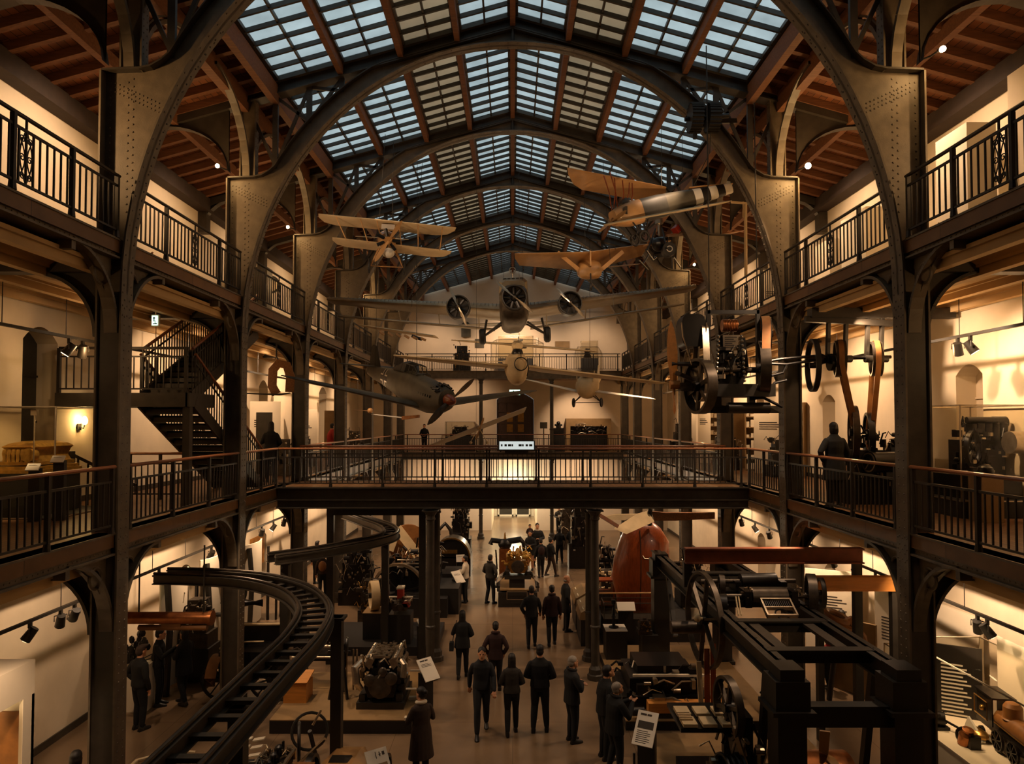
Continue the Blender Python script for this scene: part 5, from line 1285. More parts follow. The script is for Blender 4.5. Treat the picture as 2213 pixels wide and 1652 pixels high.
# ---------------------------------------------------------------- ground floor exhibits
# --- overhead rail track, lower loop
def track(name, label, pts, posts, gauge=.62, z=3.2, ties=.34):
    o = thing(name, label, 'rail track', V(pts[len(pts) // 2]) * 1.0)
    pts = [V(p) for p in pts]
    # resample
    dense = []
    for i in range(len(pts) - 1):
        p0, p1, p2, p3 = pts[max(i - 1, 0)], pts[i], pts[i + 1], pts[min(i + 2, len(pts) - 1)]
        for k in range(8):
            t = k / 8; dense.append(.5 * ((2 * p1) + (p2 - p0) * t + (2 * p0 - 5 * p1 + 4 * p2 - p3) * t * t + (3 * p1 - p0 - 3 * p2 + p3) * t ** 3))
    dense.append(pts[-1]); sides = [[], []]
    for k, p in enumerate(dense):
        d = (dense[min(k + 1, len(dense) - 1)] - dense[max(k - 1, 0)]).normalized(); a = d.cross(V((0, 0, 1)))
        sides[0].append(p - a * gauge / 2); sides[1].append(p + a * gauge / 2)
    for s_ in sides:
        m = MB(); m.sweep(s_, [(-.07, -.1), (.07, -.1), (.07, -.08), (.015, -.08), (.015, .06), (.06, .06), (.06, .09), (-.06, .09), (-.06, .06), (-.015, .06), (-.015, -.08), (-.07, -.08)]); r = obj('rail_beam', m, 'steel_dark', o, smooth=25)
        m = MB(); m.tube([p + V((0, 0, .115)) for p in s_], .028, 8); obj('running_rail', m, 'machine_grey', r)
    acc = 0
    for k in range(1, len(dense)):
        acc += (dense[k] - dense[k - 1]).length
        if acc > ties:
            acc = 0; m = MB(); m.beam(sides[0][k] - V((0, 0, .03)), sides[1][k] - V((0, 0, .03)), .1, .05); obj('cross_tie', m, 'steel_dark', o, smooth=0)
    for (x, y) in posts: m = MB(); m.box(x - .09, x + .09, y - .09, y + .09, 0, z - .1); m.box(x - .16, x + .16, y - .16, y + .16, 0, .03); m.box(x - .14, x + .14, y - .14, y + .14, z - .14, z - .1); obj('post', m, 'steel_black', o, smooth=0)
    return o
track('curved_rail_track', 'long curved overhead rail track with sleepers sweeping from below the camera', [(-3.07, 5.2, 3.2), (-3.07, 7.0, 3.2), (-3.08, 8.8, 3.2), (-3.1, 10.4, 3.2), (-3.35, 11.8, 3.2), (-4.05, 13.1, 3.2), (-5.1, 14.0, 3.2), (-6.3, 14.4, 3.2), (-7.3, 14.5, 3.2)], [(-2.98, 11.9), (-3.2, 8.2)], .5)
track('upper_rail_track', 'hairpin rail track curving through the steel portal frame', [(-5.6, 16.2, 3.22), (-4.6, 17.2, 3.22), (-3.7, 18.6, 3.22), (-3.45, 19.6, 3.22), (-3.75, 20.8, 3.22), (-4.6, 22.2, 3.22), (-5.6, 23.8, 3.22)], [(-3.5, 19.2), (-5.35, 16.45)], .4, 3.2)
o = thing('portal_frame', 'tall black steel portal frame standing behind the engine platform', 'frame', (-3.6, 18.6, 0)); m = MB()
for x in (-4.85, -2.4): m.box(x - .09, x + .09, 18.52, 18.68, 0, 4.05); obj('frame_post', m, 'steel_black', o, smooth=0); m = MB()
m.box(-4.94, -2.31, 18.5, 18.7, 3.93, 4.1); obj('frame_beam', m, 'steel_black', o, smooth=0)

# --- platforms
def platform(label, x0, x1, y0, y1, h, top='plinth_tan', front='plinth_black'):
    o = thing('display_platform', label, 'platform', ((x0 + x1) / 2, (y0 + y1) / 2, 0), 'exhibit platforms'); m = MB(); m.box(x0, x1, y0, y1, 0, h - .02); obj('riser', m, front, o, smooth=0); m = MB(); m.box(x0, x1, y0, y1, h - .02, h); obj('deck', m, top, o, smooth=0); return o
platform('low tan topped platform carrying the ornate car engine', -5.0, -2.08, 14.45, 17.2, .28)
platform('low black platform under the small engine and tan wheel, behind the ornate engine', -5.2, -2.1, 19.2, 21.6, .24, 'plinth_black')
platform('black platform with pale edge below the large flywheel', -4.6, -2.15, 22.9, 27.5, .62, 'plinth_black')
platform('broad tan platform inside the gallery behind the two talking visitors', -8.9, -6.6, 17.3, 21.5, .25)
platform('broad tan floor platform under the steel gantry', 2.5, 5.85, 8.2, 14.2, .12, 'plinth_tan')
platform('tan platform holding the black press bed beside the aisle', 2.35, 5.6, 14.6, 19.5, .2)
platform('low platform under the wooden hull', 2.6, 5.6, 20.4, 26.0, .3, 'plinth_black')
# --- ornate V engine
E = V((-2.83, 15.6, .28))
o = engine_block('car_engine', 'ornate car engine with silver covers on a black stand, standing on the low platform', 'engine', E, (.92, 1.15, 1.15), 5, 4, 'machine_black', 'bright_steel', dens=2.2)
m = MB()
for sg in (-1, 1):
    m.loft([[E + V((sg * (.1 + .3 * c) + sg * .02, yy, .72 + .34 * s_ )) for c, s_ in ((.1, .8), (.5, .95), (.8, .55), (.45, .2))] for yy in (-.5, .5)])
    for k in range(9): m.sph(E + V((sg * .3, -.45 + k * .11, 1.04)), .05, 8, 5)
obj('valve_covers', m, 'bright_steel', o, smooth=30)
m = MB(); random.seed(4)
for k in range(60): m.cb(E + V((random.uniform(-.2, .2), -.1 + random.uniform(-.4, .4), 1.08 + random.uniform(0, .06))), (.05, .03, .03))
m.cb(E + V((0, -.1, 1.06)), (.36, .8, .05)); obj('intake_ribs', m, 'bright_steel', o, smooth=0)
m = MB(); m.tube([E + V((-.42, -.4, .95)), E + V((-.55, -.55, .85)), E + V((-.5, -.62, .55)), E + V((-.42, -.55, .4))], [.08, .09, .08, .06], 10); obj('air_duct', m, 'bright_steel', o); m = MB(); m.tube([E + V((.42, -.4, .95)), E + V((.5, -.5, .9)), E + V((.48, -.55, .65))], .07, 10); obj('air_duct', m, 'bright_steel', o)
m = MB()
for k, (x, z, r) in enumerate(((0, .42, .17), (-.22, .62, .12), (.24, .66, .13), (.06, .8, .09))): m.lathe([(.02, -.05), (r, -.04), (r * .8, 0), (r, .04), (r * .5, .06), (.02, .07)], E + V((x, -.66, z)), (0, -1, 0), 20)
obj('belt_pulleys', m, 'machine_grey', o)
def small_engine(name, label, c, R, seed, cat='engine'):
    return engine_block(name, label, cat, c, R, seed, 3)
# machine with legs, wooden box, acrylic stands next to it
o = thing('drill_stand', 'tall thin black drilling machine on splayed legs beside the ornate engine', 'machine', (-3.85, 15.7, .28)); m = MB()
for dx, dy in ((-.2, -.2), (.2, -.2), (0, .25)): m.beam((-3.85 + dx, 15.7 + dy, .28), (-3.85 + dx * .4, 15.7 + dy * .4, 1.0), .05, .05)
obj('legs', m, 'steel_black', o, smooth=0); m = MB(); m.box(-3.95, -3.75, 15.6, 15.8, .9, 1.45); m.ring((-3.82, 15.5, 1.5), (1, .2, 0), .2, .03, 18, 6); m.ring((-3.68, 15.55, 1.45), (1, .2, 0), .16, .03, 18, 6); m.cyl((-4.1, 15.6, 1.3), (-3.6, 15.6, 1.3), .03); obj('drill_body', m, 'machine_black', o)
m = MB()
for dx in (-.03, .12, .2): m.cyl((-3.7 + dx, 15.75, .4), (-3.7 + dx, 15.75, 1.3), .02, n=8)
obj('steel_rods', m, 'bright_steel', o)
o = thing('wooden_box', 'orange brown wooden crate with sloping lid on the engine platform', 'box', (-4.72, 15.5, .28)); m = MB(); m.box(-5.0, -4.5, 15.3, 15.8, .28, .68); obj('box_body', m, 'beam_orange', o, smooth=0); m = MB(); m.beam((-4.75, 15.28, .71), (-4.75, 15.85, .8), .54, .03); obj('lid', m, 'beam_orange', o, smooth=0)
o = thing('lathe', 'dark metal lathe with bright spindle behind the wooden crate', 'machine', (-4.6, 16.5, .28)); m = MB(); m.box(-5.1, -4.0, 16.3, 16.7, .85, 1.0); m.box(-5.0, -4.85, 16.35, 16.65, .28, .85); m.box(-4.25, -4.1, 16.35, 16.65, .28, .85); m.box(-5.1, -4.7, 16.3, 16.7, 1.0, 1.25); obj('bed', m, 'machine_black', o, smooth=0); m = MB(); m.cyl((-4.7, 16.5, 1.12), (-4.05, 16.5, 1.12), .045); m.cyl((-5.25, 16.5, 1.12), (-5.1, 16.5, 1.12), .12); m.cyl((-5.1, 16.2, .97), (-4.0, 16.2, .97), .025); obj('spindle', m, 'bright_steel', o); m = MB(); clutter(m, (-4.5, 16.4, 1.15), (1.0, .4, .4), 20, 31); obj('tool_posts', m, 'machine_grey', o)
for i, (px, py) in enumerate(((888, 1556), (897, 1512))):
    c = G(px, py, .28); o = thing('acrylic_stand', ('clear acrylic label stand on the front corner of the engine platform', 'clear acrylic label stand behind the slanted card of the ornate engine')[i], 'stand', c); m = MB()
    m.face([c + V((-.12, 0, .05)), c + V((.12, 0, .05)), c + V((.12, .02, .62)), c + V((-.12, .02, .62))]); obj('pane', m, 'case_glass', o, smooth=0); m = MB(); m.cb(c + V((0, 0, .03)), (.26, .1, .06)); m.cb(c + V((0, .02, .62)), (.22, .02, .03)); obj('ends', m, 'linen_white', o, smooth=0)
text_panel('white slanted card with dark picture strip, beside the ornate car engine', G(925, 1545), .38, .52, .75, .75, .98, False, lines=3)
text_panel('small white slanted card by the black plinth with the small engine', G(917, 1424), .34, .36, .8, .7, .92, False, lines=3, title=False)
text_panel('white slanted card facing the visitor with crossed arms', G(990, 1310), .38, .5, .8, .75, 1.0, False, lines=3, title=False)
text_panel('small white card above the black plinth near the printing machine', G(995, 1262), .34, .3, .5, .2, 1.0, False, lines=2, title=False)
plinth('black plinth beside the visitor with crossed arms', G(972, 1318), (.7, 1.2, .85)); plinth('black plinth carrying the small white card near the printing machine', G(985, 1275), (.9, 1.4, .75))
# small engine on black plinth and the tan rimmed wheel
plinth('tall black plinth under the small red and white engine', (-3.15, 19.75, .24), (.62, .6, .8))
o = engine_block('small_engine', 'small engine with pale cover and red parts on a tall black plinth', 'engine', (-3.15, 19.75, 1.04), (.62, .5, .5), 41, 2, 'machine_grey', 'bright_steel', base=False); m = MB(); m.cb((-3.15, 19.7, 1.58), (.16, .3, .3)); m.cb((-2.98, 19.6, 1.3), (.2, .2, .12)); obj('red_cover', m, 'red_paint', o, smooth=0); m = MB(); m.cb((-3.15, 19.7, 1.75), (.2, .3, .05)); m.cyl((-3.6, 19.6, 1.5), (-2.8, 19.6, 1.5), .03); obj('pale_cap', m, 'linen_white', o)
plinth('black plinth with tan top under the tan rimmed wheel', (-4.0, 20.2, .24), (.5, .7, .75), top='plinth_tan')
o = thing('tan_wheel', 'wheel with broad tan rim standing on its plinth', 'wheel', (-4.0, 20.2, .99)); flywheel(o, (-4.0, 20.2, 1.4), (1, .35, 0), .42, .24, 'linen', .06, 5, .08, name='rim')
# large flywheel engine
o = thing('flywheel_engine', 'stationary engine with one huge dark flywheel and bright rim, sunk in its platform', 'engine', (-3.75, 23.4, .62))
r, s_, h = wheel_mb((-3.78, 23.3, .72), (.25, 1, 0), .98, .14, .08, 6, .12); f = obj('flywheel', r, 'bright_steel', o); obj('spokes', s_, 'machine_black', f); obj('hub', h, 'machine_black', f)
m = MB(); m.box(-4.2, -2.6, 23.9, 25.2, .62, 1.5); clutter(m, (-3.3, 24, 1.6), (1.6, .8, .9), 40, 51); obj('engine_body', m, 'machine_black', o, smooth=20); m = MB(); clutter(m, (-3.2, 23.7, 1.7), (1.5, .4, .9), 40, 52, 'cpp')
for z in (1.5, 1.62, 1.74): m.cyl((-3.9, 23.6, z), (-2.5, 23.6, z), .03, n=8)
obj('bright_pipes', m, 'bright_steel', o); m = MB(); clutter(m, (-3.2, 23.6, 1.8), (1.2, .3, .3), 12, 53, 'c'); obj('copper_parts', m, 'copper', o)
# big disc with the slanting broad belt
o = thing('belt_wheel', 'large tan disc wheel with broad slanting belt above the flywheel engine', 'wheel', P(880, 1210, 25.6)); c = P(882, 1176, 25.8)
m = MB(); m.disc(c, (.3, -1, 0), .18, .72, .16, 36); m.cyl(c - V((.05, -.12, 0)), c + V((.05, -.12, 0)), .2, n=18); obj('disc', m, 'leather', o); m = MB(); m.beam(P(858, 1142, 25.2), P(912, 1212, 25.2), .34, .05, up=(0, -1, .1)); m.beam(P(856, 1150, 25.3), P(842, 1190, 25.4), .3, .05, up=(0, -1, .1)); obj('broad_belt', m, 'linen', o, smooth=0); m = MB(); m.box(c.x - .1, c.x + .1, c.y, c.y + .3, .62, c.z); m.box(c.x - .7, c.x + .7, c.y - .1, c.y + .5, .62, 1.4); obj('stand', m, 'machine_black', o, smooth=0)
def far_machine(name, label, px, pyb, Y, w, d, h, seed, mt='machine_black', bright='bright_steel', z=None, cat='machine', n=40, group=None):
    """mid distance machine: stepped frame, housings, bright trim, wheel"""
    c = P(px, pyb, Y); z0 = c.z if z is None else z; c = V((c.x, Y, z0)); o = thing(name, label, cat, c, group)
    m = MB(); m.box(c.x - w / 2, c.x + w / 2, Y, Y + d, z0, z0 + h * .3); m.box(c.x - w * .4, c.x + w * .4, Y + d * .1, Y + d * .9, z0 + h * .3, z0 + h * .7); m.box(c.x - w * .3, c.x + w * .3, Y + d * .2, Y + d * .8, z0 + h * .7, z0 + h * .95); obj('machine_frame', m, mt, o, smooth=0)
    m = MB(); clutter(m, (c.x, Y + d * .3, z0 + h * .6), (w * .95, d * .8, h * .75), n, seed); obj('housings', m, mt, o)
    m = MB(); clutter(m, (c.x, Y + d * .05, z0 + h * .6), (w * .9, d * .4, h * .7), n, seed + 1, 'cpb'); obj('bright_trim', m, bright, o); return o
far_machine('press_machine', 'black upright machine with brass valves by the portal frame post', 930, 1290, 26.2, .7, .8, 2.6, 61, z=.62, n=46)
far_machine('pump_machine', 'black pump with pale cylinders behind the hairpin rail track', 768, 1290, 24.4, 1.2, .9, 2.0, 63, z=0.0, n=44)
far_machine('gear_machine', 'dark gear machine with round brass drum under the hairpin rail track', 800, 1330, 22.2, .8, .7, 1.4, 65, 'machine_grey', 'brass', z=0.0)
far_machine('printing_machine', 'tall black printing machine near the far passage', 995, 1190, 34.0, 1.0, 1.0, 2.4, 67, z=0.0, n=50)
o = thing('arched_machine', 'black machine with curved arch cover and warm lit opening', 'machine', V((-2.6, 29.2, 0))); m = MB(); m.prism([(-3.3 + 1.5 * (1 - cos(t)) * .5 * 1.0, .75 + .8 * sin(t)) for t in [pi * k / 14 for k in range(15)]], 29.0, 30.2, 'xz'); m.box(-3.4, -1.75, 29.0, 30.4, 0, .8); obj('cover', m, 'machine_black', o, smooth=30); m = MB(); m.box(-3.1, -2.3, 28.96, 29.0, .95, 1.1); m.sweep([(-3.32 + 1.54 * (1 - cos(t)) * .5, 28.98, .75 + .83 * sin(t)) for t in [pi * k / 14 for k in range(15)]], [(-.03, -.02), (.03, -.02), (.03, .02), (-.03, .02)], up=(0, 1, 0)); obj('edge_trim', m, 'brass', o)
o = thing('hooked_arm', 'black curved iron arm standing behind the arched machine', 'machine', (-3.2, 31, 0)); m = MB(); m.tube([(-3.4, 31, 0), (-3.3, 31, 1.6), (-3.0, 31, 1.9), (-2.75, 31, 1.6), (-2.7, 31, 1.2)], .09, 8); m.box(-3.6, -2.6, 30.8, 31.2, 0, .3); obj('arm', m, 'machine_black', o)
# gallery shelf of chairs / table under the picture, staircase side
o = thing('display_table', 'small glass topped table by the wall poster', 'table', G(575, 1335)); c = G(575, 1335); m = MB(); m.cb(c + V((0, 0, .95)), (1.0, .6, .08)); obj('table_top', m, 'white_board', o, smooth=0)
for dx in (-.4, .4):
    for dy in (-.22, .22): m = MB(); m.beam(c + V((dx, dy, 0)), c + V((dx, dy, .92)), .06, .06); obj('leg', m, 'steel_black', o, smooth=0)
# poster on the wall
o = thing('poster', 'brown pictorial poster on the gallery wall, staircase side', 'poster', (-9.19, 24.9, 1.35)); m = MB(); m.box(-9.19, -9.16, 24.4, 25.75, 1.25, 2.3); obj('picture', m, 'poster', o, smooth=0)
# rounded double drum, staircase side
o = thing('hanging_roller', 'long horizontal brown roller with thinner bar below, hung in the gallery behind the first column', 'roller', (-6.3, 12.5, 2.5)); m = MB(); m.cyl(P(240, 1336, 12.5), P(458, 1336, 12.5), .105, n=24)
for px in (262, 452): m.cyl(P(px, 1336, 12.5), P(px + 8, 1336, 12.5), .13, n=24)
obj('roller_body', m, 'copper', o); m = MB(); m.cyl(P(300, 1357, 12.5), P(448, 1357, 12.5), .05, n=16); m.cb(P(372, 1348, 12.5), (.35, .1, .1)); obj('lower_bar', m, 'leather', o); m = MB()
for px in (300, 440): a = P(px, 1336, 12.5); m.cyl(a, (a.x, a.y, 4.2), .015, n=6)
obj('hanger_rods', m, 'steel_black', o)
# curved white display screens with dark ribs
for i, (x, y, hh) in enumerate(((-8.6, 17.2, 2.6), (-8.2, 18.4, 2.8), (-8.55, 22.2, 2.5))):
    o = thing('curved_screen', ('curved white display screen with dark rib behind the talking visitors', 'second curved white screen with dark wheel rim behind the talking visitors', 'curved white screen beside the poster wall')[i], 'screen', (x, y, .0)); m = MB(); m.sweep([(x + .45 * cos(t), y + .0 + .9 * sin(t), hh / 2 + .1) for t in [-.9 + 1.8 * k / 10 for k in range(11)]], [(-.02, -hh / 2), (.02, -hh / 2), (.02, hh / 2), (-.02, hh / 2)]); obj('screen_sheet', m, 'white_board', o); m = MB(); m.tube([(x + .5, y - .8, 0), (x + .55, y - .75, hh * .6), (x + .4, y - .6, hh)], .08, 6); m.tube([(x + .6, y + .5, 0), (x + .6, y + .5, hh * .95)], .05, 6)
    if i == 1: m.ring((x + .6, y, 1.9), (.6, -.8, 0), .55, .06, 26, 8)
    obj('dark_rib', m, 'steel_black', o)
o = thing('wire_sculpture', 'dark leafy metal sculpture on a white stand behind the visitor with cap', 'sculpture', (-8.5, 15.7, 0)); m = MB(); random.seed(9)
for k in range(30): p = V((-8.5 + random.uniform(-.45, .45), 15.7 + random.uniform(-.3, .3), 1.1 + random.uniform(0, .8))); m.sph(p, (.07, .05, .09), 6, 4); m.tube([(-8.5, 15.7, 1.0), p], .01, 4)
obj('leaves_of_metal', m, 'machine_black', o); m = MB(); m.box(-8.9, -8.1, 15.5, 15.9, 0, 1.0); obj('stand', m, 'white_board', o, smooth=0)
o = thing('fish_model', 'dark streamlined model on a post above the tan platform', 'model', (-7.1, 18.2, .25)); m = MB(); m.loft([ell(x, w, h, 0, 12) for x, w, h in ((-.5, .02, .02), (-.3, .1, .08), (.1, .14, .1), (.4, .06, .05), (.6, .02, .1))]); m2 = MB(); m2.f = m.f; m2.v = [(v[0] - 7.1, v[1] + 18.2, v[2] + 1.7) for v in m.v]; obj('model_body', m2, 'machine_black', o); m = MB(); m.cyl((-7.1, 18.2, .25), (-7.1, 18.2, 1.65), .025, n=8); obj('post', m, 'steel_black', o)
far_machine('stone_engine', 'small grey machine with pale castings on a black block beside the second column', 418, 1340, 17.0, .7, .6, 1.2, 71, 'machine_grey', 'linen_white', z=.9, n=24); plinth('black block with white card under the small grey machine', (P(418, 1340, 17.0).x, 17.3, .25), (.8, .7, .66))
# vintage wagon with handle, table engine, both below the curved track
o = thing('wooden_cart', 'old wooden cart with curved draw handle under the curved track', 'cart', (-4.55, 9.3, 0)); DX = V((-.35, 0, 0)); fr = [(-5.05, 8.2, .85), (-4.6, 10.6, .85), (-3.9, 10.6, .85), (-3.7, 8.2, .85)]; m = MB(); m.T = Matrix.Translation(DX)
for a, b in zip(fr, fr[1:] + fr[:1]): m.beam(a, b, .07, .09)
for u in (.3, .6): m.beam(V(fr[0]).lerp(V(fr[1]), u), V(fr[3]).lerp(V(fr[2]), u), .06, .06)
obj('cart_frame', m, 'varnish', o, smooth=0); m = MB(); m.T = Matrix.Translation(DX); m.tube([(-5.3, 9.3, 1.0), (-5.35, 9.8, 1.25), (-5.2, 10.4, 1.4), (-4.8, 10.7, 1.4), (-4.5, 10.75, 1.35)], .03, 8); m.cyl((-5.5, 9.3, 1.0), (-4.9, 9.35, 1.0), .035); obj('draw_handle', m, 'linen', o); m = MB(); m.T = Matrix.Translation(DX); m.beam((-4.5, 10.0, 1.0), (-3.9, 10.3, 1.35), .5, .05); obj('footboard', m, 'red_wood', o, smooth=0)
for y in (8.6, 10.2):
    for x in (-5.0, -3.8): flywheel(o, (x - .35, y, .42), (1, 0, 0), .42, .06, 'oak', .05, 8, .07, name='wheel')
o = thing('carriage_seat', 'dark carriage with curved mudguard and long pale pole beside the curved track', 'carriage', G(500, 1500)); c = G(505, 1500) + V((.5, 0, 0)); m = MB(); m.box(c.x - .7, c.x + .6, c.y - .4, c.y + .6, .5, 1.1); m.box(c.x - .7, c.x + .6, c.y + .4, c.y + .6, 1.0, 1.5); obj('body', m, 'machine_black', o, smooth=0); m = MB(); m.sweep([c + V((-.75 - .0, -.3 + .5 * cos(t) * .9, .45 + .55 * sin(t))) for t in [pi * k / 10 for k in range(11)]], [(-.12, -.02), (.12, -.02), (.12, .02), (-.12, .02)]); obj('mudguard', m, 'leather', o); m = MB(); m.cyl(c + V((-.75, .2, 1.55)), c + V((1.3, .5, 1.5)), .035); m.cyl(c + V((-.6, .0, 1.2)), c + V((.2, .0, 1.22)), .02); m.beam(c + V((-.75, -.2, 1.1)), c + V((-.4, .3, 1.5)), .07, .05); obj('pale_pole', m, 'linen', o)
for x in (-.6, .5): flywheel(o, c + V((x, -.45, .5)), (0, 1, 0), .48, .06, 'machine_black', .05, 10, .07, name='wheel')
o = thing('workbench', 'long wooden bench carrying a black engine below the curved track', 'bench', (-3.55, 10.0, 0)); m = MB(); m.box(-3.95, -3.2, 9.0, 11.4, .84, .9); obj('bench_top', m, 'oak', o, smooth=0)
for x in (-3.9, -3.25):
    for y in (9.1, 11.3): m = MB(); m.box(x - .04, x + .04, y - .04, y + .04, 0, .84); obj('leg', m, 'oak', o, smooth=0)
engine_block('bench_engine', 'black and bright many piped engine on the long wooden bench', 'engine', (-3.6, 10.5, .9), (.5, .9, .6), 81, 4, dens=1.2)
o = thing('paddle_model', 'fan of pale paddles on a dark box under the curved track', 'model', (-4.2, 11.2, 0)); m = MB(); m.box(-4.5, -3.98, 10.95, 11.5, 0, .9); obj('dark_box', m, 'plinth_black', o, smooth=0); m = MB()
for k in range(5):
    for j in range(2): m.beam((-4.4 + .2 * j, 11.0 + k * .1, .93 + .08 * k), (-4.22 + .2 * j, 11.0 + k * .1, .96 + .08 * k), .1, .02)
obj('paddles', m, 'linen_white', o, smooth=0)
# old car with open body at the bottom
o = thing('open_car', 'tan bodied old open car with dark seat opening at the bottom of the aisle', 'car', (-2.75, 11.2, 0)); m = MB(); m.T = Matrix.Translation((.0, -.75, -.12)); m.loft([[V((x, y, z)) for x, y, z in ((-3.3 + a, yy, .35), (-3.25 + a, yy, .95 - b), (-2.95, yy, 1.12 - b), (-2.55, yy, 1.12 - b), (-2.25 - a, yy, .95 - b), (-2.2 - a, yy, .35))] for yy, a, b in ((10.6, 0, .1), (11.3, 0, .02), (11.9, .05, .0), (12.6, .12, .08), (12.9, .2, .2))]); obj('body', m, 'varnish', o, smooth=30); m = MB(); m.T = Matrix.Translation((0, -.75, -.12)); m.loft([[V((-2.95, yy, 1.1 - b)), V((-2.6, yy, 1.1 - b)), V((-2.62, yy, 1.13 - b)), V((-2.93, yy, 1.13 - b))] for yy, b in ((10.9, .05), (11.5, .0), (12.2, .02))]); obj('seat_opening', m, 'steel_black', o, smooth=0)
for sg in (-1, 1): flywheel(o, (-2.75 + sg * .62, 11.75, .42), (1, 0, 0), .42, .1, 'machine_black', .06, 8, .08, name='wheel')
o = thing('steering_rig', 'black hooped steering rig with bright lever beside the open car', 'machine', (-3.6, 12.3, 0)); m = MB(); m.ring((-3.55, 12.3, 1.0), (.3, -.8, .5), .3, .025, 22, 6); m.tube([(-3.55, 12.3, 1.0), (-3.5, 12.5, .5), (-3.5, 12.6, 0)], .04, 6); m.ring((-3.75, 12.35, .8), (1, .3, 0), .3, .03, 20, 6); m.cyl((-3.75, 12.35, .8), (-3.75, 12.35, 0), .03, n=6); obj('hoops', m, 'steel_black', o); m = MB(); m.tube([(-3.5, 12.3, 1.1), (-3.38, 12.4, 1.32)], .02, 6); m.tube([(-3.9, 12.2, .3), (-3.2, 12.0, 1.0)], .03, 6); obj('lever', m, 'bright_steel', o)
o = text_panel('tall white slanted card with brown picture beside the open car', (-2.05, 10.9, 0), .36, .62, .7, .62, 1.02, False, lines=0, title=False)
T = Matrix.Translation((-2.05, 10.9, 1.02)) @ Matrix.Rotation(.62, 4, 'Z') @ Matrix.Rotation(-.7, 4, 'X'); m = LM(T); m.box(-.02, -.01, -.015, -.013, .17, .27); m.box(.04, .055, -.015, -.013, .19, .26); m.box(.03, .075, -.015, -.013, .215, .225); m.box(.09, .13, -.015, -.013, .2, .255); obj('numerals', m, 'ink', o, smooth=0); m = LM(T); m.box(-.15, .14, -.015, -.013, -.02, .09); obj('picture', m, 'plinth_tan', o, smooth=0)
# telescope showcase
o = thing('telescope_case', 'white boxed showcase with window holding an old telescope', 'showcase', (-8.2, 10.0, 0)); m = MB()
m.box(-9.1, -7.42, 8.6, 10.9, 0, .95); m.box(-9.1, -7.42, 8.6, 10.9, 2.2, 2.72); m.box(-7.48, -7.42, 10.65, 10.9, .95, 2.2); m.box(-9.1, -9.0, 8.6, 10.9, .95, 2.2); m.box(-9.1, -7.42, 10.84, 10.9, .95, 2.2); obj('white_box', m, 'white_board', o, smooth=0); m = MB(); m.face([(-7.43, 8.6, .95), (-7.43, 10.65, .95), (-7.43, 10.65, 2.2), (-7.43, 8.6, 2.2)]); obj('window_glass', m, 'case_glass', o, smooth=0); m = MB(); m.box(-7.42, -7.4, 8.6, 10.9, .86, .93); obj('dark_shelf', m, 'steel_black', o, smooth=0); m = MB(); m.box(-8.1, -7.5, 10.8, 10.83, .95, 1.95); obj('brown_lining', m, 'leather', o, smooth=0)
point((-8.2, 9.9, 2.1), 16, (1, .72, .42), .1)  # unseen fill light added to brighten the inside of the case
o = thing('telescope', 'brass and black telescope on a white stand inside the white showcase', 'telescope', (-7.95, 10.0, .95)); m = MB(); m.lathe([(.04, -.45), (.06, -.42), (.06, -.15), (.1, -.12), (.1, .25), (.115, .26), (.115, .38), (.1, .4), (.02, .4)], (-7.9, 10.05, 1.85), (.1, .85, .32), 18); obj('tube', m, 'machine_black', o); m = MB(); m.lathe([(.1, -.02), (.118, 0), (.118, .03), (.1, .05)], (-7.9, 10.05, 1.85), (.1, .85, .32), 18); m.cyl((-7.9, 9.75, 1.7), (-7.9, 9.6, 1.66), .045); obj('brass_rings', m, 'brass', o); m = MB(); m.loft([[V((-7.95 + a * w, 10.0 + b * w, z)) for a, b in ((-1, -1), (1, -1), (1, 1), (-1, 1))] for z, w in ((.95, .14), (1.2, .09), (1.72, .07))]); obj('stand', m, 'white_paint', o, smooth=0)
m = MB(); m.sph((-7.8, 10.3, 1.0), (.12, .12, .06), 10, 6); obj('foot_casting', m, 'brass', o)

# --- centre plinth with golden engine and robot arm
C = V((.2, 24.3, 0)); o = thing('centre_plinth', 'dark plinth in the middle of the aisle with two slanted white panels', 'plinth', C); m = MB(); m.box(-.5, .85, 24.2, 26.2, 0, .5); m.box(-.62, .95, 24.9, 26.4, .5, .56); obj('plinth_body', m, 'plinth_black', o, smooth=0); m = MB(); m.box(-.45, .8, 24.25, 26.1, .56, .6); obj('plinth_top', m, 'plinth_tan', o, smooth=0)
for sg in (-1, 1):
    X_ = lambda v: .18 + sg * v
    m = MB(); q = [V((X_(.76), 24.25, .82)), V((X_(.32), 24.95, .98)), V((X_(.2), 25.1, 1.22)), V((X_(.64), 24.4, 1.08))]; m.loft([q, [p_ + V((0, .03, -.02)) for p_ in q]]); pn = obj('slanted_panel', m, 'paper', o, smooth=0); m = MB()
    for u in (.25, .45, .7): p_ = q[0].lerp(q[1], u).lerp(q[3].lerp(q[2], u), .5); m.cb(p_ + V((0, -.03, .0)), (.05, .02, .03))
    obj('panel_print', m, 'ink', pn, smooth=0); m = MB(); m.beam((X_(.7), 24.38, .5), (X_(.7), 24.38, .84), .05, .05); obj('panel_leg', m, 'steel_black', o, smooth=0)
m = MB(); x0, x1, y0, y1 = -.2, .5, 24.0, 24.2
for a, b in (((x0, .28), (x1, .28)), ((x0, .55), (x1, .55)), ((x0, .28), (x0, .55)), ((x1, .28), (x1, .55))): m.beam((a[0], 24.15, a[1]), (b[0], 24.15, b[1]), .02, .02)
obj('small_window_frame', m, 'bright_steel', o, smooth=0)
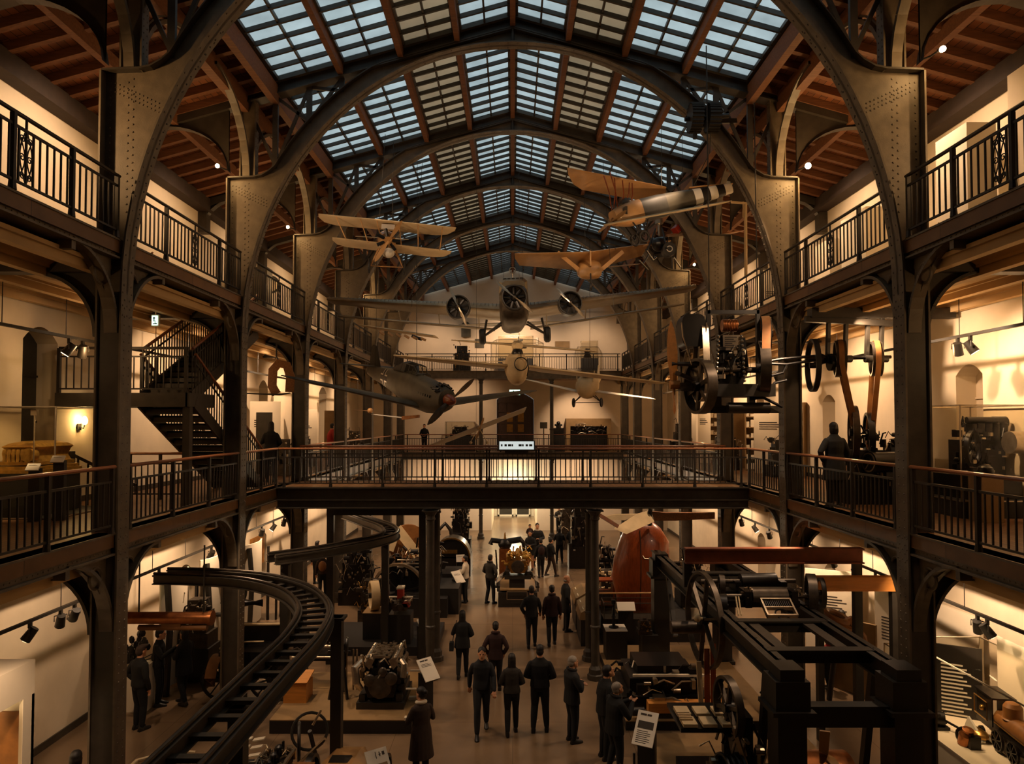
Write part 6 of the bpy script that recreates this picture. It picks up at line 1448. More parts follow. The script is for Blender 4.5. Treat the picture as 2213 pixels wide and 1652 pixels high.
o = engine_block('golden_engine', 'golden brown display engine on the centre plinth of the aisle', 'engine', (.18, 25.0, .9), (.85, 1.0, 1.05), 91, 4, 'brass', 'gold_model', dens=1.5); m = MB(); m.box(-.12, .42, 24.5, 25.0, .58, .95); obj('black_sump', m, 'plinth_black', o, smooth=0)
c = V((-.3, 26.9, 0)); o = thing('industrial_robot', 'industrial robot arm with drooping gripper behind the golden engine', 'robot', c); m = MB(); m.box(c.x - .22, c.x + .22, c.y - .2, c.y + .2, 0, 1.55); obj('pedestal', m, 'copper', o, smooth=0); m = MB(); m.sph(c + V((0, 0, 1.7)), (.26, .2, .22), 12, 8); m.tube([c + V((-.1, 0, 1.8)), c + V((-.5, 0, 1.85)), c + V((-.55, 0, 1.7))], .1, 8); m.tube([c + V((.1, 0, 1.8)), c + V((.6, 0, 1.88)), c + V((.72, 0, 1.75)), c + V((.74, 0, 1.3))], [.12, .12, .08, .04], 8); m.tube([c + V((-.35, -.1, 1.5)), c + V((-.3, -.15, .8)), c + V((-.7, -.2, .2))], .03, 6); obj('arm', m, 'machine_black', o); m = MB(); m.lathe([(.03, .2), (.06, .1), (.16, .02), (.16, 0)], c + V((.72, 0, 1.08)), n=12); m.cyl(c + V((0, 0, 1.9)), c + V((0, 0, 2.15)), .05, .02); obj('gripper', m, 'brass', o)

# --- wooden hull with white blades, line shaft side
o = thing('wooden_hull', 'tall glossy red brown wooden hull standing on end by the bridge column', 'hull', (4.0, 22.4, .3)); m = MB(); secs = []
for z, xl, xr, d in ((.3, 3.45, 4.55, .25), (.36, 3.38, 4.62, .34), (.9, 3.3, 4.75, .5), (1.5, 3.16, 4.9, .62), (2.1, 3.26, 5.0, .66), (2.6, 3.42, 5.0, .6), (3.0, 3.6, 4.75, .45), (3.25, 3.85, 4.45, .25), (3.3, 4.0, 4.3, .1)):
    cx_, rx = (xl + xr) / 2, (xr - xl) / 2; secs.append([V((cx_ + rx * math.copysign(abs(cos(t)) ** .8, cos(t)), 22.4 - d * math.copysign(abs(sin(t)) ** .9, sin(t)), z)) for t in [2 * pi * k / 22 for k in range(22)]])
m.loft(secs); obj('hull_shell', m, 'red_wood', o, smooth=60); m = MB(); m.tube([(4.0, 22.4 - d - .005, z) for z, d in ((.34, .3), (.9, .5), (1.5, .62), (2.1, .66), (2.6, .6), (3.0, .45))], .012, 5); obj('seam', m, 'steel_black', o); m = MB(); m.tube([(4.05, 21.74, 2.25), (4.1, 21.72, 2.16), (4.3, 21.74, 2.14), (4.75, 21.85, 2.14)], .015, 6); m.tube([(4.5, 21.75, 1.5), (4.55, 21.6, 1.5), (4.75, 21.7, 1.48)], .02, 6); obj('metal_handle', m, 'bright_steel', o); m = MB(); m.box(3.35, 4.65, 22.0, 22.8, .26, .32); obj('base_board', m, 'linen', o, smooth=0)
o = thing('wooden_propeller', 'cream and brown wooden propeller blades lying across the top of the wooden hull', 'propeller', (4.3, 21.9, 3.4)); 
def flatblade(pts, zth, mt, nm): m = MB(); m.prism([(p.x, p.y) for p in pts], 0, .05, 'xy'); m.v = [(v[0], v[1], v[2] + zth(v[0], v[1])) for v in m.v]; obj(nm, m, mt, o, smooth=0)
def cardblade(pl, Y0, mt, nm, dy=.04):
    m = MB(); A = [P(a, b, Y0 + yy) for a, b, yy in pl]; m.loft([A, [p + V((0, dy, .02)) for p in A]]); obj(nm, m, mt, o, smooth=20)
cardblade(((1328, 1144, -.6), (1354, 1155, -.7), (1414, 1128, 0), (1400, 1106, .2), (1378, 1112, .1)), 21.6, 'linen', 'cream_blade')
cardblade(((1306, 1118, .4), (1316, 1124, .3), (1350, 1125, .3), (1392, 1112, .3), (1330, 1113, .4)), 21.8, 'linen', 'rear_blade')
cardblade(((1408, 1106, .2), (1414, 1126, .1), (1460, 1126, .1), (1545, 1122, .0), (1545, 1109, .0), (1440, 1109, .1)), 21.7, 'oak', 'brown_blade')
m = MB(); m.cyl(P(1404, 1108, 21.75), P(1406, 1100, 21.75), .07, n=10); m.cyl(P(1404, 1135, 21.9), P(1404, 1108, 21.8), .08, n=10); obj('hub', m, 'steel_black', o)
m = MB(); m.beam(P(1296, 1114, 20.5), P(1335, 1138, 20.8), .08, .1); obj('red_strut', m, 'red_wood', o, smooth=0)
o = thing('guard_rail', 'thin varnished guard rail in front of the wooden hull', 'railing', P(1355, 1350, 20.6)); m = MB(); m.cyl(P(1294, 1283, 20.6), P(1416, 1282, 20.6), .025, n=8); obj('rail', m, 'varnish', o)
for px in (1300, 1412): m = MB(); a = P(px, 1283, 20.6); m.cyl(a, (a.x, a.y, .3), .02, n=8); obj('post', m, 'steel_black', o)
o = thing('red_shelf', 'red brown wooden shelf frame left of the wooden hull', 'shelf', (2.95, 23.2, .3)); m = MB()
for z in (.35, .75, 1.15): m.box(2.7, 3.35, 23.0, 23.5, z, z + .05)
for x in (2.7, 3.3): m.box(x, x + .06, 23.0, 23.5, .3, 1.25)
obj('shelf_frame', m, 'red_wood', o, smooth=0)
for i, (px, py, Y, w, h, sd, mt) in enumerate(((1310, 1190, 25.2, .7, 1.6, 101, 'machine_black'), (1262, 1165, 30.5, 1.3, 3.2, 103, 'machine_black'), (1320, 1235, 23.9, .8, 1.0, 105, 'machine_grey'), (1500, 1180, 23.0, .9, 1.6, 107, 'machine_black'), (1245, 1120, 35.0, 1.8, 2.6, 109, 'machine_grey'))):
    far_machine(('bottling_machine', 'tall_loom', 'yellow_drum_machine', 'bench_machine', 'pale_loom')[i], ('black machine full of bright fittings behind the wooden hull', 'very tall dark loom with many bright bobbins by the far aisle', 'grey machine with cream drum left of the wooden hull', 'black machine behind the rust coloured beam', 'pale stacked machine with long rollers at the far end of the aisle')[i], px, py, Y, w, .9, h, sd, mt, 'bright_steel' if i != 2 else 'linen', z=0.0 if i in (1, 4) else .3, n=44)
# desk cases along the aisle
for i, (y0, y1) in enumerate(((20.0, 21.4), (21.6, 23.0))):
    o = thing('desk_case', ('sloping glass topped desk case along the aisle beside the bald visitor', 'second sloping desk case along the aisle, further from the bridge')[i], 'showcase', (2.15, (y0 + y1) / 2, 0)); m = MB(); m.box(1.95, 2.35, y0, y1, 0, .75); obj('base', m, 'plinth_black', o, smooth=0); m = MB(); m.loft([[V((1.9, y, .75)), V((2.4, y, .75)), V((2.4, y, 1.1)), V((2.25, y, 1.12)), V((1.95, y, .95))] for y in (y0, y1)]); obj('case_top', m, 'plinth_tan', o, smooth=0); m = MB(); m.face([(1.94, y0, .96), (2.24, y0, 1.13), (2.24, y1, 1.13), (1.94, y1, .96)]); obj('glass', m, 'case_glass', o, smooth=0); m = MB(); m.cb((2.1, y0 + .3, 1.0), (.15, .3, .02)); m.cb((2.1, y1 - .3, 1.0), (.15, .3, .02)); obj('cards', m, 'paper', o, smooth=0)
# plinths with instruments
plinth('black plinth with white top under the small microscope', (2.72, 18.6, .2), (.55, .6, .75), top='paper'); o = thing('microscope', 'small black microscope on the white topped plinth', 'instrument', (2.68, 18.6, .95)); m = MB(); m.lathe([(.13, 0), (.13, .03), (.04, .06), (.04, .25), (.07, .28), (.04, .32), (.03, .6), (.06, .62), (.06, .72), (.02, .74)], (2.68, 18.6, .95), n=14); m.tube([(2.68, 18.5, 1.2), (2.62, 18.4, 1.35), (2.66, 18.5, 1.5)], .02, 6); obj('instrument_body', m, 'machine_black', o)
plinth('smaller black plinth with dark glass front beside the gantry post', (3.55, 18.3, .2), (.42, .5, .7)); far_machine('model_machine', 'tiny brass model machine on the smaller black plinth', 1395, 1372, 18.1, .35, .4, .35, 111, 'machine_grey', 'brass', z=.9, n=22, cat='model')
text_panel('white card lying on the glass case behind the microscope', (3.2, 19.75, .2), .5, .3, .9, 0, 1.0, False, lines=0, title=False)
glass_case('glass case with objects behind the microscope plinth', (3.4, 20.2, .0), (1.6, .6, 1.25), base_h=.8)
o = far_machine('press_bed', 'long black press bed with glass covered shelf beside the gantry post', 1440, 1490, 15.2, 1.9, 1.6, .85, 113, z=.2, n=30); m = MB(); m.box(2.6, 4.4, 15.15, 15.2, .9, .95); obj('pale_edge', m, 'linen_white', o, smooth=0)
o = thing('orange_beam', 'long orange wooden beam lying on dark rails on the platform', 'beam', (3.6, 14.8, .2)); m = MB(); m.box(2.85, 4.6, 14.72, 14.98, .3, .5); obj('timber', m, 'beam_orange', o, smooth=0); m = MB(); m.box(2.7, 4.8, 14.7, 14.76, .2, .28); m.cyl((2.5, 14.7, .35), (2.75, 14.7, .35), .09); m.cyl((1.95, 14.6, .3), (2.5, 14.65, .32), .02); obj('dark_rails', m, 'steel_black', o)
text_panel('large white slanted card with photographs and text, by the visitor holding a camera', (2.33, 12.35, 0), .37, .6, .75, -.5, 1.02, True, lines=7)
o = thing('rope_barrier', 'thin metal barrier along the platform edge by the visitor holding a camera', 'barrier', (1.95, 12.8, 0)); m = MB(); m.cyl((1.9, 13.3, 0), (1.9, 13.3, .95), .02, n=8); m.cyl((1.9, 13.3, .25), (2.0, 11.6, .25), .015, n=6); m.cyl((2.0, 11.6, 0), (2.0, 11.6, .95), .02, n=8); obj('barrier_posts', m, 'steel_black', o)

# --- steel gantry with rollers
XL, XR, ZT = 3.88, 5.5, 2.92
o = thing('steel_gantry', 'large black steel gantry frame on four posts, line shaft side of the aisle', 'gantry', (4.7, 14, .12))
for x in (XL, XR):
    m = MB(); m.beam((x, 9.9, ZT - .14), (x, 19.0, ZT - .14), .06, .28); m.box(x - .13, x + .13, 9.9, 19.0, ZT - .02, ZT); m.box(x - .13, x + .13, 9.9, 19.0, ZT - .3, ZT - .27); y = 10.3
    while y < 18: m.rivet((x + .05, y, ZT), (0, 0, 1), .02); y += .5
    obj('side_beam', m, 'steel_black' if x == XR else 'steel_dark', o, smooth=0)
    for y in (9.95, 18.4):
        m = MB(); m.box(x - .2, x + .2, y - .2, y + .2, .12, ZT - .55); m.box(x - .26, x + .26, y - .26, y + .26, .12, .2)
        obj('gantry_post', m, 'steel_black', o, smooth=0); m = MB(); m.box(x - .24, x + .24, y - .24, y + .24, ZT - .55, ZT - .12); m.box(x - .3, x + .3, y - .3, y + .3, ZT - .58, ZT - .52); m.box(x - .17, x + .17, y - .22, y + .2, ZT - .12, ZT + .04); obj('post_cap', m, 'steel_black', o, smooth=0)
    for y in (10.7,): m = MB(); m.beam((x, y, ZT - .3), (x + .0, y + .5, .2), .1, .12); obj('brace', m, 'steel_black', o, smooth=0)
m = MB(); m.beam((XL, 17.5, ZT - .3), (XL - .0, 16.7, 1.3), .1, .12); obj('brace', m, 'steel_black', o, smooth=0)
for y, z in ((12.3, ZT), (10.75, ZT), (16.2, ZT)): m = MB(); m.box(XL, XR, y - .04, y + .04, z - .2, z); m.box(XL, XR, y - .1, y + .1, z - .02, z + .01); obj('cross_beam', m, 'steel_black', o, smooth=0)
m = MB(); m.box(XL, XR, 9.85, 9.95, 2.12, 2.42); m.box(XL, XR, 9.8, 10.0, 2.4, 2.43); obj('front_beam', m, 'steel_black', o, smooth=0)
m = MB()
for x in (4.2, 5.15): m.box(x - .09, x + .09, 10.7, 12.3, ZT - .08, ZT - .03)
obj('inner_rails', m, 'steel_dark', o, smooth=0)
o = thing('roller_mill', 'pair of dark cylinders with end wheels mounted on top of the gantry', 'machine', (4.7, 13.5, ZT)); m = MB(); a, b = P(1622, 1289, 13.3), P(1698, 1289, 13.3); m.cyl(a, b, .17, n=28); obj('front_roller', m, 'machine_grey', o); m = MB(); a2, b2 = P(1600, 1257, 14.1), P(1676, 1256, 14.1); m.cyl(a2, b2, .16, n=28); obj('rear_roller', m, 'machine_black', o); m = MB(); m.cyl(a - V((.7, 0, 0)), b + V((.55, 0, 0)), .045, n=10); m.cyl(a2 - V((.8, 0, 0)), b2 + V((.4, 0, 0)), .045, n=10); obj('axles', m, 'machine_grey', o)
flywheel(o, P(1753, 1289, 13.4), (1, -.3, 0), .42, .16, 'machine_grey', .05, 5, .07); flywheel(o, P(1560, 1267, 13.9), (1, -.2, 0), .22, .1, 'machine_grey', .04, 0, .06, name='pulley'); flywheel(o, P(1562, 1310, 13.2), (1, -.2, 0), .22, .14, 'machine_black', .05, 0, .06, name='pulley'); flywheel(o, P(1775, 1282, 13.9), (1, -.2, 0), .3, .08, 'steel_black', .05, 0, .06, name='pulley')
m = MB(); m.box(XL + .1, XR - .1, 13.15, 13.5, ZT, ZT + .12); m.box(XL + .1, XR - .1, 13.9, 14.25, ZT, ZT + .12)
for x in (a.x - .1, b.x + .1): m.box(x - .06, x + .06, 13.1, 13.5, ZT, ZT + .3)
for x in (a2.x - .1, b2.x + .1): m.box(x - .06, x + .06, 13.9, 14.3, ZT, ZT + .3)
obj('bearing_blocks', m, 'machine_black', o, smooth=0); m = MB(); clutter(m, (a.x - .1, 13.2, ZT + .28), (.2, .2, .25), 12, 121, 'bc'); clutter(m, (b.x + .12, 13.2, ZT + .28), (.2, .2, .25), 12, 122, 'bc'); obj('bright_bearings', m, 'bright_steel', o)
T = Matrix.Translation(P(1682, 1318, 12.75)) @ Matrix.Rotation(.5, 4, 'X'); m = LM(T)
for q in ((-.28, -.25, -.22, .22), (.25, .28, -.22, .22), (-.28, .28, -.22, -.19), (-.28, .28, .19, .22), (-.28, .28, -.02, .0)): m.box(q[0], q[1], q[2], q[3], 0, .08)
obj('tray_frame', m, 'bright_steel', o, smooth=0); m = LM(T)
for k in range(14): m.box(-.24 + k * .035, -.225 + k * .035, .02, .18, 0, .05)
m.ring((.02, -.14, .02), (0, 0, 1), .12, .015, 16, 5); obj('tray_slots', m, 'machine_black', o, smooth=0)
for px in (1590, 1596): m = MB(); m.tube([P(px, 1290, 13.1), P(px + 6, 1330, 12.8)], .015, 5); obj('belt_strand', m, 'linen', o)
o = thing('spoked_wheel', 'big thin spoked wheel with handle standing against the gantry side beam', 'wheel', (3.66, 13.4, 1.7)); flywheel(o, (3.66, 13.4, 2.62), (1, .1, 0), .9, .1, 'machine_grey', .05, 6, .09, name='rim'); m = MB(); m.sph(P(1507, 1337, 13.3), .07, 10, 8); m.cyl(P(1507, 1337, 13.3), P(1518, 1337, 13.3), .025); m.beam((3.5, 13.2, 1.9), (3.52, 13.1, 1.0), .09, .05); obj('crank_handle', m, 'linen', o); m = MB(); m.cyl((3.05, 13.5, 2.45), (3.62, 13.5, 2.45), .12, n=18); obj('grey_drum', m, 'machine_grey', o); m = MB(); m.cyl((3.6, 13.4, 2.62), (3.9, 13.4, 2.62), .05); obj('axle', m, 'machine_black', o)
for x, y in ((3.6, 13.0), (3.8, 13.3)): m = MB(); m.box(x - .05, x + .05, y - .01, y + .01, .9, 2.2); obj('hanging_strap', m, 'red_wood', o, smooth=0)
o = thing('letterpress', 'open machine with flywheel, type frames and bright castings beside the gantry front post', 'machine', (3.2, 10.9, .12)); flywheel(o, P(1574, 1530, 10.9), (1, .12, 0), .47, .12, 'machine_grey', .05, 6, .08); b = P(1520, 1560, 11.2); m = MB(); m.box(b.x - .35, b.x + .5, 10.9, 11.6, .12, .9); m.box(b.x - .45, b.x + .6, 10.8, 11.8, b.z, b.z + .06); m.box(b.x + .5, b.x + .62, 10.7, 11.9, .12, 1.9); obj('frame', m, 'machine_black', o, smooth=0); m = MB()
for i in range(3):
    for j in range(2): p = V((b.x - .3 + i * .3, 10.95 + j * .4, b.z + .1)); m.cb(p, (.22, .3, .05)); 
for k in range(5): m.cb((b.x - .33, 10.95 + k * .06, b.z + .14), (.2, .025, .03))
obj('type_frames', m, 'linen', o, smooth=0); m = MB(); clutter(m, (b.x + .5, 10.7, 1.0), (1.0, .6, 1.3), 46, 131, 'cpb'); m.cyl((b.x, 10.6, 1.05), (b.x + .9, 10.6, 1.05), .06); m.beam((b.x + .3, 10.6, 1.8), (b.x + .55, 10.5, .9), .12, .06); obj('bright_castings', m, 'bright_steel', o); m = MB()
for k in range(4): m.ring((b.x + .12 + k * .08, 10.55, 1.15), (1, .2, 0), .26, .03, 22, 6)
clutter(m, (b.x + .5, 10.8, 1.3), (.9, .6, 1.4), 30, 133); obj('drums', m, 'machine_black', o)
o = thing('copper_drum', 'large shining copper drum with strap between the gantry posts', 'drum', (4.6, 10.4, .12)); m = MB(); m.cyl((4.15, 10.5, .95), (5.0, 10.5, .95), .52, n=40); obj('drum_shell', m, 'copper', o); m = MB(); m.box(4.2, 4.3, 10.2, 10.8, .12, .95); m.box(4.85, 4.95, 10.2, 10.8, .12, .95); obj('cradle', m, 'steel_black', o, smooth=0); m = MB(); pts = [(4.55, 10.25, 1.9)] + [(4.62 + .04 * k, 10.5 - .54 * cos(t), .95 + .54 * sin(t)) for k, t in enumerate([1.5 - k * .25 for k in range(9)])]; m.sweep(pts, [(-.07, -.01), (.07, -.01), (.07, .01), (-.07, .01)], up=(1, 0, 0)) if False else m.sweep(pts, [(-.07, -.01), (.07, -.01), (.07, .01), (-.07, .01)]); obj('strap', m, 'varnish', o)
o = thing('rust_beam', 'long rust red steel beam carried across above the gantry', 'beam', (5.5, 14.7, 3.5)); m = MB(); m.box(3.62, 7.35, 14.66, 14.7, 3.45, 3.75); m.box(3.62, 7.35, 14.58, 14.78, 3.73, 3.76); m.box(3.62, 7.35, 14.58, 14.78, 3.44, 3.47); obj('web', m, 'beam_rust', o, smooth=0)
for x in (3.7, 7.3): m = MB(); m.box(x - .08, x + .08, 14.75, 14.9, 0 if x > 6 else ZT, 3.44); obj('support', m, 'steel_black', o, smooth=0)
o = thing('timber_lintel', 'orange timber beam crossing the gallery behind the flywheel', 'beam', (7.0, 14.3, 3.0)); m = MB(); m.box(6.15, 7.75, 14.05, 14.25, 3.0, 3.28); obj('timber', m, 'beam_orange', o, smooth=0)
for x in (6.2, 7.7): m = MB(); m.box(x - .06, x + .06, 14.08, 14.22, 0, 3.0); obj('prop_post', m, 'steel_black', o, smooth=0)
# --- line shaft side ground gallery: boards, statue, cases
def board(label, x, y, w, h, yaw, z=0, mt='white_board', th=.08, group='display boards', lines=0):
    o = thing('display_board', label, 'board', (x, y, z), group); T = Matrix.Translation((x, y, z)) @ Matrix.Rotation(yaw, 4, 'Z'); m = LM(T); m.box(-w / 2, w / 2, -th / 2, th / 2, 0, h); obj('panel_sheet', m, mt, o, smooth=0)
    if lines:
        m = LM(T)
        for k in range(lines): m.box(-w * .36, w * (.1 + .25 * ((k * 7) % 3) / 3), -th / 2 - .004, -th / 2 - .001, h * .72 - k * .07, h * .72 - k * .07 + .03)
        obj('print', m, 'ink' if mt != 'plinth_black' else 'paper', o, smooth=0)
    return o
board('tall white board behind the gantry flywheel', 8.4, 18.4, 1.3, 2.5, -.5, lines=6); board('white board with fine print beside the coiled figure', 8.8, 15.9, 1.2, 2.6, -1.1, lines=8); board('plain white board by the first column, ground floor', 8.98, 14.3, 1.6, 2.6, -1.5); board('grey board in front of the plain white board', 8.1, 16.6, 1.0, 1.7, -.9, mt='plinth_tan')
o = thing('coiled_figure', 'brown figure like coil of thick rope hunched on a post', 'sculpture', (7.3, 16.2, 0)); m = MB()
for k in range(5): m.ring((7.3 + .04 * k, 15.8, 2.0 - k * .14), (.3, -.2, 1), .24 + .03 * (k % 2), .09, 20, 8)
m.tube([(7.5, 15.7, 2.0), (7.75, 15.6, 1.6), (7.9, 15.6, 1.1)], [.12, .13, .08], 8); obj('coils', m, 'leather', o); m = MB(); m.cyl((7.3, 16.2, 0), (7.3, 15.8, 1.5), .06); obj('post', m, 'steel_black', o)
glass_case('glass table case with pale objects in the gallery behind the gantry', (8.4, 14.25, 0), (1.0, 1.3, 1.7), base_h=.85, base_mt='white_board', edge='bright_steel'); o = thing('pale_models', 'pale rounded model inside the glass table case', 'model', (8.3, 14.1, .85)); m = MB(); m.sph((8.2, 14.0, 1.05), (.16, .16, .2), 10, 8); m.cyl((8.5, 14.2, .85), (8.5, 14.2, 1.3), .08); obj('model_body', m, 'linen_white', o)
# locomotive showcase at the bottom corner
o = glass_case('long glass showcase with locomotive model by the first column', (8.05, 11.5, 0), (1.5, 3.4, 2.35), base_h=.95, base_mt='white_board', edge='linen_white')
board('black board with white lines of text standing in the locomotive showcase', 8.25, 13.0, .75, 1.3, -.5, .95, 'plinth_black', .04, lines=14); board('tall white board behind the locomotive model', 8.72, 11.3, 2.6, 1.6, -pi / 2, .96, 'white_board', .03)
LOCO = Matrix.Translation((8.2, 11.6, 1.14)) @ Matrix.Rotation(-1.72, 4, 'Z')
o = thing('locomotive_model', 'large brass and black steam locomotive model inside the long showcase', 'model', (8.2, 11.6, .96)); m = LM(LOCO); m.cyl((-.2, 0, .3), (1.35, 0, .3), .15, n=24); m.cyl((1.35, 0, .3), (1.42, 0, .3), .165, n=24); m.lathe([(.16, 0), (.14, .02), (.14, .2), (.1, .26), (.02, .28)], (.1, 0, .4), n=16); obj('boiler', m, 'leather', o)
m = LM(LOCO); m.box(-.75, 1.45, -.16, .16, .06, .13); m.box(-.7, -.2, -.17, -.15, .13, .6); m.box(-.7, -.2, .15, .17, .13, .6); m.lathe([(.05, 0), (.05, .16), (.075, .2), (.06, .22)], (1.2, 0, .43), n=12); m.cyl((.6, 0, .44), (.6, 0, .52), .07); obj('frame', m, 'machine_black', o, smooth=20)
m = LM(LOCO); m.box(-.75, -.15, -.19, .19, .6, .63); obj('cab_roof', m, 'machine_black', o, smooth=0); m = LM(LOCO); m.tube([V((-.72, -.2, .5)), V((-.72, -.2, .2)), V((-.3, -.2, .2)), V((-.3, -.2, .5)), V((-.72, -.2, .5))], .012, 5); m.cyl((-.1, -.19, .26), (1.4, -.19, .26), .01, n=6); m.sph((-.45, -.2, .36), .05, 10, 6); obj('brass_rails', m, 'brass', o)
for i, (x, r) in enumerate(((-.5, .1), (.0, .17), (.45, .17), (.9, .12), (1.2, .12))):
    for sg in (-1, 1): q = LOCO @ V((x, sg * .19, r - .17)); flywheel(o, q, LOCO.to_3x3() @ V((0, 1, 0)), r, .04, 'machine_black', .025, 8, .03, name='wheel')
m = LM(LOCO); m.box(-.9, 1.6, -.14, -.12, -.2, -.17); m.box(-.9, 1.6, .12, .14, -.2, -.17); obj('rails', m, 'bright_steel', o, smooth=0)
o = thing('black_motor', 'small black motor on a dark tray at the front of the showcase', 'motor', (7.55, 12.6, .95)); m = MB(); m.cb((7.55, 12.6, .975), (.36, .36, .05)); obj('tray', m, 'plinth_black', o, smooth=0); m = MB(); m.cyl((7.45, 12.6, 1.12), (7.68, 12.5, 1.12), .12, n=18); clutter(m, (7.55, 12.6, 1.12), (.3, .25, .25), 14, 141); m.tube([(7.68, 12.5, 1.1), (7.8, 12.3, 1.05), (7.85, 12.1, 1.0)], .02, 6); obj('motor_body', m, 'machine_black', o)
o = thing('orange_lamp_model', 'small orange and black lantern shaped model on the showcase shelf', 'model', (7.65, 11.9, .95)); m = MB(); m.lathe([(.1, 0), (.12, .02), (.12, .2), (.08, .26), (.09, .3), (.02, .32)], (7.65, 11.9, .95), (0, -.3, 1), 16); obj('lantern_body', m, 'copper', o); m = MB(); m.cb((7.7, 11.75, 1.05), (.18, .1, .2)); m.ring((7.62, 11.85, 1.1), (1, .5, 0), .14, .025, 16, 6); obj('black_parts', m, 'machine_black', o)
o = thing('wing_shell_model', 'white finned shell model beside the lantern shaped model', 'model', (7.85, 12.15, .95)); m = MB(); m.loft([[V((7.85, 12.3, .97)), V((7.9, 12.2, 1.3)), V((7.93, 12.2, 1.3)), V((7.95, 12.3, .97))], [V((7.9, 11.9, .97)), V((7.95, 11.9, 1.0)), V((8.0, 11.9, 1.0)), V((8.0, 11.9, .97))]]); obj('fin', m, 'white_paint', o, smooth=0); m = MB(); m.sph((8.0, 12.1, 1.05), (.14, .22, .09), 12, 8); obj('shell', m, 'brass', o)
spot((7.0, 12.0, 3.4), (8.4, 11.6, 1.2), 80, 90, .8, (1, .7, .4))

# ---------------------------------------------------------------- first floor gallery exhibits
glass_case('large glass showcase with golden model on the staircase side gallery', (-8.5, 12.9, F1), (1.2, 1.8, 1.95), base_h=.02, edge='bright_steel')
plinth('black plinth inside the golden model showcase', (-8.72, 12.8, F1 + .03), (.72, 1.3, .74), top='plinth_black')
o = thing('golden_model', 'ornate golden casket shaped model inside the glass showcase', 'model', (-8.7, 12.8, F1 + .78)); m = MB(); zb = F1 + .78; cx_ = -8.72
for z, w, d in ((0, .78, 1.3), (.06, .72, 1.2), (.14, .62, 1.1)): m.box(cx_ - w / 2, cx_ + w / 2, 12.8 - d / 2, 12.8 + d / 2, zb + z, zb + z + .06)
m.loft([[V((cx_ + sx * w, 12.8 + sy * d, zb + z)) for sx, sy in ((-1, -1), (1, -1), (1, 1), (-1, 1))] for z, w, d in ((.2, .28, .5), (.3, .24, .46), (.42, .27, .5), (.46, .3, .54), (.52, .24, .44), (.56, .1, .3))])
m.cyl((cx_ + .2, 12.35, zb + .32), (cx_ + .2, 12.2, zb + .32), .12, n=18)
for k in range(6): m.lathe([(.035, 0), (.025, .05), (.04, .15), (.025, .22)], (cx_ - .24 + k * .08, 12.26, zb + .2), n=8)
obj('casket', m, 'gold_model', o, smooth=25)
m = MB(); m.cyl((-8.3, 12.05, F1 + .1), (-8.3, 12.05, F1 + 1.9), .012, n=6); m.cb((-8.3, 12.05, F1 + 1.85), (.1, .06, .1)); o2 = thing('case_light', 'thin bright rod lamp inside the golden model showcase', 'lamp', (-8.3, 12.05, F1 + .02)); obj('rod', m, 'bright_steel', o2)
spot((-7.6, 11.4, 8.0), (-8.7, 12.5, 5.6), 200, 45, .8, (1, .68, .34))
for i, (y, z) in enumerate(((12.6, 5.62), (12.95, 5.75))): text_panel(('small white label stand inside the railing by the golden model', 'slightly taller label stand by the golden model corner')[i], (-8.1 + .35 * i, 11.75 + .1 * i, F1), .2, .15, .8, .2, z - F1 + .02, False, lines=2, title=False)
# line shaft side: big engine in glass case
glass_case('large glass showcase around the black engine on the line shaft side gallery', (8.48, 13.0, F1), (1.3, 1.7, 1.98), base_h=.3, edge='bright_steel')
o = thing('marine_engine', 'black many piped engine with silver cylinder inside the large showcase', 'engine', (8.6, 12.9, F1 + .3)); m = MB(); m.box(8.1, 9.08, 12.4, 13.5, F1 + .3, F1 + .72); m.box(8.4, 9.0, 12.7, 13.4, F1 + .72, F1 + 1.35); obj('engine_bed', m, 'machine_black', o, smooth=0); m = MB()
for k in range(5): m.lathe([(.09, 0), (.1, .05), (.09, .1), (.1, .3), (.07, .34)], (8.42 + k * .14, 12.75, F1 + 1.35), n=12)
m.cyl((8.3, 12.7, F1 + 1.72), (8.85, 12.7, F1 + 1.72), .06); m.cyl((8.85, 12.8, F1 + 1.68), (9.08, 12.8, F1 + 1.68), .11, n=14); clutter(m, (8.6, 12.75, F1 + 1.15), (.85, .5, 1.0), 70, 151); obj('cylinders', m, 'machine_black', o); m = MB(); clutter(m, (8.55, 12.5, F1 + 1.1), (.8, .2, .8), 22, 152, 'cbc'); obj('bright_fittings', m, 'bright_steel', o); m = MB(); m.cyl((8.82, 12.35, F1 + 1.32), (9.1, 12.35, F1 + 1.32), .2, n=26); obj('silver_cylinder', m, 'bright_steel', o); flywheel(o, (8.28, 12.5, F1 + 1.2), (.75, -1, 0), .33, .07, 'machine_black', .04, 5, .05, True)
plinth('tan plinth with small dark dome by the engine showcase', (8.05, 11.85, F1), (.36, .36, .8), 'plinth_tan'); o = thing('dark_dome', 'small glossy dark dome on the tan plinth', 'model', (8.05, 11.85, F1 + .8)); m = MB(); m.lathe([(.12, 0), (.13, .04), (.11, .11), (.06, .15), (.01, .16)], (8.05, 11.85, F1 + .8), n=18); obj('dome', m, 'machine_black', o)
o = thing('black_cabinet', 'black rounded cabinet standing behind the first column, first floor', 'cabinet', (8.6, 15.15, F1)); m = MB(); m.box(8.2, 9.0, 14.9, 15.4, F1, F1 + 1.15); obj('body', m, 'plinth_black', o, smooth=0); m = MB(); m.box(8.25, 8.95, 14.88, 14.9, F1 + .1, F1 + 1.05); obj('door', m, 'steel_black', o, smooth=0)
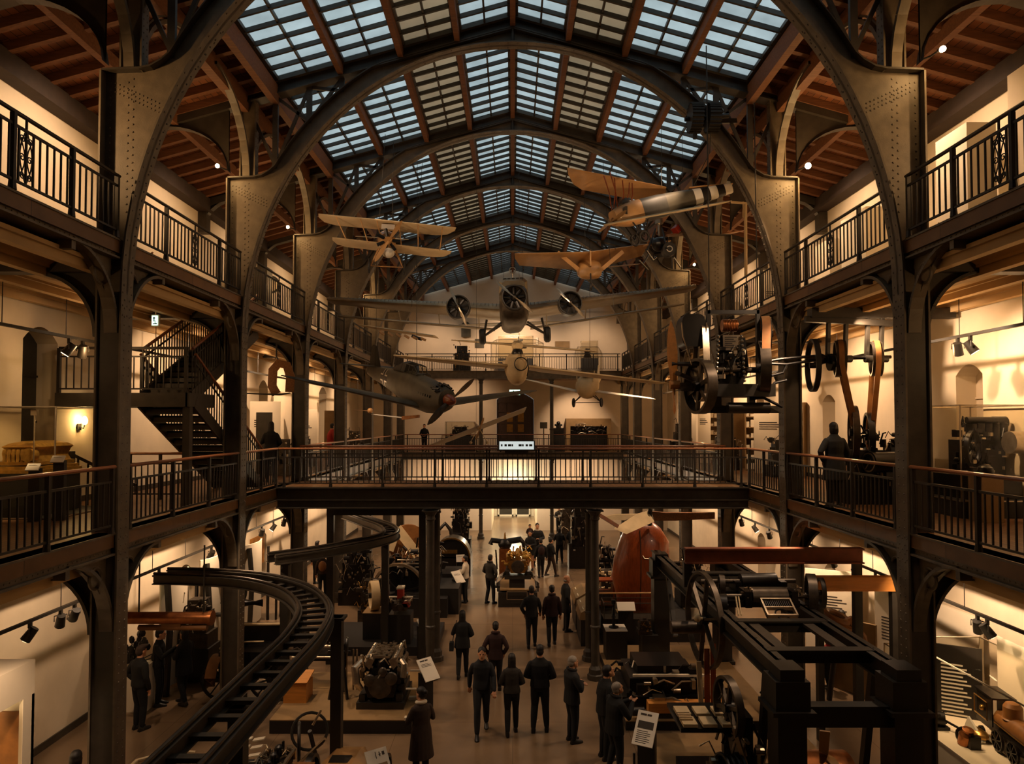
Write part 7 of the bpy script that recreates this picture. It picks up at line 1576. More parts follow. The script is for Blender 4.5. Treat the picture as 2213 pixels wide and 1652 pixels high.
# deeper first floor galleries
def lab(s): return 'on the ' + SIDE[s]
cfg = [(-1, 22.5, 'dark grey display board with pale edge', 'camo', 8.3, 2.0, .5), (-1, 24.0, 'tall white display board', 'white_board', 8.8, 2.4, 1.0), (-1, 28.0, 'white display board near the red jacket', 'white_board', 8.6, 2.2, .9), (-1, 31.0, 'brown narrow display board', 'plinth_tan', 8.4, 2.2, .5), (1, 22.8, 'bright white display board behind the engine rig', 'white_board', 8.8, 2.3, 1.2), (1, 25.6, 'cream display board with dark picture', 'plinth_tan', 8.5, 2.2, .7), (1, 28.8, 'bright narrow display board', 'white_board', 8.2, 2.5, .5), (1, 32.5, 'white board beside the dark round machine', 'white_board', 8.4, 2.3, .8)]
for s, y, l, mt, x, h, w in cfg: board('%s, first floor, %s' % (l, SIDE[s]), s * (x - .25), y, w, h, s * -.35, F1, mt, group='first floor boards', lines=4 if mt == 'white_board' else 0)
for i, (s, x, y, h, l) in enumerate(((-1, 7.4, 21.9, 1.2, 'small bright machine beside the dark standing visitor'), (1, 8.3, 21.2, 1.2, 'pale machine on dark bench behind the second column'), (1, 8.3, 26.9, 1.5, 'shelf like machine packed with pale parts'), (1, 7.7, 31.4, 1.7, 'dark round machine glowing at its edge'), (-1, 8.0, 26.2, 1.1, 'bright tangled machine beyond the red jacket'), (1, 7.6, 24.3, 1.2, 'machine with rows of bright reels behind the wooden propeller'), (-1, 7.8, 34.0, 1.3, 'dark clock like machine near the far end'))):
    far_machine('gallery_machine', l + ', first floor', 0, 0, y, .8, .6, h, 160 + 3 * i, ('machine_grey', 'machine_black')[i % 2], 'bright_steel' if i % 2 else 'linen_white', z=F1, n=26, group=None).location
for ob in [o_ for o_ in COL.objects if o_.name.startswith('gallery_machine')]:
    i = 0 if '.' not in ob.name else int(ob.name.split('.')[1]); s, x, y = ((-1, 7.4, 21.9), (1, 8.3, 21.2), (1, 8.3, 26.9), (1, 7.7, 31.4), (-1, 8.0, 26.2), (1, 7.6, 24.3), (-1, 7.8, 34.0))[i]
    ob.location = (s * x, y, F1)
# item shelves with many pale parts
def shelf_unit(label, x, y, z, w, h, yaw):
    o = thing('shelf_unit', label, 'shelf', (x, y, z), 'gallery shelves'); T = Matrix.Translation((x, y, z)) @ Matrix.Rotation(yaw, 4, 'Z'); m = LM(T)
    for k in range(6): m.box(-w / 2, w / 2, -.15, .15, h * k / 6 + .02, h * k / 6 + .05)
    for a in (-w / 2, w / 2): m.box(a - .02, a + .02, -.15, .15, 0, h)
    m.box(-w / 2, w / 2, .14, .16, 0, h); obj('shelf_frame', m, 'plinth_tan', o, smooth=0)
    rnd = random.Random(int(y * 10)); m = LM(T)
    for k in range(6):
        for j in range(6): a = -w / 2 + w * (j + .5) / 6; ss = rnd.uniform(.04, w / 14); m.box(a - ss, a + ss, -.12, 0, h * k / 6 + .05, h * k / 6 + .05 + rnd.uniform(.08, h / 8))
    c = obj('shelf_contents', m, 'linen_white', o, smooth=0, kind='stuff'); return o
shelf_unit('bright shelf full of small parts, first floor, behind the third column', 8.6, 24.2, F1, .9, 2.2, -.5); shelf_unit('shelf of small white parts under the engine rig, first floor', 8.9, 22.0, F1, .8, 2.3, -.9); shelf_unit('pale shelf of small parts near the far end, first floor, line shaft side', 8.6, 30.2, F1, .9, 2.2, -.4)
# ---------------------------------------------------------------- second floor exhibits
board('tall bright white block behind the first scroll railing, second floor', 8.3, 12.6, .52, 2.5, 0, F2, 'white_board', .9); board('taller cream partition beside the white block, second floor', 8.85, 11.6, .5, 3.2, 0, F2, 'plaster', .6); board('white stepped block by the small lamp, second floor', 8.5, 16.6, .6, 2.2, 0, F2, 'white_board', 1.2); board('white panel with small shelf near the third column, second floor', 8.6, 18.5, .6, 2.0, 0, F2, 'white_board', .9); board('white panel with pictures past the helicopter, second floor', 8.7, 23.4, .7, 2.1, 0, F2, 'white_board', .8, lines=3); board('cream panel far along the line shaft side, second floor', 8.7, 28.0, .7, 2.0, 0, F2, 'white_board', .8)
board('dark brown tall block on the staircase side, second floor', -8.2, 22.3, .7, 2.15, 0, F2, 'camo', .5)
o = thing('round_mirror', 'round pale mirror lamp beside the dark brown block, second floor', 'mirror', (-8.6, 23.0, F2 + 1.6)); m = MB(); m.disc((-8.2, 23.4, F2 + 1.85), (.3, -1, 0), .24, .3, .08, 28); obj('rim', m, 'steel_black', o); m = MB(); m.cyl((-8.2, 23.4, F2 + 1.85), (-8.2 + .01, 23.37, F2 + 1.85), .25, n=28); obj('glass_face', m, 'bright_steel', o); m = MB(); m.cyl((-8.2, 23.45, F2), (-8.2, 23.45, F2 + 1.6), .03); obj('post', m, 'steel_black', o)
for i, (s, y) in enumerate(((1, 12.0), (1, 17.4), (-1, 13.6))): far_machine('ship_model', ('dark hull shaped exhibit behind the first scroll railing, second floor', 'brown long exhibit behind the white stepped block, second floor', 'low dark exhibit by the second railing, staircase side, second floor')[i], 0, 0, y, .8, 1.2, .6, 190 + i * 3, 'leather', 'linen', z=F2, n=14, cat='exhibit')
for i, ob in enumerate([o_ for o_ in COL.objects if o_.name.startswith('ship_model')]): s, y = ((1, 12.0), (1, 17.4), (-1, 13.6))[i]; ob.location = (s * 7.6, y, F2)
# ---------------------------------------------------------------- far end galleries
def endcase(label, px0, px1, pyt, pyb, Y, z, seed, frame_only=True):
    a, b = P(px0, pyb, Y), P(px1, pyt, Y); return glass_case(label, ((a.x + b.x) / 2, Y, z), (b.x - a.x, .6, b.z - z), base_h=0.9, edge='bright_steel')
endcase('glass case with small figure on black base, end wall, second floor', 1256, 1291, 738, 800, 40.4, F2, 1); endcase('wide glass case on trestle in the middle of the end wall, second floor', 1077, 1152, 728, 800, 40.6, F2, 2)
far_machine('clock_machine', 'brass topped dark machine on a cabinet against the end wall, second floor', 998, 800, 40.0, 1.0, .6, 1.7, 201, 'machine_black', 'brass', z=F2, n=30); far_machine('figure_model', 'small dark figure inside the glass case on the end wall', 1270, 775, 40.2, .4, .3, .6, 203, z=F2 + .9, n=10, cat='model')
o = thing('biplane_model', 'tiny dark model plane hanging in the wide end wall case', 'model', P(1119, 735, 40.5)); m = MB(); c = P(1119, 737, 40.5); m.cb(c, (.5, .08, .05)); m.cb(c + V((.05, 0, .12)), (.08, .08, .3)); m.cb(c + V((.2, 0, .05)), (.2, .06, .12)); obj('model_body', m, 'machine_black', o, smooth=0)
for i, (px0, px1, pyt, pyb, l) in enumerate(((1027, 1046, 733, 752, 'small grey notice'), (1200, 1231, 738, 752, 'wide tan notice'), (1158, 1163, 730, 745, 'thin pale notice'))):
    a, b = P(px0, pyb, YF - .05), P(px1, pyt, YF - .05); o = thing('wall_notice', l + ' on the end wall, second floor', 'sign', a, 'end wall notices'); m = MB(); m.box(a.x, b.x, YF - .05, YF - .01, a.z, b.z); obj('notice_board', m, ('camo', 'plinth_tan', 'paper')[i], o, smooth=0)
o = thing('domed_niche', 'dark domed bell shaped case on the end wall behind the airliner wheels', 'case', P(1007, 735, 41.0)); m = MB(); a = P(997, 728, 41.0); b = P(1017, 703, 41.0); m.prism([(a.x, a.z), (b.x, a.z), (b.x, b.z - .1)] + [((a.x + b.x) / 2 + (b.x - a.x) / 2 * cos(t), b.z - .1 + .3 * sin(t)) for t in [pi * k / 8 for k in range(1, 8)]] + [(a.x, b.z - .1)], 40.9, 41.28, 'xz'); obj('case_body', m, 'camo', o, smooth=0)
# first floor end
o = thing('fireplace_display', 'wide framed display recess with dark machines, end wall, first floor', 'display', P(1270, 965, 40.9)); a, b = P(1223, 975, 40.9), P(1320, 905, 40.9); m = MB(); m.box(a.x, b.x, 40.7, 41.28, b.z - .45, b.z); m.box(a.x, a.x + .25, 40.7, 41.28, F1, b.z - .45); m.box(b.x - .25, b.x, 40.7, 41.28, F1, b.z - .45); obj('surround', m, 'plinth_tan', o, smooth=0); m = MB(); m.box(a.x + .25, b.x - .25, 41.15, 41.28, F1, b.z - .45); m.box(a.x + .25, b.x - .25, 40.6, 41.1, F1, F1 + .95); obj('dark_recess', m, 'machine_black', o, smooth=0); m = MB(); clutter(m, ((a.x + b.x) / 2, 40.8, F1 + 1.3), (b.x - a.x - .7, .4, .7), 50, 211); obj('machines', m, 'machine_black', o); m = MB(); clutter(m, ((a.x + b.x) / 2, 40.7, F1 + 1.3), (b.x - a.x - .7, .3, .7), 26, 213, 'cpb'); obj('bright_parts', m, 'bright_steel', o)
o = thing('robot_statue', 'small dark robot like statue on the end gallery, first floor', 'statue', P(1207, 975, 40.0)); c = V((P(1207, 975, 40.0).x, 40.0, F1)); m = MB(); m.box(c.x - .35, c.x + .35, 39.8, 40.2, F1, F1 + .9); obj('pedestal', m, 'plinth_black', o, smooth=0); m = MB(); m.box(c.x - .3, c.x + .3, 39.85, 40.15, F1 + .9, F1 + 1.35); m.cyl(c + V((0, 0, 1.35)), c + V((0, 0, 1.5)), .14); m.cyl(c + V((-.22, 0, 1.52)), c + V((.22, 0, 1.52)), .06); m.sph(c + V((0, 0, 1.62)), .12, 10, 6); obj('figure', m, 'machine_black', o)
o = thing('easel_sign', 'small dark sign on a thin stand by the double door', 'sign', P(1175, 975, 40.2)); c = V((P(1175, 975, 40.2).x, 40.2, F1)); m = MB(); m.cb(c + V((0, 0, 1.5)), (.42, .04, .36)); obj('sign_board', m, 'camo', o, smooth=0); m = MB(); m.cyl(c, c + V((0, 0, 1.35)), .025); m.cb(c + V((0, 0, .02)), (.3, .3, .04)); obj('stand', m, 'steel_black', o)
glass_case('dark topped glass table case by the end gallery railing, first floor', (P(995, 975, 40.2).x, 40.2, F1), (1.7, .7, 1.7), base_h=.85, edge='steel_dark'); far_machine('model_locomotive', 'dark model in the glass table case on the end gallery', 995, 940, 40.0, 1.2, .4, .6, 221, z=F1 + .85, n=24, cat='model')
# ---------------------------------------------------------------- people
def capsule(m, pts, rad, n=10):
    """tapered limb through joints with rounded ends"""
    pts = [V(p) for p in pts]; P_, R = [], []
    d0 = (pts[0] - pts[1]).normalized(); d1 = (pts[-1] - pts[-2]).normalized()
    P_ += [pts[0] + d0 * rad[0] * .95, pts[0] + d0 * rad[0] * .6]; R += [rad[0] * .3, rad[0] * .8]
    for i in range(len(pts) - 1):
        for k in range(4): t = k / 4; P_.append(pts[i].lerp(pts[i + 1], t)); R.append(rad[i] + (rad[i + 1] - rad[i]) * t + (.006 * sin(pi * t)))
    P_.append(pts[-1]); R.append(rad[-1]); P_ += [pts[-1] + d1 * rad[-1] * .6, pts[-1] + d1 * rad[-1] * .95]; R += [rad[-1] * .8, rad[-1] * .3]
    m.tube(P_, R, n)
def torso(m, secs, n=18):
    m.loft([[V((w * cos(t), yo + d * sin(t), z)) for t in [2 * pi * k / n for k in range(n)]] for z, w, d, yo in secs])
ARMS = {   # elbow, wrist, finger direction for the right hand side (x mirrored for the other)
    'down': ((.235, -.03, 1.12), (.25, .05, .87), (0, .08, -1)), 'front': ((.26, -.02, 1.12), (.12, .2, 1.0), (-1, .3, -.1)), 'crossed': ((.255, .06, 1.14), (-.02, .24, 1.17), (-1, .1, .1)),
    'phone': ((.235, .1, 1.14), (.07, .36, 1.3), (-.2, .8, .6)), 'pocket': ((.29, -.06, 1.13), (.21, .05, .94), (-.3, .2, -1)), 'back': ((.27, -.12, 1.13), (.1, -.17, .98), (-1, 0, -.2)),
    'swing': ((.24, .06, 1.14), (.25, .24, .94), (0, .5, -.9)), 'swingb': ((.24, -.12, 1.14), (.25, -.12, .9), (0, 0, -1)), 'chest': ((.25, .04, 1.12), (.1, .24, 1.22), (-.8, .3, .5)), 'cradle': ((.25, .05, 1.12), (.05, .28, 1.12), (-1, .1, .1))}
LEGS = {'stand': ((.1, .02), (0, 0), 0, 0), 'walk': ((.1, .02), (.22, -.2), .0, .06), 'apart': ((.14, .05), (.03, -.03), 0, 0), 'step': ((.1, .02), (.15, -.12), 0, .03)}
def person(label, loc, yaw, h=1.75, legs='stand', arms=('down', 'down'), top='cloth_black', bottom='denim', hair='hair_dark', hairstyle='short', coat=0.0, build=1.0, female=False, near=False, look=0.0, tilt=0.0, extras=(), group='museum visitors', shoe='shoe', skin=None, lean=0.0, kid=False):
    s_ = h / 1.75; o = thing('person', label, 'person', loc, group)
    T = Matrix.Translation(loc) @ Matrix.Rotation(yaw, 4, 'Z') @ Matrix.Scale(s_, 4)
    vox = (.0085 if near else .013) * max(.8, s_)
    (sp, kb), (fa, fb), _, lift = LEGS[legs]
    hs = 1.25 if kid else 1.0
    def build_mesh(name, m, mt, v=vox, parent=None):
        ob = obj(name, m, mt, parent or o, smooth=0); me = ob.data
        r = ob.modifiers.new('surface', 'REMESH'); r.mode = 'VOXEL'; r.voxel_size = v; r.use_smooth_shade = True
        sm = ob.modifiers.new('soften', 'SMOOTH'); sm.factor = .5; sm.iterations = 4 if near else 3
        return ob
    sh = .15 if female else .168; hipw = (.168 if female else .158) * build; L = lean
    hd = V((0, .035 + L * .5, 1.6)); 
    def legpts(sg):
        f = fa if sg > 0 else fb; lf = lift if f < 0 else 0
        hip = V((sg * .085, 0, .93)); ank = V((sg * sp * .95, f, .085 + lf)); kn = hip.lerp(ank, .5) + V((0, .035 + (.06 if f < 0 and legs != 'stand' else .0), .0)); return hip, kn, ank
    def armpts(sg):
        e, w, fd = ARMS[arms[0] if sg > 0 else arms[1]]; return V((sg * sh * build, L * .4 - .01, 1.35)), V((sg * e[0] * build, e[1] + L * .3, e[2])), V((sg * w[0], w[1] + L * .3, w[2])), V((sg * fd[0], fd[1], fd[2])).normalized()
    # body -------------------------------------------------------------
    m = LM(T); b = build
    torso(m, [(.86, .12 * b, .09 * b, 0), (.93, hipw, .105 * b, 0), (1.06, .135 * b, .095 * b, .0), (1.22, .155 * b, .11 * b, L * .15), (1.36, sh * .86 * b, .105 * b, L * .35), (1.44, sh * .6 * b, .075, L * .4), (1.48, .06, .055, L * .4)])
    capsule(m, [V((0, L * .4 - .005, 1.44)), V((0, .012 + L * .45, 1.53))], [.06, .055])
    q = Matrix.Translation(hd) @ Matrix.Rotation(look, 4, 'Z') @ Matrix.Rotation(-tilt, 4, 'X'); mh = LM(T @ q)
    rings = []
    for z, w, d, yo in ((-.115, .03, .035, .055), (-.1, .045, .06, .035), (-.06, .06, .08, .015), (-.02, .068, .088, .005), (.03, .074, .096, -.005), (.07, .073, .095, -.01), (.1, .06, .08, -.012), (.125, .03, .045, -.012)): rings.append([V((w * hs * cos(t), yo + d * hs * sin(t), z * hs)) for t in [2 * pi * k / 16 for k in range(16)]])
    mh.loft(rings)
    mh.loft([[V((x * .018, y, z)) for x, z in ((-1, -.035), (1, -.035), (.4, .03), (-.4, .03))] for y in (.07, .115)]) if False else None
    mh.tube([V((0, .088, .025)), V((0, .105, -.005)), V((0, .112, -.03))], [.009, .012, .016], 8)
    for sg in (1, -1): mh.sph((sg * .076 * hs, -.005, -.005), (.012, .022, .034), 8, 6); mh.tube([V((sg * .015, .094, .028)), V((sg * .05, .082, .03))], .007, 6)
    mh.sph((0, .086, -.062), (.024, .014, .01), 8, 5); mh.sph((0, .075, -.098), (.022, .018, .014), 8, 5)
    m.add(mh)
    for sg in (1, -1):
        S, E, W, fd = armpts(sg); capsule(m, [S, E, W], [.05 * b, .038 * b, .026])
        up = V((0, 0, 1)) if abs(fd.z) < .8 else V((0, 1, 0)); side = fd.cross(up).normalized(); nn = side.cross(fd).normalized()
        palm = [W + fd * .01, W + fd * .05, W + fd * .085]; m.loft([[p + side * w * cx_ + nn * .014 * cz for cx_, cz in ((-1, -1), (1, -1), (1, 1), (-1, 1))] for p, w in zip(palm, (.026, .038, .038))])
        for k in range(4):
            o_ = (k - 1.5) * .021; ln = (.062, .075, .07, .055)[k]; p0 = W + fd * .08 + side * o_; m.tube([p0, p0 + fd * ln * .5 - nn * .006 * sg, p0 + fd * ln * .85 - nn * .024, p0 + fd * ln * .95 - nn * .04], [.0095, .009, .008, .006], 6)
        p0 = W + fd * .03 + side * .03 * -sg; m.tube([p0, p0 + fd * .03 - side * .025 * sg - nn * .01, p0 + fd * .06 - side * .03 * sg - nn * .02], [.011, .0105, .008], 6)
        h_, k_, a_ = legpts(sg); capsule(m, [h_, k_, a_], [.082 * b, .055 * b, .038]); m.tube([a_ + V((0, -.02, -.03)), a_ + V((0, .06, -.05)), a_ + V((0, .15, -.06))], [.038, .036, .025], 8)
    bd = build_mesh('body', m, skin or 'skin'); 
    # eyes
    if near:
        e = LM(T @ q)
        for sg in (1, -1): e.sph((sg * .031, .086, .012), (.012, .01, .007), 8, 6)
        obj('eyes', e, 'black_paint', bd); e = LM(T @ q); e.sph((0, .094, -.062), (.022, .008, .005), 8, 5); obj('mouth', e, 'cloth_maroon', bd)
    # clothes ----------------------------------------------------------
    m = LM(T)
    for sg in (1, -1):
        h_, k_, a_ = legpts(sg); capsule(m, [h_, k_, a_ + V((0, 0, .02))], [.098 * b, .07 * b, .052])
    torso(m, [(.82, .1 * b, .09 * b, 0), (.93, hipw + .02, .122 * b, 0), (1.04, .15 * b, .11 * b, 0), (1.07, .14 * b, .1 * b, 0)]); build_mesh('trousers', m, bottom)
    m = LM(T); zb = .9 - coat
    secs = [(zb, hipw + .03 + coat * .12, .13 * b + coat * .1, 0), (.96, hipw + .028, .13 * b, 0), (1.08, .158 * b + .01, .118 * b, 0), (1.22, .178 * b, .132 * b, L * .15), (1.34, sh * b + .03, .125 * b, L * .35), (1.4, sh * .86 * b + .02, .105, L * .38), (1.445, sh * .52 * b + .02, .082, L * .4), (1.49, .07, .068, L * .42)]
    if coat > .3: secs.insert(1, (zb + coat * .5, hipw + .03 + coat * .05, .13 * b + .03, 0))
    torso(m, secs)
    for sg in (1, -1): S, E, W, fd = armpts(sg); capsule(m, [S, E, W - fd * .005], [.062 * b, .054 * b, .04])
    jk = build_mesh('jacket', m, top)
    if 'hood' in extras or 'collar' in extras: m = LM(T); m.ring((0, L * .42, 1.47), (0, .25, 1), .085, .032, 18, 8); obj('collar', m, top, jk)
    for sg in (1, -1):
        h_, k_, a_ = legpts(sg); m = LM(T); z = a_ - V((0, 0, .085)); m.loft([[z + V((w * c, y, hh * s2)) for c, s2 in ((-1, 0), (-.9, .7), (-.4, 1), (.4, 1), (.9, .7), (1, 0))] for y, w, hh in ((-.075, .03, .05), (-.05, .042, .1), (.02, .043, .1), (.1, .05, .065), (.17, .042, .045), (.2, .02, .03))]); obj('shoe', m, shoe, o, smooth=50)
    # hair ---------------------------------------------------------------
    if hairstyle != 'bald':
        m = LM(T @ q); m.sph((0, -.018, .052 * hs), (.083 * hs, .103 * hs, .088 * hs), 16, 10); m.sph((0, -.05, .0), (.08 * hs, .075 * hs, .085 * hs), 14, 8)
        if hairstyle == 'long': torso(m, [(.06, .085, .06, -.05), (-.08, .088, .055, -.062), (-.2, .085, .04, -.075), (-.3, .06, .025, -.085)])
        if hairstyle == 'bob': torso(m, [(.06, .085, .07, -.03), (-.05, .09, .07, -.04), (-.12, .075, .05, -.045)])
        if hairstyle == 'cap': m.sph((0, .03, .1), (.085, .12, .035), 12, 6)
        if hairstyle == 'bun': m.sph((0, -.13, .06), .045, 10, 8)
        # keep the face clear
        hh = build_mesh('hair', m, hair, vox)
    else:
        m = LM(T @ q); m.sph((0, -.05, -.03), (.079, .065, .05), 14, 8); build_mesh('hair', m, 'hair_grey', vox)
    for ex in extras:
        if ex == 'bag': m = LM(T); m.loft([[V((-.22, y, z)) for y, z in ((-.13, .72), (.13, .72), (.1, .92), (-.1, .92))], [V((-.33, y, z)) for y, z in ((-.12, .72), (.12, .72), (.09, .92), (-.09, .92))]]); m.tube([V((-.26, .1, .9)), V((-.2, .06, 1.2)), V((-.15, .0, 1.48))], .01, 5); bg_ = obj('shoulder_bag', m, 'cloth_black', o, smooth=30)
        if ex == 'backpack': m = LM(T); m.sph((0, -.19, 1.22), (.15, .1, .2), 14, 10); obj('backpack', m, 'cloth_maroon' if top != 'cloth_brown' else 'leather', o)
        if ex == 'camera': m = LM(T); m.cb((0, .47, 1.36), (.1, .04, .09)); m.cyl((0, .49, 1.36), (0, .54, 1.36), .03); obj('camera', m, 'steel_black', o, smooth=20); m = LM(T); m.box(-.03, .03, .452, .456, 1.335, 1.375); obj('camera_screen', m, 'paper', o, smooth=0)
        if ex == 'phone': m = LM(T); m.cb((.02, .42, 1.38), (.075, .012, .14)); obj('phone', m, 'steel_black', o, smooth=0)
        if ex == 'scarf': m = LM(T); m.ring((0, .01, 1.46), (0, .2, 1), .08, .035, 18, 8); obj('scarf', m, 'cloth_white', o)
        if ex == 'paper': m = LM(T); m.cb((-.02, .32, 1.2), (.2, .01, .14)); obj('leaflet', m, 'paper', o, smooth=0)
    return o
def at(px, py, z=0.0): return G(px, py, z)
N_ = True
person('man in dark jumper walking towards the camera in the aisle', at(1041, 1585), pi + .05, 1.78, 'walk', ('swingb', 'swing'), 'cloth_navy', 'denim', near=N_)
person('woman with long dark hair and patterned top walking away, centre of the aisle', at(1106, 1588), .05, 1.66, 'step', ('front', 'front'), 'cloth_grey', 'cloth_black', hairstyle='long', female=True, near=N_, build=.95)
person('broad man in black jumper walking away with hands before him', at(1167, 1582), -.08, 1.8, 'apart', ('front', 'front'), 'cloth_black', 'denim', near=N_, build=1.08)
person('grey haired older man in black jacket with folded arms, seen from the side', at(1236, 1604), -1.2, 1.72, 'stand', ('crossed', 'crossed'), 'cloth_black', 'cloth_navy', 'hair_grey', near=N_, build=1.15, extras=('collar',), tilt=-.1, coat=.1)
person('short haired man leaning over behind the visitor with camera', at(1306, 1640), -1.3, 1.78, 'stand', ('down', 'down'), 'cloth_black', 'cloth_black', near=N_, build=1.1, lean=.12, tilt=-.35, coat=.05)
person('man in dark anorak looking down at a small camera', at(1328, 1672), -1.1, 1.66, 'apart', ('phone', 'phone'), 'cloth_black', 'denim', 'hair_grey', near=N_, build=1.2, extras=('camera', 'collar'), lean=.1, tilt=-.4, coat=.12)
person('dark haired woman in long coat by the platform corner', at(910, 1690), .5, 1.68, 'stand', ('chest', 'chest'), 'cloth_brown', 'cloth_black', hairstyle='bun', female=True, near=N_, coat=.45, extras=('scarf',), look=.4)
person('woman in dark coat carrying a shoulder bag, walking away', at(999, 1466), .02, 1.7, 'step', ('front', 'chest'), 'cloth_black', 'cloth_black', hairstyle='long', female=True, coat=.12, extras=('bag',))
person('person in maroon hooded jacket walking away behind the man in jumper', at(1071, 1497), .0, 1.68, 'step', ('pocket', 'pocket'), 'cloth_maroon', 'cloth_black', extras=('hood',), coat=.08)
person('man in short black jacket walking away near the centre plinth', at(1149, 1400), .0, 1.76, 'step', ('swing', 'pocket'), 'cloth_black', 'denim', coat=.04)
person('person in dark red jacket walking away beside the man in short jacket', at(1193, 1396), .05, 1.74, 'step', ('down', 'down'), 'cloth_maroon', 'cloth_black', extras=('hood',), coat=.05)
person('bald man in long black coat facing the desk cases', at(1223, 1365), -1.35, 1.72, 'stand', ('pocket', 'down'), 'cloth_black', 'cloth_black', hairstyle='bald', coat=.3, build=1.1)
person('person in white blouse with crossed arms reading a slanted card', at(1006, 1303), 1.35, 1.68, 'stand', ('crossed', 'crossed'), 'cloth_white', 'cloth_black', build=.98, tilt=-.2)
person('man in patterned jacket looking at the golden engine', at(1059, 1305), -.5, 1.74, 'apart', ('pocket', 'front'), 'cloth_grey', 'cloth_black', extras=('collar',))
person('woman in black dress carrying a child in the far aisle', at(1146, 1232), pi - .2, 1.72, 'stand', ('cradle', 'cradle'), 'cloth_black', 'skin', hairstyle='bob', female=True, coat=.25)
person('small child held by the woman in black dress', P(1145, 1183, 30.6), pi + .2, 1.0, 'stand', ('front', 'front'), 'cloth_maroon', 'cloth_black', kid=True)
person('tall man in dark jacket over white shirt behind the woman with child', at(1161, 1222), pi + .1, 1.9, 'apart', ('down', 'cradle'), 'cloth_black', 'cloth_black', extras=('scarf',), build=1.05)
person('child with dark rucksack walking away in the far aisle', at(1169, 1249), .1, 1.62, 'step', ('down', 'down'), 'cloth_black', 'cloth_black', extras=('backpack',))
person('slim person stepping sideways beside the child with rucksack', at(1190, 1247), -.9, 1.62, 'walk', ('front', 'down'), 'cloth_black', 'cloth_brown')
person('person with raised hands behind the slim person in the far aisle', at(1209, 1218), 0, 1.64, 'apart', ('chest', 'chest'), 'cloth_black', 'cloth_black', hairstyle='bob')
person('man in black jacket standing before the tall loom', at(1237, 1219), -.5, 1.76, 'apart', ('front', 'front'), 'cloth_black', 'cloth_black')
person('person holding a white board near the passage column', at(1208, 1158), pi, 1.66, 'stand', ('cradle', 'cradle'), 'cloth_grey', 'cloth_black', extras=('paper',))
person('visitor with cap standing nearest the first column, staircase side', at(300, 1578), -.5, 1.76, 'stand', ('down', 'pocket'), 'cloth_black', 'cloth_navy', 'cloth_brown', 'cap', build=1.1)
person('man in dark jumper talking, holding a phone, staircase side gallery', at(342, 1525), -1.3, 1.74, 'stand', ('phone', 'down'), 'cloth_black', 'cloth_black', near=N_, extras=('phone',))
person('person in black coat listening, facing the talking man', at(398, 1523), 1.2, 1.72, 'step', ('chest', 'chest'), 'cloth_black', 'denim', hairstyle='bob', coat=.2)
person('person in black with orange rucksack walking behind the portal frame', at(697, 1292), .2, 1.68, 'step', ('down', 'down'), 'cloth_brown', 'cloth_black', extras=('backpack',))
person('dark hatted person beyond the hairpin rail track', at(684, 1262), -.2, 1.7, 'stand', ('down', 'down'), 'cloth_black', 'cloth_black', hairstyle='cap')
person('bareheaded child with pale hairband at the bottom edge by the first column', (-6.3, 10.15, 0), .3, 1.68, 'stand', ('down', 'down'), 'cloth_brown', 'denim', hairstyle='bob', near=N_)
person('child in red top behind the gantry, line shaft side', at(1792, 1492), .3, 1.3, 'step', ('down', 'front'), 'cloth_red', 'cloth_black', kid=True)
person('adult in dark trousers beside the child in red top', at(1822, 1465), .5, 1.7, 'stand', ('down', 'down'), 'cloth_black', 'denim')
person('woman in dark coat standing by the gas engine on the gallery', (6.36, 13.75, F1), .05, 1.7, 'stand', ('down', 'pocket'), 'cloth_black', 'cloth_black', 'hair_dark', 'bob', female=True, coat=.35, build=1.1)
person('dark long haired visitor at the footbridge corner, first floor', (-6.8, 19.55, F1), .3, 1.72, 'stand', ('front', 'chest'), 'cloth_black', 'cloth_black', hairstyle='long', female=True, coat=.3)
person('person in bright red jacket bending over the far gallery rail', (-6.9, 26.3, F1), -.8, 1.66, 'stand', ('front', 'front'), 'cloth_red', 'cloth_black', lean=.15, tilt=-.3, coat=.1)
person('second person in brown top beside the red jacket', (-6.6, 26.6, F1), .8, 1.62, 'stand', ('front', 'front'), 'cloth_brown', 'cloth_black', lean=.1)
person('small dark person standing at the end gallery railing, first floor', (P(917, 960, 39.4).x, 39.4, F1), pi, 1.6, 'stand', ('front', 'front'), 'cloth_black', 'cloth_black')
# ---------------------------------------------------------------- light
w = D.worlds.new('dusk_sky'); SC.world = w; w.use_nodes = True
bg = w.node_tree.nodes['Background']; bg.inputs[0].default_value = (.47, .585, .63, 1); bg.inputs[1].default_value = .60
W1, W2, W3 = (1, .58, .25), (1, .67, .42), (1, .55, .22)
YM = [(YE[k] + YE[k + 1]) / 2 + .15 for k in range(7)]
GW = {-1: [3, 80, 190, 240, 240, 220, 200], 1: [110, 220, 260, 240, 240, 220, 200]}
FW = {-1: [28, 14, 150, 200, 200, 160, 160], 1: [330, 200, 200, 200, 200, 180, 160]}
SW = {-1: [13, 170, 110, 80, 70, 70, 60], 1: [110, 150, 170, 130, 110, 100, 90]}
UP = {-1: [9, 15, 16, 15, 14, 12, 8], 1: [15, 20, 20, 18, 16, 14, 8]}
for s in (-1, 1):
    for k in range(7):
        y = YM[k]
        spot((s * 7.4, y, 4.0), (s * 9.3, y + .2, 1.5), GW[s][k], 112, .8, W2)
        yo = {(1, 1): 1.0, (1, 0): 3.7}.get((s, k), 0)
        spot((s * 7.0, y + yo, 8.5), (s * 9.3, y + yo, 6.9), FW[s][k], 78 if (s, k) == (1, 0) else 105, .8, W2)
        spot((s * 6.9, y, 12.6), (s * 9.3, y, 10.6), SW[s][k], 110, .8, W2)
        point((s * 7.2, y + 1.5, 11.2), UP[s][k], W1)
        point((s * 8.0, y, 7.7), 10 if s < 0 else 20, W1)  # fill light added to brighten the gallery vaults, no bulb there
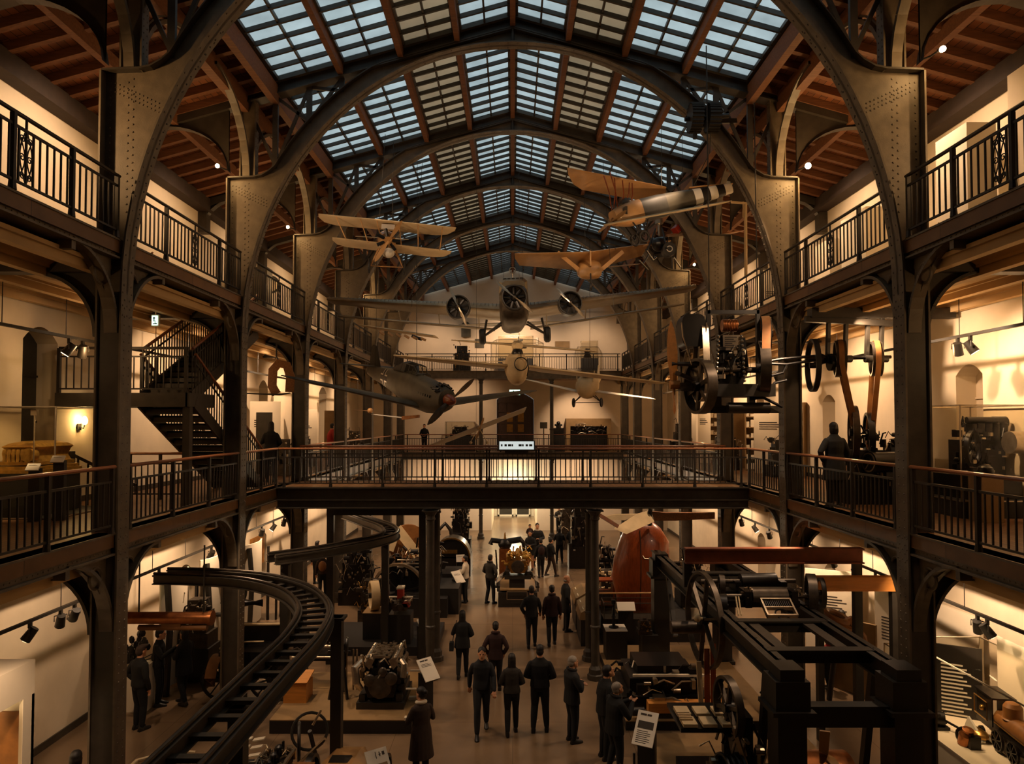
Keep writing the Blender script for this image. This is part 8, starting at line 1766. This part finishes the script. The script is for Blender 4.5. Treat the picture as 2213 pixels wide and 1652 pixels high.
for s in (-1, 1):
    for k in range(6): spot((s * 8.3, YK[k] - 1.5, 10.9), (s * 5.95, YK[k], 10.9), (230, 110, 70, 60, 50, 40)[k] if s < 0 else (110, 90, 80, 60, 50, 40)[k], 62, .9, W1)
spot((-6.3, 9.0, 4.1), (-7.45, 9.9, 1.9), 170, 70, .8, W2)  # spot without fixture added to brighten the telescope case front
# spots without fixtures added along the gallery edges to brighten exhibits and aisle
for s in (-1, 1):
    for k, y in enumerate((9.5, 13.2, 17.0, 21.8, 26.5, 31.5)):
        spot((s * 5.7, y, 8.8), (s * 2.4, y + 1.0, 0), (90, 230, 300, 420, 420, 420)[k], 80, .8, W2, .05)
        spot((s * 5.9, y + 1.5, 4.3), (s * 3.6, y + 2.2, .8), (25, 60, 80, 110, 110, 110)[k], 115, .8, W2, .04)
# spots without fixtures added to brighten the hanging aircraft and the engine rig
for s, y, t, p in ((-1, 14.5, (-3, 18, 11.3), 120), (1, 14.5, (3.8, 17.5, 11.8), 150), (-1, 16.5, (-.8, 20.5, 10), 230), (1, 16.5, (.8, 20.5, 10), 230), (-1, 18.0, (-3, 21, 7.2), 60), (1, 19.0, (1, 23.5, 8), 140), (1, 12.0, (4.4, 14.0, 7.6), 70), (-1, 21.5, (2, 26, 7.8), 120)):
    spot((s * 5.75, y, {12.0: 9.6, 16.5: 12.2}.get(y, 9.9)) if y != 16.5 else (s * 4.6, y, 13.2), t, p, 60, .8, W2, .05)
for y in (12.8, 17.6, 22.4, 27, 32): area((0, y, 8.6), (0, y, 15), 13, 5, 2.5, (1, .62, .32))  # upward fill panels added in mid air to lift the roof steel
for y in (40, 44.5): point((.1, y, 2.7), 160, (1, .84, .58), .2)
for x, z, tz, p, a in ((-3, 8.7, 6.6, 110, 110), (3.6, 8.7, 5.8, 260, 75), (0, 12.0, 9.9, 330, 120), (-4.4, 12.0, 9.7, 120, 110), (4.4, 12.0, 9.9, 120, 110), (-4, 4.2, 1.6, 200, 120), (4, 4.2, 1.6, 200, 120)): spot((x, 38.4, z), (x * 1.03, YF, tz), p, a, .8, W2)
SC.view_settings.view_transform = 'Standard'; SC.view_settings.look = 'None'; SC.view_settings.gamma = 1.0
SC.view_settings.exposure = 1.0; SC.view_settings.use_curve_mapping = False
cy = SC.cycles; cy.use_denoising = True; cy.max_bounces = 4; cy.diffuse_bounces = 2; cy.glossy_bounces = 2; cy.transmission_bounces = 3
cy.transparent_max_bounces = 6; cy.sample_clamp_indirect = 6.0; cy.use_adaptive_sampling = True; cy.adaptive_threshold = .05
cy.caustics_reflective = False; cy.caustics_refractive = False
